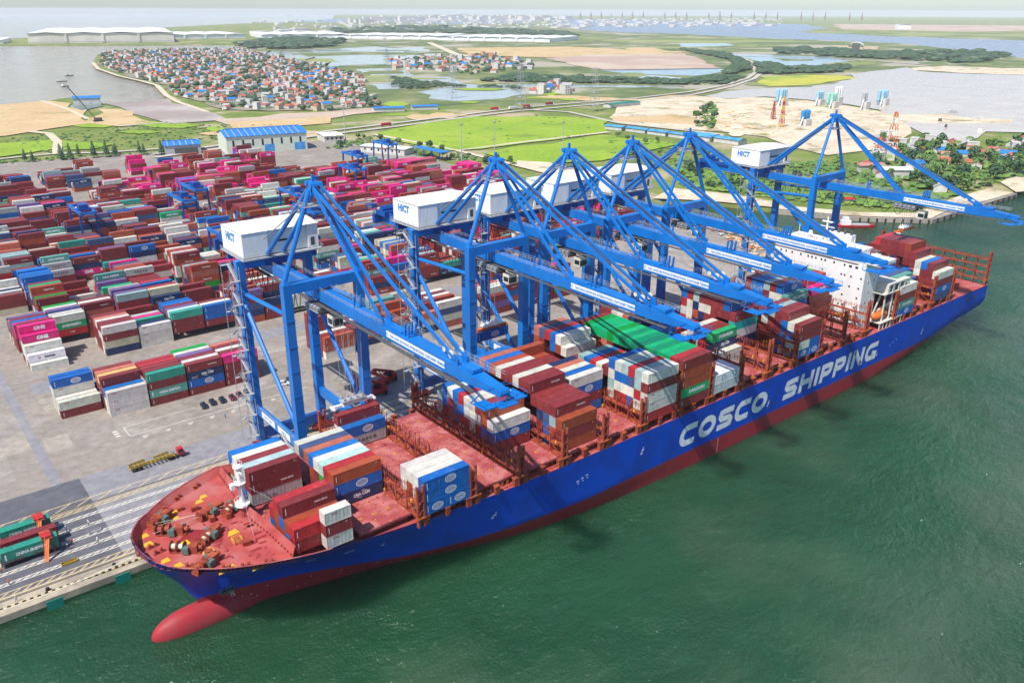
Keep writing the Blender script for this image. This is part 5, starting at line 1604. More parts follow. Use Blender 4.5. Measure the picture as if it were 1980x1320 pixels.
for bay, rows_ in SHIPC.items():
    x0 = bayx(bay)
    for row, codes in rows_.items():
        for t, c in enumerate(codes):
            z = ZB+2.9*t
            y = ROW0+2.5*row+1.25
            bw_ = BAYW.get(bay, 'ship bay %s from the bow' % WORD[bay])
            tx = 'tier %s, row %s from water, %s' % (WORD[t+1], WORD[row+1], bw_)
            if c in '24':
                for h, cc in ((0, 'B' if c == '2' else 'w'), (1, 'B' if c == '2' else 'b')):
                    addc('s', bay, row, t, x0+CL20/2+h*6.13, y, z, CL20, cc, ('forward half, ' if h == 0 else 'aft half, ')+tx)
            else:
                addc('s', bay, row, t, x0+CL40/2, y, z, CL40, c, tx)
# small stack of short boxes by the bow
for t, c in enumerate('WmW'):
    addc('s', 1.5, 0.7, t, 11.4+CL20/2, ROW0+.9*2.5+1.25, ZB+2.9*t, CL20, c, 'tier %s of the short stack at the water side near the bow' % WORD[t+1])
# hanging under crane two
addc('h', 0, 0, 0, 97.0, -76.4, 28.0, CL40, 'B', 'held by the orange spreader under the second crane')
# on the apron trailers left of the bow
addc('q', 0, 0, 0, -35.2, -66.2, 1.45, CL40, 't', 'on the trailer nearest the quay edge, left of the bow'); CONT[-1]['c'] = 'T2'
addc('q', 0, 1, 0, -34.6, -62.0, 1.45, CL40, 'm', 'on the middle trailer of three left of the bow')
addc('q', 0, 2, 0, -35.0, -56.6, 1.45, CL40, 't', 'on the farthest trailer of three left of the bow'); CONT[-1]['c'] = 'T2'
PAL['T2'] = ((0.02, 0.26, 0.18), 'teal green')
_b2 = brand_geo('T', CL40)
BR[('T2', CL40)] = _b2

# yard blocks
YB = [0.0, 55.2, 79.4, 106, 130, 157, 181, 208, 232, 259, 283, 310, 334, 361, 385, 412, 436]
SPEC = {
 (0, -1, 3): 'mW', (0, -1, 4): 'WW', (0, -1, 5): 'zzWB', (0, -1, 6): 'wwwb',
 (0, 0, 0): 'WWW', (0, 0, 1): 'wwb', (0, 0, 2): 'mmmm', (0, 0, 3): 'mmmx', (0, 0, 4): 'wmms', (0, 0, 5): 'mrmm', (0, 0, 6): 'bb',
 (0, 1, 0): 'mTmt', (0, 1, 1): 'mwmm', (0, 1, 2): 'mmmm', (0, 1, 3): 'ommr', (0, 1, 4): 'rmmr',
 (0, 2, 0): 'mBNM', (0, 2, 1): 'mmbw', (0, 2, 2): 'momm', (0, 2, 3): 'wmbv', (0, 2, 4): 'mmww', (0, 2, 5): 'mmmg',
 (0, 3, 0): 'mMMP', (0, 3, 1): 'mmmm', (0, 3, 2): 'mmmw', (0, 3, 3): 'mmmm', (0, 3, 4): 'rmms',
 (1, -1, 0): 'w', (1, -1, 1): 'yI', (1, -1, 2): 'mwW', (1, -1, 3): 'wwWP', (1, -1, 4): 'mwWPP', (1, -1, 5): 'mmmmm',
 (1, 1, 0): 'NzmW', (1, 1, 1): 'wwwm', (1, 1, 2): 'mmwm', (1, 1, 3): 'mmmw', (1, 1, 4): 'mmms', (1, 1, 5): 'wmmm',
 (1, 2, 0): 'WWW', (1, 2, 1): 'mmn', (1, 2, 2): 'mm', (1, 3, 0): 'mmmt', (1, 3, 1): 'mmwl', (1, 3, 2): 'mmmv', (1, 3, 3): 'mmmm', (1, 3, 4): 'mmmb', (1, 3, 5): 'mmmb',
 (1, 4, 0): 'mmbb', (1, 4, 1): 'mmww', (1, 4, 2): 'wmmm',
 (2, 0, 0): 'NRGW', (2, 0, 1): 'mmmw', (2, 0, 2): 'mmmn', (2, 0, 3): 'mmmv', (2, 0, 4): 'mmmw', (2, 0, 5): 'mmmg', (2, -1, 0): 'mmPP', (2, -1, 1): 'mmmb', (2, -1, 2): 'mmmm', (2, -1, 3): 'mmmv',
 (2, 1, 0): 'omm', (2, 2, 0): 'zmm', (2, 3, 0): 'ommN', (2, 4, 0): 'mMmm', (2, 5, 0): 'gmm'}
NROW = 6
rnd = random.Random(21)
BNAME = ['quayside yard block', 'second yard block', 'third yard block', 'fourth yard block']
def yard_x(c): return 12.79*c
def pick(b, far):
    u = rnd.random()
    pal = ('m'*30+'MMM'+'w'*13+'W'*4+'b'*8+'B'*4+'n'*7+'N'*5+'o'*8+'H'*7+'r'*4+'s'*5+'t'*2+'T'*3+'g'+'G'+'k'*3+'d'*3+'y'*2+'C'*3+'z'*2+'v'+'P'*2+'p'+'M'*4+'m'*6)
    pal2 = ('m'*38+'H'*14+'P'*17+'p'*6+'o'*8+'w'*8+'b'*4+'T'*4+'n'*3+'s'*7+'y'*2+'C'*2)
    return rnd.choice(pal2 if far else pal)
for b, y0 in enumerate(YB):
    ncol = 26 if b < 14 else 22
    for c in range(-1, ncol):
        x = yard_x(c)+CL40/2
        if b == 0 and c > 15: continue
        if b in (1, 2) and c > 24: continue
        if b >= 13 and c > 17: continue
        if b > 8 and c > 24: continue
        if c in (9, ) and b > 0: continue
        if b == 1 and c == 0: continue
        if b >= 11 and rnd.random() < .25: continue
        far = (c > 7 and b > 9) or (c > 15)
        base_h = rnd.choice((3, 4, 4, 5, 5, 4)) if b < 12 else rnd.choice((2, 3, 4, 4))
        if rnd.random() < .09: base_h = rnd.choice((1, 2))
        gapcol = rnd.random() < .06
        theme = pick(b, far)
        start = 0 if rnd.random() < .55 else rnd.choice((0, 1, 2, 3))
        for r_ in range(NROW+1):
            key = (b, c, r_)
            if key in SPEC:
                codes = SPEC[key]
            elif (b == 0 and c <= 3) or (b == 1 and c <= 2) or (b == 2 and c < 1):
                if not (b == 2 or (b == 1 and c > 0 and r_ < NROW)): continue
                codes = ''.join(pick(b, far) for _ in range(3))
            else:
                if r_ >= NROW or gapcol or r_ < start: continue
                h = max(1, min(5, base_h+rnd.choice((0, 0, 0, -1, 0, 1))))
                if r_ == 0: h = min(h, rnd.choice((h, h, 3)))
                codes = ''.join(theme if rnd.random() < .28 else pick(b, far) for _ in range(h))
            for t, cc in enumerate(codes):
                bn = BNAME[b] if b < 4 else 'yard block %s' % WORD[b+1]
                addc('y', (b, c), r_, t, x, y0+2.84*r_+1.22, 2.87*t, CL40, cc, 'tier %s, row %s back, stack %s from left, %s' % (WORD[t+1], WORD[r_+1], WORD[c+2], bn))
# loose pink and red stacks on the right of the yard
for (x, y, n, h, pal) in ((300, 196, 4, 4, 'Ppm'), (318, 208, 5, 5, 'PPm'), (333, 222, 4, 5, 'Pmo'), (336, 262, 5, 4, 'PPp'), (290, 128, 4, 3, 'mmo'), (312, 132, 4, 4, 'mPr'), (332, 150, 3, 3, 'rmP'), (250, 96, 3, 4, 'Pmw'), (228, 60, 2, 2, 'Pw'), (306, 88, 3, 3, 'msr'), (190, 44.5, 1, 3, 'Pm')):
    for r_ in range(n):
        for t in range(h):
            addc('z', (x, y), r_, t, x, y+2.84*r_, 2.87*t, CL40, rnd.choice(pal), 'tier %s, row %s back, in a loose stack at the right end of the yard' % (WORD[t+1], WORD[r_+1]))
occ = set((c['area'], c['bay'], c['row'], c['tier']) for c in CONT)
for c in CONT:
    a, b, r_, t = c['area'], c['bay'], c['row'], c['tier']
    top = (a, b, r_, t+1) not in occ
    side = (a, b, r_-1, t) not in occ
    if a == 's': prev = (a, b-1, r_, t) not in occ
    elif a == 'y': prev = (a, (b[0], b[1]-1), r_, t) not in occ
    else: prev = True
    if a == 'y' and b[0] > 0 and t < 1: side = side and rnd.random() < .3
    d = Vector((c['x'], c['y'], c['z']))-CAM
    D = d.length
    ar = 0
    if top: ar += c['L']*CW*abs(d.z)/D
    if side: ar += c['L']*CH*abs(d.y)/D*.8
    if prev: ar += CW*CH*max(0, d.x)/D*(.8 if a == 's' else .4)
    c['vis'] = ar/(D*D)
    if a in 'hq': c['vis'] = 9
CONT.sort(key=lambda c: -c['vis'])
GRP = {'s': 'containers stowed on the ship', 'y': 'containers stacked in the yard', 'z': 'containers stacked in the yard', 'h': 'containers being moved on the quay', 'q': 'containers being moved on the quay'}
BRANDW = {'B': 'with white oval logo ', 'N': 'with white lettering ', 'G': 'with white lettering ', 'P': 'with white lettering ', 'T': 'with white lettering ', 'C': 'with black lettering '}
far_c = []
usedl = set()
for i, c in enumerate(CONT):
    if i >= 300:
        if c['vis'] > 0: far_c.append(c)
        continue
    col, nm = PAL[c['c']]
    o = put('shipping_container', CM40 if c['L'] > 8 else CM20, None, (c['x'], c['y'], c['z']))
    rv = random.Random(int(c['x']*7+c['y']*13+c['z']*29))
    k = rv.uniform(.86, 1.12)
    cc = (col[0]*k, col[1]*k*rv.uniform(.94, 1.06), col[2]*k, 1)
    o.color = cc
    lab = '%s container, %s' % (nm, c['t'])
    if lab in usedl: lab = lab.replace('container', 'box', 1)
    usedl.add(lab)
    tag(o, lab, 'container', GRP[c['area']])
    for sy in (-1, 1):
        dd = put('door', DOORM, o, (-c['L']/2+.03, 0 if sy > 0 else -1.08, 0))
        dd.color = cc
    me = brand_geo(c['c'], c['L'])[1]
    if me: put('lettering', me, o)
# all remaining stacks in one mesh, each box with its own faces and paint colour
g = MB()
fcol = []
for c in far_c:
    col, nm = PAL[c['c']]
    x, y, z, L = c['x'], c['y'], c['z'], c['L']
    n0 = len(g.f)
    g.box(x-L/2, x+L/2, y-CW/2, y+CW/2, z, z+CH)
    rv = random.Random(int(x*7+y*13+z*29))
    k = rv.uniform(.84, 1.14)
    cc = (col[0]*k, col[1]*k*rv.uniform(.93, 1.07), col[2]*k)
    fcol += [cc]*(len(g.f)-n0)
    if c['c'] in 'NGPTHCBIM' and (c['area'], c['bay'], c['row']-1, c['tier']) not in occ and c['vis'] > 2.2e-5:
        bg = brand_geo(c['c'], L)[0]
        k0 = len(g.v)
        g.v += [(p[0]+x, p[1]+y, p[2]+z) for p in bg.v]
        g.f += [tuple(k0+i for i in f) for f in bg.f]
        g.m += [1 if m == 0 else 2 for m in bg.m]
        fcol += [(.8, .8, .8)]*len(bg.f)
me = g.mesh('container_stacks', ['cpaint_far', 'letter_white', 'letter_dark'])
at = me.attributes.new('paint', 'FLOAT_COLOR', 'FACE')
buf = []
for q in fcol:
    buf += [q[0], q[1], q[2], 1.0]
at.data.foreach_set('color', buf)
tag(put('container_stacks', me), 'hundreds of stacked containers filling the yard behind the front blocks', 'containers', None, 'stuff')
print('CONTAINERS', len(CONT), len(far_c), len(me.polygons))

# ================================================================== YARD CRANES, VEHICLES, PEOPLE, BUILDINGS
def rtg_parts(root):
    for sy in (-12, 12):
        for sx in (-4.6, 4.6):
            g = MB(); g.beam((sx, sy, 2), (sx*.82, sy, 19.0), 1.0, .9); g.done('leg', ['blue_dark'], root)
        g = MB(); g.box(-5.6, 5.6, sy-.5, sy+.5, 1.5, 2.5); g.done('sill_beam', ['blue_dark'], root)
        g = MB()
        for sx in (-4.6, 4.6):
            for q in (-.9, .9):
                g.tube((sx+q, sy-.3, .8), (sx+q, sy+.3, .8), .8, 9)
        g.done('wheel', ['black'], root)
        g = MB(); g.box(-2.4, 2.4, sy-1.0, sy+1.0, 2.6, 4.4); g.done('power_unit', ['blue_dark'], root)
    for sx in (-3.6, 3.6):
        g = MB(); g.box(sx-.6, sx+.6, -14, 14, 18.6, 20.2)
        for k in range(12):
            g.beam((sx+(.9 if sx > 0 else -.9), -13.5+k*2.4, 20.2), (sx+(.9 if sx > 0 else -.9), -13.5+k*2.4, 21.2), .07, .07)
        g.beam((sx+(.9 if sx > 0 else -.9), -13.5, 21.2), (sx+(.9 if sx > 0 else -.9), 13, 21.2), .07, .07)
        g.done('girder', ['blue_steel'], root)
    for sy in (-13.4, 13.4):
        g = MB(); g.box(-3, 3, sy-.5, sy+.5, 18.7, 19.9); g.done('end_tie', ['blue_steel'], root)
    g = MB(); g.box(-3.6, 3.6, -8, -2.6, 20.2, 20.9); g.box(-2.6, 1.6, -7.2, -3.4, 20.9, 23.0); g.tube((-2.8, -2.9, 21.4), (2.8, -2.9, 21.4), .6, 8)
    g.done('trolley', ['blue_dark'], root)
    g = MB(); g.box(3.0, 5.0, -6.6, -4.6, 16.3, 18.4); g.done('operator_cab', ['cream'], root)
    g = MB(); g.box(-6, 6, -5.7, -4.7, 15.3, 15.9)
    for sx in (-1.5, 1.5):
        for sy in (-5.6, -4.8):
            g.tube((sx, sy, 15.9), (sx, sy, 20.2), .05, 4)
    g.done('spreader', ['orange'], root)
RT = [(49, 238, 'blue yard gantry crane at the left, standing over the mid yard stacks'), (104, 237, 'blue yard gantry crane left of the nearest machinery house'), (92, 137, 'blue yard gantry crane just behind the stair tower of the nearest quay crane'),
      (120, 263, 'blue yard gantry crane seen between the nearest crane and its neighbour'), (163, 210, 'blue yard gantry crane behind the apex of the nearest quay crane'), (262, 314, 'blue yard gantry crane in the far middle yard, left of the taller-looking pair'),
      (310, 350, 'farthest blue yard gantry crane beside the white gate office'), (150, 161, 'blue yard gantry crane left of the second machinery house'), (232, 263, 'blue yard gantry crane in front of the far magenta stacks'), (196, 112, 'blue yard gantry crane behind the second quay crane')]
pr = None
for i, (x, y, lab) in enumerate(RT):
    r = empty('yard_gantry', (x, y, 0), lab, 'gantry crane', 'blue gantry cranes over the yard')
    if pr is None:
        rtg_parts(r); freeze(r); pr = r
    else:
        for ch in KIDS[pr.name]: copy_tree(ch, r)

def wheel_set(root, pts, r, w, name='wheel'):
    for (x, y) in pts:
        g = MB(); g.tube((0, -w/2, 0), (0, w/2, 0), r, 10); put(name, g.mesh('wheel', ['black']), root, (x, y, r))
def car_parts(root, paint):
    g = MB()
    sec = [(-2.15, .45, .85, .72), (-1.9, .35, .98, .84), (-.9, .3, 1.0, .88), (.85, .3, .98, .88), (1.7, .32, .86, .84), (2.15, .42, .74, .7)]
    for x, z0, z1, w in sec:
        g.v += [(x, -w, z0), (x, w, z0), (x, w*.96, z1), (x, -w*.96, z1)]
    for i in range(len(sec)-1):
        for a, b in ((0, 1), (1, 2), (2, 3), (3, 0)):
            g.f.append((i*4+a, i*4+b, i*4+4+b, i*4+4+a)); g.m.append(0)
    g.f += [(0, 1, 2, 3)[::-1], tuple(20+i for i in range(4))]; g.m += [0, 0]
    g.done('body', [paint], root)
    g = MB()
    a = [(-1.75, .74, .98), (-1.15, .62, 1.47), (.25, .62, 1.5), (1.0, .72, .98)]
    for x, w, z in a:
        g.v += [(x, -w, z), (x, w, z)]
    for i in range(3):
        g.f.append((2*i, 2*i+2, 2*i+3, 2*i+1)); g.m.append(1 if i == 1 else 0)
    g.f += [(0, 2, 4, 6), (1, 7, 5, 3)]; g.m += [0, 0]
    g.done('cabin', ['glass', paint], root)
    wheel_set(root, ((-1.35, -.78), (-1.35, .78), (1.35, -.78), (1.35, .78)), .33, .22)
    for sy in (-.55, .55):
        g = MB(); g.box(2.08, 2.17, sy-.17, sy+.17, .58, .72); g.done('headlight', ['lgrey'], root)
MT['car_dark'] = mat('dark_navy_car_paint', (0.015, 0.02, 0.035), None, 1, 0.25)
MT['car_maroon'] = mat('maroon_car_paint', (0.16, 0.012, 0.04), None, 1, 0.25)
MT['car_white'] = mat('white_car_paint', (0.75, 0.75, 0.75), None, 1, 0.3)
CARS = [(26.2, -11.0, 'car_dark', -95, 'dark navy parked car at the left end of the row'), (29.4, -10.2, 'car_dark', -95, 'dark navy parked car, second from the left in the row'), (32.6, -10.6, 'car_dark', -96, 'black parked car beside the two maroon ones'),
        (36.0, -10.8, 'car_maroon', -95, 'maroon parked car next to the black one'), (38.7, -10.4, 'car_maroon', -94, 'maroon parked car nearer the stair tower'), (41.6, -10.0, 'car_dark', -95, 'dark parked car behind the stair tower of the nearest crane'),
        (54.6, -11.0, 'car_white', -30, 'white car standing between the legs of the nearest crane'), (57.4, -9.6, 'car_dark', -100, 'dark car right of the white car behind the crane leg')]
for (x, y, p_, rz, lab) in CARS:
    r = empty('parked_car', (x, y, 0.006), lab, 'car', 'cars parked on the apron', R(rz)); car_parts(r, p_)

def tractor_parts(root):
    g = MB(); g.box(-2.6, 2.6, -.55, .55, .55, .95); g.done('chassis', ['dark'], root)
    g = MB(); g.box(.9, 2.6, -1.2, .6, .95, 1.6); g.box(.5, 2.1, -1.2, .5, 1.6, 2.9); g.box(1.5, 2.6, .6, 1.2, .8, 1.5); g.box(.45, 2.2, -1.25, .55, 2.9, 3.0); g.done('cab', ['red'], root)
    g = MB(); g.box(2.08, 2.13, -1.1, .4, 1.8, 2.7); g.box(.7, 1.9, -1.23, -1.18, 1.8, 2.6); g.box(.7, 1.9, .48, .53, 1.8, 2.6); g.done('windscreen', ['glass'], root)
    wheel_set(root, ((1.9, -1.0), (1.9, 1.0), (-1.4, -1.0), (-1.4, 1.0)), .52, .42)
def trailer_parts(root, paint):
    g = MB()
    for sy in (-.5, .5):
        g.box(-13.2, -.4, sy-.12, sy+.12, .95, 1.35)
    for k in range(12):
        g.box(-13.1+k*1.13, -12.85+k*1.13, -1.25, 1.25, 1.15, 1.4)
    g.box(-13.3, -12.9, -1.3, 1.3, .8, 1.4); g.box(-.9, -.4, -1.3, 1.3, 1.0, 1.4)
    g.done('trailer_frame', [paint], root)
    g = MB()
    for x0 in (-13, -6.2):
        for sy in (-1, 1):
            g.beam((x0, sy*1.2, 1.4), (x0+4.4, sy*1.2, 1.4), .14, .3); g.beam((x0, sy*1.35, 1.55), (x0+4.4, sy*1.35, 1.85), .1, .45)
    g.done('guide_rail', [paint], root)
    wheel_set(root, ((-11.6, -.95), (-11.6, .95), (-10.4, -.95), (-10.4, .95)), .5, .5)
    wheel_set(root, ((-9.9, -.95),), .02, .02, 'hub')
MT['trail_yellow'] = mat('worn_dark_yellow_paint', (0.38, 0.25, 0.02), (0.26, 0.17, 0.02), 0.9, 0.6)
th = math.atan2(-40.2+37.7, 9.3+4.9)
for (x, y, rz, lab, paint) in ((9.3, -39.0, R(2), 'red terminal tractor with an empty yellow skeletal trailer on the apron', 'trail_yellow'), (100.5, -76.0, R(180), 'red terminal tractor under the second crane', 'trail_yellow'), (158, -64, R(180), 'red terminal tractor under the fourth crane', 'trail_yellow')):
    t = empty('terminal_tractor', (x-1.5, y, 0.006), lab, 'truck', 'red terminal tractors on the quay', rz)
    tractor_parts(t)
    t = empty('container_trailer', (x-1.2*math.cos(rz), y, 0.006), lab.replace('red terminal tractor with an', 'empty').replace('empty empty yellow', 'empty yellow').replace('red terminal tractor', 'yellow skeletal trailer behind the red tractor'), 'trailer', 'trailers on the quay', rz)
    trailer_parts(t, paint)
for (x, y, lab) in ((-28.4, -66.2, 'trailer nearest the quay edge, carrying a teal green container left of the bow'), (-27.9, -62.0, 'middle trailer of three, carrying the maroon container left of the bow'), (-28.2, -56.6, 'farthest trailer of three left of the bow, under a teal green container')):
    t = empty('container_trailer', (x, y, 0.02), lab, 'trailer', 'trailers on the quay'); trailer_parts(t, 'dark')
for (x, y, lab) in ((-33.4, -67.2, 'red lashing gantry with a leaning ladder beside the nearest teal green container'), (-33.2, -57.6, 'red lashing gantry beside the farthest teal green container')):
    t = empty('lashing_gantry', (x+1.6, y, 0.02), lab, 'gantry', 'red lashing gantries on the quay')
    g = MB()
    for sx in (-.7, 1.4):
        for sy in (-1.0, 3.2):
            g.beam((sx, sy, 0), (sx, sy, 4.7), .14, .14)
    g.box(-.8, 1.5, -1.1, 3.3, 4.6, 4.75); g.done('gantry_frame', ['rust_red'], t)
    g = MB(); g.box(-.8, 1.5, -.6, 1.8, 5.0, 5.15); g.beam((-.7, -.6, 4.7), (-.7, -.6, 5.9), .07, .07); g.beam((1.4, -.6, 4.7), (1.4, -.6, 5.9), .07, .07); g.beam((-.7, -.6, 5.9), (1.4, -.6, 5.9), .07, .07); g.done('top_platform', ['red'], t)
    g = MB(); g.beam((-1.0, -3.4, .1), (.4, -1.1, 4.7), .8, .14); g.beam((-1.4, -3.4, 1.1), (0, -1.1, 5.7), .08, .08); g.done('ladder', ['orange'], t)
for (x, y, s, lab) in ((-20.6, -64.3, 1, 'white steel hatch box lying on the lane markings'), (-28.6, -74.3, 1.2, 'dark open steel bin on the apron behind the quay crane rail')):
    t = empty('steel_bin', (x, y, 0.015), lab, 'bin')
    g = MB(); a = 1.5*s
    for q in ((-a, a, -.55, -.48), (-a, a, .48, .55), (-a, -a+.07, -.48, .48), (a-.07, a, -.48, .48)):
        g.box(q[0], q[1], q[2], q[3], 0, .5)
    g.box(-a+.07, a-.07, -.48, .48, 0, .06)
    g.done('bin_shell', ['lgrey' if s == 1 else 'trail_yellow'], t)
# reach stackers and a bus near the crane legs
def reach(root):
    g = MB(); g.box(-4, 3, -1.6, 1.6, .8, 2.2); g.box(-4, -2, -1.5, 1.5, 2.2, 3.0); g.done('body', ['red'], root)
    g = MB(); g.box(-1.6, .4, -.7, .7, 2.2, 4.0); g.box(-1.5, .3, -.74, .74, 2.7, 3.8); g.done('cab', ['glass'], root)
    g = MB(); g.beam((-3.6, 0, 3.0), (6.4, 0, 7.6), .9, 1.0, 0, .6, .7); g.beam((0, .9, 2), (3.4, .9, 5.9), .3, .3); g.beam((0, -.9, 2), (3.4, -.9, 5.9), .3, .3); g.done('boom', ['red'], root)
    g = MB(); g.box(5.6, 7.0, -6, 6, 5.6, 6.1); g.box(5.8, 6.8, -.8, .8, 6.1, 7.4); g.done('spreader', ['red'], root)
    wheel_set(root, ((2.2, -1.5), (2.2, 1.5), (-3, -1.5), (-3, 1.5)), .85, .6)
for (x, y, rz, lab) in ((84, -32, 200, 'red reach stacker with its boom raised behind the nearest crane'), (76, -38, 165, 'red reach stacker beside the lane behind the nearest crane'), (132, 14, 90, 'red reach stacker in front of the blue yard stacks')):
    t = empty('reach_stacker', (x, y, 0.01), lab, 'reach stacker', 'red reach stackers on the apron', R(rz)); reach(t)
t = empty('shuttle_bus', (112, -42, 0.01), 'white shuttle bus parked between the first and second cranes', 'bus', None, R(150))
g = MB(); g.box(-4.5, 4.5, -1.2, 1.2, .4, 3.0); g.box(-4.3, 4.3, -1.0, 1.0, 3.0, 3.2); g.done('body', ['white'], t)
g = MB(); g.box(-4.2, 4.2, -1.23, -1.2, 1.5, 2.5); g.box(-4.2, 4.2, 1.2, 1.23, 1.5, 2.5); g.box(4.5, 4.53, -1.0, 1.0, 1.4, 2.6); g.done('side_window', ['glass'], t)
wheel_set(t, ((-2.8, -1.05), (-2.8, 1.05), (2.9, -1.05), (2.9, 1.05)), .5, .3)
def road_truck(x, y, rz, box, lab):
    t = empty('road_truck', (x, y, 0.6), lab, 'truck', 'trucks on the highway', rz)
    g = MB(); g.box(-6.2, 6.2, -1.25, 1.25, 1.2, 4.0); g.done('cargo_box', [box], t)
    g = MB(); g.box(6.6, 8.8, -1.2, 1.2, .8, 3.4); g.done('cab', ['white'], t)
    wheel_set(t, ((-5, -1), (-5, 1), (5, -1), (5, 1), (7.6, -1), (7.6, 1)), .5, .4)
for (x, y, box, lab) in ((440, 569, 'red', 'truck with a red box on the highway left of the crossing'), (636, 622, 'red', 'truck with a dark red box on the highway near the crossing'), (662, 616, 'white', 'truck with a white box on the highway at the crossing'), (690, 622, 'red', 'truck with a red box just right of the white one on the highway'), (735, 626, 'hull_red', 'dark red lorry farther right on the highway')):
    road_truck(x, y, R(2), box, lab)

# people: one skinned body shared by all figures
def body_mesh(pose):
    V = {'pel': (0, 0, .95, .13), 'wai': (0, 0, 1.12, .12), 'che': (.01, 0, 1.34, .15), 'nec': (.01, 0, 1.5, .06), 'hea': (.03, 0, 1.6, .085), 'cro': (.02, 0, 1.74, .08)}
    E_ = [('pel', 'wai'), ('wai', 'che'), ('che', 'nec'), ('nec', 'hea'), ('hea', 'cro')]
    for s, k in ((1, 'l'), (-1, 'r')):
        st = .16*s if pose == 'walk' else .02*s
        V['hip'+k] = (0, s*.1, .9, .095); V['kne'+k] = (st*.7+.03, s*.11, .5, .062); V['ank'+k] = (st, s*.11, .09, .045); V['toe'+k] = (st+.17, s*.12, .04, .04)
        V['sho'+k] = (0, s*.19, 1.42, .06); V['elb'+k] = (-.06-st*.5, s*.26, 1.14, .045); V['wri'+k] = (.08-st, s*.25, .9, .035); V['han'+k] = (.11-st, s*.24, .8, .04)
        E_ += [('pel', 'hip'+k), ('hip'+k, 'kne'+k), ('kne'+k, 'ank'+k), ('ank'+k, 'toe'+k), ('che', 'sho'+k), ('sho'+k, 'elb'+k), ('elb'+k, 'wri'+k), ('wri'+k, 'han'+k)]
    ks = list(V)
    me = bpy.data.meshes.new('b')
    me.from_pydata([V[k][:3] for k in ks], [(ks.index(a), ks.index(b)) for a, b in E_], [])
    o = bpy.data.objects.new('b', me); COL.objects.link(o)
    m = o.modifiers.new('s', 'SKIN')
    sv = me.skin_vertices[0].data
    for i, k in enumerate(ks):
        sv[i].radius = (V[k][3], V[k][3])
    sv[0].use_root = True
    o.modifiers.new('u', 'SUBSURF').levels = 1
    dg = bpy.context.evaluated_depsgraph_get()
    out = bpy.data.meshes.new_from_object(o.evaluated_get(dg))
    bpy.data.objects.remove(o)
    return out
MT['skin'] = mat('skin', (0.36, 0.20, 0.13), None, 3, 0.6)
MT['trouser'] = mat('dark_trousers', (0.04, 0.05, 0.09), None, 3, 0.8)
bodies = {p_: body_mesh(p_) for p_ in ('walk', 'stand')}
def person(x, y, rz, shirt, hat, pose, lab):
    me = bodies[pose].copy(); me.name = 'person'
    for m_ in ('skin', shirt, 'trouser'):
        me.materials.append(MT[m_])
    for pl in me.polygons:
        c = pl.center
        pl.material_index = 2 if c.z < .98 else (1 if c.z < 1.47 and not (c.z < .94) else 0)
        pl.use_smooth = True
    o = tag(put('person', me, None, (x, y, 0.01), R(rz)), lab, 'person', 'workers on the quay')
    g = MB(); g.tube((0.02, 0, 1.68), (0.02, 0, 1.84), .125, 8, 0, .06); g.tube((.04, 0, 1.66), (.04, 0, 1.69), .165, 8); g.done('hard_hat', [hat], o)
person(28.7, -23.6, 40, 'blue_roof', 'blue_roof', 'walk', 'worker in blue walking alone across the apron'); person(-21.1, -60.6, 200, 'white', 'white', 'stand', 'worker in white standing on the far lane lines')
person(-26.2, -59.9, 160, 'blue_roof', 'white', 'stand', 'worker in blue standing beside the trailers'); person(-26.3, -66.8, 90, 'red', 'red', 'walk', 'worker in red walking beside the trailers')
person(-21.2, -70, 250, 'white', 'white', 'walk', 'worker in white walking on the middle lane lines'); person(-27.7, -68.4, 20, 'trouser', 'white', 'stand', 'worker in dark clothes behind the nearest trailer')
person(-41.4, -74.6, 70, 'orange', 'orange', 'stand', 'worker in orange standing at the left edge near the quay'); person(-41.2, -82.1, 120, 'white', 'white', 'walk', 'worker in white walking along the quay kerb'); person(-42, -68.7, 60, 'orange', 'yellow', 'stand', 'worker in orange under the left end of the nearest trailer')

# buildings of the terminal
def gable_building(name, p0, p1, depth, h, hr, wall, roof, lab, cat='building', nwin=0, doors=()):
    a, b = Vector(p0), Vector(p1)
    L = (b-a).length
    rz = math.atan2(b.y-a.y, b.x-a.x)
    t = empty(name, (a.x, a.y, 0.01), lab, cat, None, rz)
    g = MB(); g.box(0, L, 0, depth, 0, h)
    g.face([(0, 0, h), (0, depth, h), (0, depth/2, h+hr)][::-1]); g.face([(L, 0, h), (L, depth, h), (L, depth/2, h+hr)])
    g.done('wall', [wall], t)
    g = MB()
    o = .9
    for s in (0, 1):
        y0, y1 = (-o, depth/2) if s == 0 else (depth+o, depth/2)
        z0 = h-o*hr/(depth/2)
        q = [(-o, y0, z0), (L+o, y0, z0), (L+o, y1, h+hr), (-o, y1, h+hr)]
        g.face(q if s == 0 else q[::-1]); g.face([(x, y, z+.2) for x, y, z in (q if s == 0 else q[::-1])])
    n = int(L/6)
    for k in range(n):
        x = 3+k*(L-4)/max(1, n)
        g.beam((x, -o, h-o*hr/(depth/2)+.32), (x, depth/2, h+hr+.32), .7, .08, 1)
    g.box(2, L-2, depth/2-1, depth/2+1, h+hr-.1, h+hr+.7)
    g.done('roof', [roof, 'roof_grey'], t)
    for k in range(nwin):
        g = MB(); x = L*(k+.7)/(nwin+.4); g.box(x-.9, x+.9, -.08, .02, h*.42, h*.78); g.done('window', ['glass'], t)
    for (x, w, hh, m_) in doors:
        g = MB(); g.box(x, x+w, -.12, .02, 0, hh); g.done('door', [m_], t)
    return t
gable_building('workshop', (226, 489), (299, 476.5), 40, 15.5, 4.2, 'shed_wall', 'blue_roof', 'large pale workshop with a bright blue gable roof behind the yard', nwin=8, doors=((16, 6, 9, 'dark'), (34, 9, 7, 'blue_tarp'), (62, 10, 7, 'blue_tarp')))
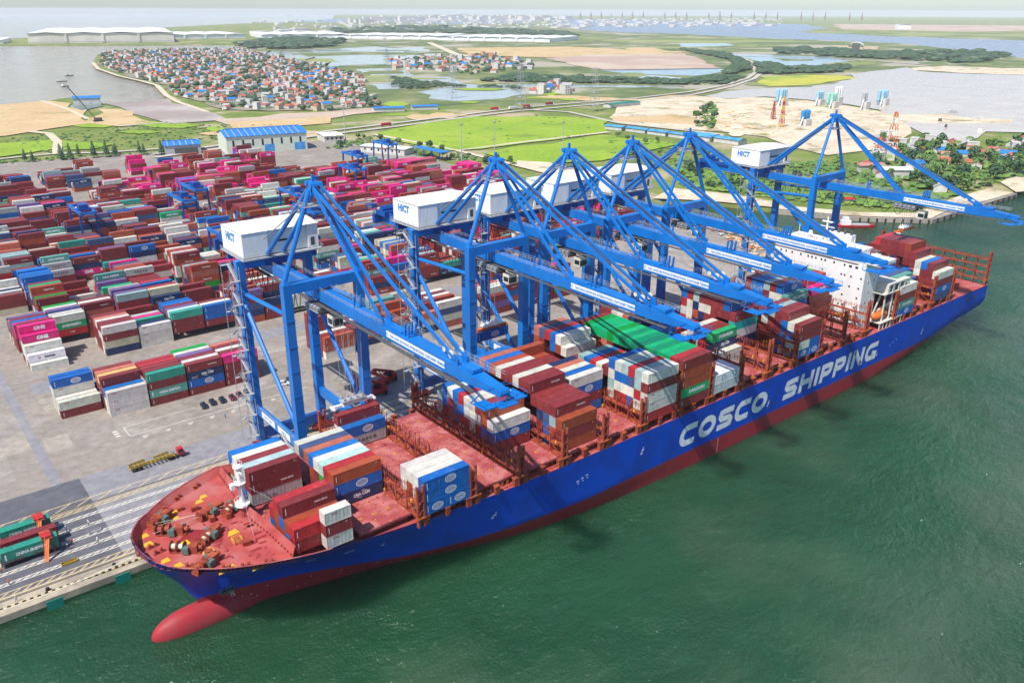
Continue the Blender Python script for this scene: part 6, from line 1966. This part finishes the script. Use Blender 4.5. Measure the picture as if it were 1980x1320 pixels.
gable_building('open_shed', (180, 518), (210, 511), 28, 8.5, 2.2, 'lgrey', 'blue_roof', 'small shed with a blue roof left of the large workshop', nwin=0, doors=((8, 20, 6, 'dark'),))
gable_building('office', (330, 502), (349, 498), 30, 6, .5, 'wall_white', 'white', 'low white office with big windows right of the workshop', nwin=4)
gable_building('gate_office', (330, 430), (350, 385), 16, 5.5, .5, 'wall_white', 'white', 'long white gate office behind the far gantry cranes', nwin=6)
t = empty('gate_canopy', (363, 360, 0.01), 'blue sheet canopy on posts over the terminal gate', 'canopy', None, R(-88))
g = MB(); g.box(-22, 22, -5, 5, 7.5, 8.0); g.box(-22, 22, -.2, .2, 8.0, 8.3); g.done('roof', ['blue_roof'], t)
for k in range(4):
    for y in (-4, 4):
        g = MB(); g.tube((-18+k*12, y, 0), (-18+k*12, y, 7.5), .3, 6); g.done('post', ['blue_dark'], t)
def light_mast(x, y, h, lab):
    t = empty('light_mast', (x, y, 0), lab, 'light mast', 'tall light masts round the terminal')
    g = MB(); g.tube((0, 0, 0), (0, 0, h), .55, 8, 0, .25); g.done('pole', ['lgrey'], t)
    g = MB(); g.tube((0, 0, h-.4), (0, 0, h), 1.6, 8)
    for k in range(6):
        g.box(1.3*math.cos(k)-.3, 1.3*math.cos(k)+.3, 1.3*math.sin(k)-.3, 1.3*math.sin(k)+.3, h-1.2, h-.4)
    g.done('lamp_head', ['grey'], t)
for x, y, h, lab in ((362, 312, 35, 'tall light mast by the gate in front of the bright green field'), (352, 500, 35, 'tall light mast beside the white office'), (467, 300, 30, 'light mast in the grass behind the third crane'), (418, 339, 30, 'light mast beside the sandy track')):
    light_mast(x, y, h, lab)

# ================================================================== LANDSCAPE OBJECTS
def blob(rnd, r, h, n=9):
    g = MB()
    rings = [(0, .0), (.55, .25), (1.0, .55), (.8, .85), (.3, 1.0)]
    for q, (rr, hh) in enumerate(rings[1:]):
        for i in range(n):
            t = 2*math.pi*i/n
            w = rr*r*rnd.uniform(.75, 1.2)
            g.v.append((w*math.cos(t), w*math.sin(t), h*hh*rnd.uniform(.85, 1.12)))
    g.v.append((0, 0, h*rnd.uniform(.98, 1.1)))
    for q in range(3):
        for i in range(n):
            j = (i+1) % n
            g.f.append((q*n+i, q*n+j, q*n+n+j, q*n+n+i)); g.m.append(0)
    for i in range(n):
        g.f.append((3*n+i, 3*n+(i+1) % n, 4*n)); g.m.append(0)
    return g
def crown(rnd, r, h, z0, n, lobes=6, s=.9):
    g = MB()
    L = [(rnd.uniform(-.5, .5)*r, rnd.uniform(-.5, .5)*r, z0+h*rnd.uniform(.25, .8), r*rnd.uniform(.4, .62)) for _ in range(lobes)]
    for _ in range(n):
        cx_, cy__, cz, rr = rnd.choice(L)
        u, v = rnd.uniform(0, 2*math.pi), rnd.uniform(-.7, 1)
        k = rr*rnd.uniform(.65, 1.05)
        w = math.sqrt(max(0, 1-v*v))
        p = Vector((cx_+k*w*math.cos(u), cy__+k*w*math.sin(u), cz+k*v*.8))
        nrm = Vector((w*math.cos(u)+rnd.uniform(-.5, .5), w*math.sin(u)+rnd.uniform(-.5, .5), v+.35+rnd.uniform(-.4, .4))).normalized()
        a = nrm.orthogonal().normalized(); b = nrm.cross(a)
        ang = rnd.uniform(0, 6.28); a, b = a*math.cos(ang)+b*math.sin(ang), b*math.cos(ang)-a*math.sin(ang)
        q = s*rnd.uniform(.6, 1.25)
        g.face([p-a*q-b*q*.6, p+a*q*.9-b*q*.5, p+a*q+b*q*.7, p-a*q*.8+b*q*.6])
    return g
rnd = random.Random(33)
def trunk(h, r, limbs=4):
    g = MB(); g.tube((0, 0, 0), (.1, .1, h*.6), r, 6, 0, r*.6)
    for k in range(limbs):
        t = 6.28*k/limbs
        g.tube((.1, .1, h*.45+.1*k), (math.cos(t)*h*.28, math.sin(t)*h*.28, h*.8), r*.45, 5, 0, r*.15)
    return g.mesh('trunk', ['bark'])
TR = []
for k, (r, h, mt_) in enumerate(((3.6, 7.5, 'leaf'), (4.4, 8.5, 'leaf_dark'), (3.0, 6.0, 'leaf_lime'), (4.0, 9.0, 'leaf'), (3.4, 7, 'leaf_dark'))):
    TR.append((trunk(h*.8, .28), crown(rnd, r, h*.8, h*.22, 230, 7, .75).mesh('crown', [mt_]), mt_))
conif = (trunk(9, .25, 2), None)
g = MB()
for k in range(9):
    z = 2+k*.95
    for i in range(9):
        t = 6.28*i/9+k
        rr = (2.5-k*.24)*rnd.uniform(.8, 1.15)
        g.face([(0, 0, z+1.0), (rr*math.cos(t-.3), rr*math.sin(t-.3), z-.2), (rr*1.1*math.cos(t), rr*1.1*math.sin(t), z-.5), (rr*math.cos(t+.3), rr*math.sin(t+.3), z-.1)])
conm = g.mesh('crown', ['leaf_dark'])
PALMS = []
for k in range(3):
    h = (9, 11.5, 7.5)[k]
    g = MB()
    bx_, by_ = rnd.uniform(-1, 1), rnd.uniform(-1, 1)
    pts = [(bx_*(q/5)**2, by_*(q/5)**2, h*q/5) for q in range(6)]
    for a, b in zip(pts[:-1], pts[1:]):
        g.tube(a, b, .24, 6, 0, .2, False)
    tm = g.mesh('trunk', ['bark_pale'])
    g = MB()
    for i in range(15):
        t = 6.28*i/15+rnd.uniform(-.15, .15)
        up = rnd.uniform(.15, 1.0)
        prev = None
        for q in range(6):
            f = q/5
            rad = 4.0*f
            z = h+up*3.0*f-(2.2+1.6*(1-up))*f*f*1.3
            wd = .75*math.sin(math.pi*min(1, .15+f*.85))+.05
            c = Vector((bx_+rad*math.cos(t), by_+rad*math.sin(t), z)); s_ = Vector((-math.sin(t), math.cos(t), 0))
            cur = (c-s_*wd-Vector((0, 0, wd*.5)), c, c+s_*wd-Vector((0, 0, wd*.5)))
            if prev:
                g.face([prev[0], cur[0], cur[1], prev[1]]); g.face([prev[1], cur[1], cur[2], prev[2]])
            prev = cur
    PALMS.append((tm, g.mesh('frond_crown', ['leaf' if k != 2 else 'leaf_lime'])))
NT = [0]
ZONE = {}
def zones(poly):
    pts = []
    for (x, y) in poly:
        d = Vector((x, y, 0))-CAM
        pts.append((d.dot(_r2)/d.dot(_f), d.dot(_f)))
    return min(p[0] for p in pts), max(p[0] for p in pts), min(p[1] for p in pts), max(p[1] for p in pts)
def where(x, y, poly):
    a, b, c, e = zones(poly)
    d = Vector((x, y, 0))-CAM
    u = (d.dot(_r2)/d.dot(_f)-a)/(b-a); v = (d.dot(_f)-c)/(e-c)
    return ', %s %s' % (('nearest', 'near', 'middle', 'far', 'farthest')[max(0, min(4, int(v*5)))], ('left end', 'left part', 'centre', 'right part', 'right end')[max(0, min(4, int(u*5)))])
def tree(x, y, kind, s, lab, grp):
    NT[0] += 1
    if kind == 'palm':
        tm, cm = PALMS[NT[0] % 3]; nm = 'palm_tree'
    elif kind == 'con':
        tm, cm = conif[0], conm; nm = 'casuarina_tree'
    else:
        tm, cm, _ = TR[kind]; nm = 'broadleaf_tree'
    o = tag(put(nm, tm, None, (x, y, 0), rnd.uniform(0, 6.28)), lab, 'tree', grp)
    o.scale = (s, s, s*rnd.uniform(.9, 1.15))
    put('crown', cm, o)
LK = {0: 'rounded green tree', 1: 'dark green spreading tree', 2: 'low lime green bushy tree', 3: 'tall green tree', 4: 'dark bushy tree'}
for (x, y) in scatter(AREA['palmland'], 62, rnd):
    tree(x, y, 'palm', rnd.uniform(.8, 1.25), 'slender palm with arching fronds among the riverside houses at right'+where(x, y, AREA['palmland']), 'trees among the riverside houses')
for (x, y) in scatter(AREA['palmland'], 66, rnd):
    k = rnd.choice((0, 1, 3, 4)); tree(x, y, k, rnd.uniform(.9, 1.6), LK[k]+' among the riverside houses at right'+where(x, y, AREA['palmland']), 'trees among the riverside houses')
for (x, y) in scatter(AREA['riverside_houses'], 26, rnd):
    k = rnd.choice((0, 1, 4)); tree(x, y, k, rnd.uniform(.8, 1.4), LK[k]+' beside the far riverside roofs'+where(x, y, AREA['riverside_houses']), 'trees among the riverside houses')
for (x, y) in scatter(AREA['greenbelt'], 26, rnd):
    tree(x, y, 'palm', rnd.uniform(.6, .9), 'short palm in the green belt behind the farthest crane'+where(x, y, AREA['greenbelt']), 'trees behind the farthest crane')
for (x, y) in scatter(AREA['pierland'], 48, rnd):
    k = rnd.choice((0, 2, 2, 1, 4)); tree(x, y, k, rnd.uniform(.5, 1.1), LK[k]+' in the green strip behind the far pier'+where(x, y, AREA['pierland']), 'trees behind the far pier')
for (x, y) in scatter(AREA['hedge_left'], 16, rnd):
    tree(x, y, 'con', rnd.uniform(.8, 1.35), 'dark feathery tree along the back fence at far left'+where(x, y, AREA['hedge_left']), 'trees along the back fence')
for (x, y) in scatter(AREA['hedge_mid'], 26, rnd):
    k = rnd.choice((0, 1, 2, 4)); tree(x, y, k, rnd.uniform(.5, .95), LK[k]+' along the terminal fence by the gate'+where(x, y, AREA['hedge_mid']), 'trees along the terminal fence')
for (x, y) in scatter(AREA['roadside'], 14, rnd):
    k = rnd.choice((0, 1)); tree(x, y, k, rnd.uniform(.6, 1.0), LK[k]+' beside the blue tarpaulin roofs'+where(x, y, AREA['roadside']), 'trees beside the tarpaulin roofs')
for (x, y) in scatter(AREA['greenery_sand'], 12, rnd):
    k = rnd.choice((0, 2, 4)); tree(x, y, k, rnd.uniform(1.0, 1.6), LK[k]+' in the clump on the pale sand'+where(x, y, AREA['greenery_sand']), 'trees on the pale sand')
# ground cover and far woods: nobody could count these
def bushes(name, areas, mtl, lab):
    G = MB()
    protos = [blob(rnd, 1, 1, 7) for _ in range(5)]
    for an, n, r0, r1, hk in areas:
        pl = AREA[an] if isinstance(an, str) else an
        for (x, y) in scatter(pl, n, rnd):
            r_ = rnd.uniform(r0, r1)
            p_ = rnd.choice(protos)
            k = len(G.v)
            a = rnd.uniform(0, 6.28); c, s_ = math.cos(a), math.sin(a)
            hh = r_*hk*rnd.uniform(.7, 1.3)
            for v in p_.v:
                G.v.append((x+r_*(v[0]*c-v[1]*s_), y+r_*(v[0]*s_+v[1]*c), .1+hh*v[2]))
            G.f += [tuple(k+i for i in f) for f in p_.f]; G.m += p_.m
    tag(G.done(name, [mtl]), lab, 'vegetation', None, 'stuff')
MEAD = [(400, 545), (660, 560), (700, 400), (560, 330), (420, 420)]
LEFTF = [(90, 600), (330, 560), (360, 640), (250, 760), (80, 720)]
bushes('low_bushes', [('pierland', 900, 1.0, 3.4, .6), ('greenbelt', 420, 1.2, 3.2, .7), ('palmland', 520, 1.5, 4.0, .8), ('roadside', 160, 1, 3, .6), ('hedge_mid', 260, .8, 2.4, .7), (MEAD, 90, .8, 2.6, .6), (LEFTF, 420, .8, 2.6, .5), ('hedge_left', 60, 1, 2.5, .7), ('greenery_sand', 40, 2, 5, .8)], 'leaf', 'low green bushes scattered over the grassland behind the terminal')
bushes('lime_shrubs', [('pierland', 700, 1.2, 3.6, .5), ('palmland', 260, 1.5, 3.5, .6), ('greenbelt', 100, 1, 3, .5)], 'leaf_lime', 'sunlit yellow green shrubs behind the far pier')
bushes('mangrove_wood', [('mangrove_a', 260, 14, 34, .5), ('mangrove_b', 300, 20, 50, .35), ('mangrove_c', 420, 10, 26, .4), ('mangrove_d', 220, 6, 16, .5), ('mangrove_e', 420, 5, 12, .5), ('mangrove_f', 320, 7, 15, .6), ('mangrove_g', 140, 4, 9, .5), ('village', 1100, 3, 7.5, 1.1), ('hamlet', 120, 5, 11, .8)], 'leaf_far', 'dark mangrove and village greenery along the ponds and highway')

# houses
HM = []
def house_mesh(w, d, h, rk, wall, roof):
    g = MB(); g.box(-w/2, w/2, -d/2, d/2, 0, h, 0)
    for k in range(max(1, int(w/3))):
        x = -w/2+1.4+k*3
        for z in range(int(h/3.2)):
            g.box(x-.5, x+.5, -d/2-.04, -d/2+.02, 1+z*3.2, 2.4+z*3.2, 2)
    if rk:
        o = .5
        g.face([(-w/2-o, -d/2-o, h-.1), (w/2+o, -d/2-o, h-.1), (w/2+o, 0, h+d*.28), (-w/2-o, 0, h+d*.28)], 1)
        g.face([(w/2+o, d/2+o, h-.1), (-w/2-o, d/2+o, h-.1), (-w/2-o, 0, h+d*.28), (w/2+o, 0, h+d*.28)], 1)
        for s in (-1, 1):
            g.face([(s*w/2, -d/2, h), (s*w/2, d/2, h), (s*w/2, 0, h+d*.26)], 0)
    else:
        g.box(-w/2-.2, w/2+.2, -d/2-.2, d/2+.2, h, h+.5, 1)
    return g
HK = [('red tiled house', 10, 8, 4.2, 1, 'wall_white', 'roof_red'), ('pink roofed house', 11, 8, 4.5, 1, 'wall_cream', 'roof_pink'), ('grey roofed house', 10, 9, 4.0, 1, 'wall_white', 'roof_grey'), ('tall white flat-roofed house', 7, 10, 10.5, 0, 'wall_white', 'wall_white'),
      ('cream two-storey house', 8, 9, 7.4, 1, 'wall_cream', 'roof_red'), ('long low white house', 16, 8, 4.0, 1, 'wall_white', 'roof_grey'), ('blue roofed shed house', 13, 9, 4.4, 1, 'wall_white', 'blue_roof'), ('small red roofed house', 8, 7, 3.8, 1, 'wall_white', 'roof_red')]
HG = [house_mesh(*h[1:]) for h in HK]
HMS = [g.mesh('house', [h[5], h[6], 'glass']) for g, h in zip(HG, HK)]
vil = scatter(AREA['village'], 1250, rnd)
river_h = scatter(AREA['riverside_houses'], 44, rnd)+scatter(AREA['palmland'], 16, rnd)
ham = scatter(AREA['hamlet'], 110, rnd)+scatter(AREA['hamlet2'], 26, rnd)
allh = [(x, y, 'in the riverside hamlet at right', 1.0) for x, y in river_h]+[(x, y, 'in the crowded village beyond the mudflat', .92) for x, y in vil]+[(x, y, 'in the hamlet between the ponds', 1.3) for x, y in ham]
allh.sort(key=lambda q: (q[0]-CAM.x)**2+(q[1]-CAM.y)**2)
rest = MB()
RM = {}
mats_all = ['wall_white', 'wall_cream', 'roof_red', 'roof_pink', 'roof_grey', 'blue_roof', 'glass']
for i, (x, y, wh, s) in enumerate(allh):
    k = rnd.choice((0, 0, 0, 1, 1, 2, 3, 3, 4, 5, 6, 7, 7))
    if i < 300:
        o = tag(put('house', HMS[k], None, (x, y, 0), rnd.choice((.3, .5, 1.9, 2.1, -.2))), HK[k][0]+' '+wh+where(x, y, AREA['village' if 'crowded' in wh else 'riverside_houses' if 'riverside' in wh else 'hamlet']), 'house', 'houses '+wh)
        o.scale = (s, s, s)
    else:
        n0 = len(rest.m)
        rest.join(HG[k], (x, y, 0), rnd.choice((.3, .5, 1.9, 2.1, -.2)), s)
        mp = [mats_all.index(m_) for m_ in (HK[k][5], HK[k][6], 'glass')]
        rest.m[n0:] = [mp[q] for q in rest.m[n0:]]
tag(rest.done('village_houses', mats_all), 'mass of small red and white roofs in the far half of the village', 'houses', None, 'stuff')

# far factories and sheds with white roofs
def factory(p0, p1, depth, h, lab, bays, wall='white', roof='white'):
    a, b = Vector(p0), Vector(p1)
    L = (b-a).length
    t = empty('factory_hall', (a.x, a.y, 0.3), lab, 'factory', 'white factory halls on the far shore', math.atan2(b.y-a.y, b.x-a.x))
    g = MB(); g.box(0, L, 0, depth, 0, h)
    for k in range(1, bays):
        g.box(L*k/bays-4, L*k/bays+4, -3, 0, 0, h+1)
    g.done('wall', [wall], t)
    g = MB()
    for k in range(bays):
        x0, x1 = L*k/bays, L*(k+1)/bays
        g.face([(x0, -4, h+.2), ((x0+x1)/2, -4, h+.2+L/bays*.03), ((x0+x1)/2, depth, h+.2+L/bays*.03), (x0, depth, h+.2)]); g.face([((x0+x1)/2, -4, h+.2+L/bays*.03), (x1, -4, h+.2), (x1, depth, h+.2), ((x0+x1)/2, depth, h+.2+L/bays*.03)])
    g.done('roof', [roof], t)
    g = MB(); g.box(4, L-4, -4.4, -4, h*.1, h*.16); g.done('base_band', ['roof_grey'], t)
MT['fac_wall'] = mat('pale_cream_cladding', (0.74, 0.68, 0.60), None, 0.01, 0.7)
factory((600, 3474), (1100, 3338), 950, 36, 'huge white factory hall on the shore at upper left', 4, 'fac_wall')
factory((1170, 3700), (1520, 3640), 500, 18, 'white factory hall with trees in front, right of the huge one', 4)
factory((1560, 3560), (1960, 3440), 500, 16, 'white factory hall beyond the village palms', 5)
factory((1830, 3380), (2120, 2960), 380, 16, 'white hall with a wavy roof, left one beyond the ponds', 6)
factory((2080, 2900), (2330, 2450), 380, 16, 'white hall with a wavy roof, right one beyond the ponds', 7)
factory((330, 3560), (520, 3510), 300, 14, 'low white building left of the huge factory hall', 2)
factory((6100, 2950), (6170, 2890), 60, 34, 'pale tall building far away on the bare pink ground', 1)
FT = MB()
for an, n, s in (('far_town', 620, 1.0),):
    for (x, y) in scatter(AREA[an], n, rnd):
        w, d, h = rnd.uniform(30, 190), rnd.uniform(30, 100), rnd.choice((8, 10, 12, 14, 18, 24, 50))*rnd.uniform(.7, 1.2)
        FT.box(x, x+w, y, y+d, 0, h)
for k in range(700):
    y_ = rnd.uniform(2500, 9000); x_ = y_*rnd.uniform(.45, 1.5)+rnd.uniform(-300, 300)
    if y_ > 4300:
        w = rnd.uniform(20, 90); FT.box(x_, x_+w, y_, y_+w, 0, rnd.uniform(6, 16))
tag(FT.done('far_town', ['wall_white']), 'hazy white sheds and blocks of the distant town below the horizon', 'town', None, 'stuff')
FC = MB()
for k in range(26):
    t = k/25
    x, y = 9300+3600*t*.6, 9700-3400*t
    if k % 4 != 3:
        for q in (-14, 14):
            FC.beam((x+q, y, 0), (x+q*.4, y, 70), 6, 6)
        FC.beam((x-60, y-30, 62), (x+40, y+30, 62), 6, 7); FC.beam((x, y, 70), (x, y, 110), 6, 6)
tag(FC.done('far_port_cranes', ['rust_red']), 'row of tiny reddish port cranes on the hazy horizon', 'cranes', None, 'stuff')

# towers
def pylon(x, y, h, lab, mats_=('lgrey', 'lgrey'), w=5.5, name='power_pylon', cat='pylon', arms=True, grp='lattice pylons over the ponds'):
    wt = 1.8 if name != 'power_pylon' else 1.0
    t = empty(name, (x, y, 0), lab, cat, grp)
    n = 7
    for lv in range(n):
        g = MB()
        z0, z1 = h*lv/n, h*(lv+1)/n
        a, b = w*(1-.82*lv/n), w*(1-.82*(lv+1)/n)
        for sx, sy in ((-1, -1), (1, -1), (1, 1), (-1, 1)):
            g.beam((sx*a, sy*a, z0), (sx*b, sy*b, z1), .28*wt, .28*wt)
            g.beam((sx*a, sy*a, z0), (-sy*b, sx*b, z1), .16*wt, .16*wt)
        g.box(-b, b, -b, b, z1-.2, z1)
        g.done('tower_section', [mats_[lv % 2]], t)
    if arms:
        for q in (.72, .84, .96):
            g = MB(); g.beam((-9, 0, h*q), (9, 0, h*q), .6, .8); g.done('cross_arm', [mats_[0]], t)
for (x, y, h, lab) in ((669, 608, 60, 'tall lattice pylon right of the pale round pond'), (739, 540, 55, 'lattice pylon beside the highway right of the ponds'), (688, 795, 58, 'slim lattice pylon standing left of the pale round pond'), (731, 1051, 60, 'faint lattice pylon above the village edge'), (1215, 1882, 66, 'faint lattice pylon beyond the upper ponds'), (3210, 2978, 110, 'tall faint pylon near the far blue river'), (4664, 3429, 120, 'pale pylon on the far bank of the blue river')):
    pylon(x, y, h, lab)
pylon(712, 118, 38, 'orange and white lattice tower among the riverside houses', ('orange', 'white'), 5, 'lattice_tower', 'tower', False, None)
pylon(656, 100, 22, 'lower orange and white lattice tower nearer the crane stays', ('orange', 'white'), 5, 'lattice_tower', 'tower', False, None)
pylon(846, 339, 22, 'red lattice mast on the construction sand', ('red', 'rust_red'), 2.2, 'lattice_mast', 'mast', False, None)
pylon(792, 290, 34, 'red lattice mast with a yellow base on the construction sand', ('yellow', 'red'), 2.4, 'lattice_mast', 'mast', False, None)
# silos of the batching plants
def silos(x, y, n, h, m, lab):
    t = empty('silo_group', (x, y, 0), lab, 'silos', 'batching plant silos on the sand')
    for k in range(n):
        g = MB(); dx, dy = (k % 3)*5.2, (k//3)*5.4
        g.tube((dx, dy, h*.35), (dx, dy, h), 2.4, 12); g.tube((dx, dy, h), (dx, dy, h+1.4), 2.4, 12, 0, .6); g.tube((dx, dy, h*.18), (dx, dy, h*.35), .6, 12, 0, 2.4)
        for s in ((-1.8, -1.8), (1.8, -1.8), (1.8, 1.8), (-1.8, 1.8)):
            g.beam((dx+s[0], dy+s[1], 0), (dx+s[0], dy+s[1], h*.4), .3, .3)
        g.done('silo', [m], t)
    g = MB(); g.beam((-14, -6, 1), (2, 0, h*.75), 1.6, 1.4); g.box(-3, 8, -7, -3, 0, h*.5); g.done('conveyor', ['wall_white'], t)
for a in ((986, 425, 4, 22, 'silo_blue', 'pale blue and white silos, left end of the batching plants'), (1034, 398, 3, 18, 'silo_blue', 'pale blue silos, second group from the left by the river'), (1017, 366, 4, 19, 'silo_green', 'pale green silos in the middle of the batching plants'), (1050, 380, 3, 25, 'white', 'tall white silos behind the green group'),
          (1034, 330, 2, 22, 'lgrey', 'pair of pale grey silos right of the farthest crane apex'), (1104, 341, 6, 20, 'silo_blue', 'blue silos at the right end of the batching plants'), (819, 281, 3, 17, 'silo_deep', 'deep blue silos alone on the sand left of the farthest crane apex')):
    silos(*a)
def simple_shed(x, y, L, d, h, rz, roof, lab, name='shed', wall='wall_white'):
    t = empty(name, (x, y, .3), lab, 'shed', None, R(rz))
    g = MB(); g.box(0, L, 0, d, 0, h*.8); g.done('wall', [wall], t)
    g = MB(); g.face([(-1, -1, h*.78), (L+1, -1, h*.78), (L+1, d/2, h), (-1, d/2, h)]); g.face([(L+1, d+1, h*.78), (-1, d+1, h*.78), (-1, d/2, h), (L+1, d/2, h)]); g.done('roof', [roof], t)
for k, (x, y, L, d, h, rz) in enumerate(((622, 402, 22, 12, 5, -80), (628, 376, 26, 12, 5, -84), (630, 346, 24, 13, 5, -86), (632, 318, 20, 12, 5, -84), (636, 294, 26, 14, 6, -88), (641, 266, 30, 14, 6, -90), (652, 300, 24, 12, 5, -88))):
    simple_shed(x, y, L, d, h, rz, 'blue_tarp', 'blue tarpaulin market roof, %s from the left along the sand edge' % ['first', 'second', 'third', 'fourth', 'fifth', 'sixth', 'seventh'][k])
simple_shed(778, 548, 60, 14, 6, 2, 'fender', 'long shed with a dark green roof on the sand')
simple_shed(500, 700, 40, 20, 6, -20, 'blue_roof', 'blue roofed shed at the near edge of the village'); simple_shed(552, 690, 34, 16, 6, -24, 'blue_roof', 'smaller blue roofed shed right of the village')
simple_shed(590, 62, 26, 14, 8, -40, 'white', 'large white-roofed building under the farthest crane stays'); simple_shed(480, 30, 9, 5, 4, -50, 'red', 'small red roofed hut on the far pier land'); simple_shed(600, 84, 22, 10, 7, -30, 'roof_pink', 'pink roofed building behind the white-roofed one')
simple_shed(214, 1018, 34, 16, 12, -14, 'blue_roof', 'pump house with a blue roof beside the dark basin', 'pump_house')
HS = .42
t = empty('storage_hangar', (2760, 1370, .3), 'arched storage hangar among the trees beyond the highway bend', 'hangar', None, R(-62))
t.scale = (HS, HS, HS)
g = MB(); N_ = 10
for i in range(N_):
    a0, a1 = math.pi*i/N_, math.pi*(i+1)/N_
    g.face([(60-60*math.cos(a0), 0, 20+34*math.sin(a0)), (60-60*math.cos(a1), 0, 20+34*math.sin(a1)), (60-60*math.cos(a1), 170, 20+34*math.sin(a1)), (60-60*math.cos(a0), 170, 20+34*math.sin(a0))][::-1])
g.done('roof', ['white'], t)
g = MB(); g.box(0, 120, 0, 170, 0, 20); g.box(-130, 0, 20, 140, 0, 24); g.box(120, 230, 30, 150, 0, 22); g.done('wall', ['wall_cream'], t)
g = MB(); g.box(30, 90, -1.5, 1, 0, 44); g.done('door', ['dark'], t)
# boats, barge, tug, dredger crane
def boat(x, y, L, rz, hullm, deckm, lab, cat='boat', z=WZ, pilot=True, name='boat'):
    t = empty(name, (x, y, z), lab, cat, None, R(rz))
    w = L*.13
    g = MB()
    for x_, ww, zz in ((-L/2, w*.8, 0), (-L*.3, w, 0), (L*.2, w, 0), (L*.4, w*.6, .2), (L/2, .05, .5)):
        g.v += [(x_, -ww*.8, -.8), (x_, ww*.8, -.8), (x_, ww, 1.4+zz), (x_, -ww, 1.4+zz)]
    for i in range(4):
        for a, b in ((0, 1), (1, 2), (2, 3), (3, 0)):
            g.f.append((i*4+a, i*4+b, i*4+4+b, i*4+4+a)); g.m.append(0)
    g.f.append((3, 2, 1, 0)); g.m.append(0)
    g.done('hull', [hullm], t)
    g = MB(); g.box(-L*.38, -L*.14, -w*.6, w*.6, 1.4, 4.2)
    if pilot: g.box(-L*.34, -L*.2, -w*.5, w*.5, 4.2, 6.2)
    g.done('cabin', [deckm], t)
    g = MB(); g.box(-L*.15, L*.34, -w*.7, w*.7, 1.3, 1.9); g.done('hold', ['roof_grey'], t)
boat(436, -8, 24, -42, 'red', 'white', 'red hulled tug moored against the far pier face'); boat(938, 135, 26, 20, 'dark', 'white', 'white cabin boat on the river beyond the riverside houses'); boat(995, 205, 22, 10, 'dark', 'dark', 'dark boat alone on the river at right'); boat(944, 176, 18, 30, 'roof_grey', 'dark', 'small grey boat in the creek behind the sand spit')
boat(1062, 175, 66, -30, 'rust_red', 'wall_white', 'long rusty sand barge with white deckhouse at the end of the spit', 'barge'); boat(1100, 230, 40, -30, 'rust_red', 'roof_grey', 'rusty barge moored along the sand spit', 'barge'); boat(760, 150, 22, 150, 'dark', 'roof_grey', 'dark covered boat drawn up beside the sand', 'boat', 0)
for k, (x, y) in enumerate(((300, 1500), (345, 1650), (280, 1380), (220, 1720))):
    boat(x, y, 18, 20*k, 'dark', 'white', 'small fishing boat on the pale bay, %s from the left' % ['third', 'fourth', 'second', 'first'][k], pilot=False)
t = empty('crawler_crane', (195, 812, 0.3), 'dark crawler crane with a raised jib on the tan earth', 'crane')
g = MB(); g.box(-5, 5, -3.5, -1.5, 0, 1.6); g.box(-5, 5, 1.5, 3.5, 0, 1.6); g.done('track', ['black'], t)
g = MB(); g.box(-4, 4, -2.6, 2.6, 1.7, 4.6); g.done('cab', ['dark'], t)
g = MB()
for s in (-.8, .8):
    g.beam((-2, s, 3), (-26, s*.4, 40), .5, .5); g.beam((-2.6, s, 4.4), (-26, s*.4, 41.2), .4, .4)
g.done('jib', ['dark'], t)
# heaps and machinery on the debris strip beside the inlet, joined: a jumble nobody could count
J = MB()
for (x, y) in scatter([(316, -28), (330, -30), (372, 30), (366, 52), (352, 40)], 240, rnd):
    b = blob(rnd, rnd.uniform(.8, 2.2), rnd.uniform(.6, 1.8), 6); k = len(J.v)
    mi = rnd.choice((0, 0, 1, 2))
    J.v += [(v[0]+x, v[1]+y, v[2]) for v in b.v]; J.f += [tuple(k+i for i in f) for f in b.f]; J.m += [mi]*len(b.f)
tag(J.done('rubble_heap', [GM['tan'], 'orange', 'lgrey']), 'jumble of tan and orange rubble beside the inlet', 'rubble', None, 'stuff')
# spoil heaps on the construction sand
S = MB()
SAND = [(800, 420), (960, 430), (980, 330), (760, 230), (660, 300)]
for (x, y) in scatter(SAND, 260, rnd):
    b = blob(rnd, rnd.uniform(2, 7), rnd.uniform(.6, 2.4), 8); k = len(S.v)
    S.v += [(v[0]+x, v[1]+y, v[2]) for v in b.v]; S.f += [tuple(k+i for i in f) for f in b.f]; S.m += [rnd.choice((0, 0, 1))]*len(b.f)
tag(S.done('sand_heap', [GM['sand'], GM['tan']]), 'pale sand and gravel heaps on the construction ground', 'sand heaps', None, 'stuff')

# ================================================================== HAZE
m = bpy.data.materials.new('haze_air')
m.use_nodes = True
nt = m.node_tree
for n_ in list(nt.nodes):
    if n_.type == 'BSDF_PRINCIPLED': nt.nodes.remove(n_)
pv = nt.nodes.new('ShaderNodeVolumePrincipled')
pv.inputs['Color'].default_value = (0.86, 0.91, 1.0, 1)
pv.inputs['Density'].default_value = 3.6e-5
pv.inputs['Anisotropy'].default_value = -0.1
nt.links.new(pv.outputs[0], nt.nodes['Material Output'].inputs['Volume'])
g = MB(); g.box(-27000, 27000, -27000, 27000, -10.5, 135)
tag(g.done('haze', [m]), 'thin pale air over the whole port', 'haze', None, 'stuff')
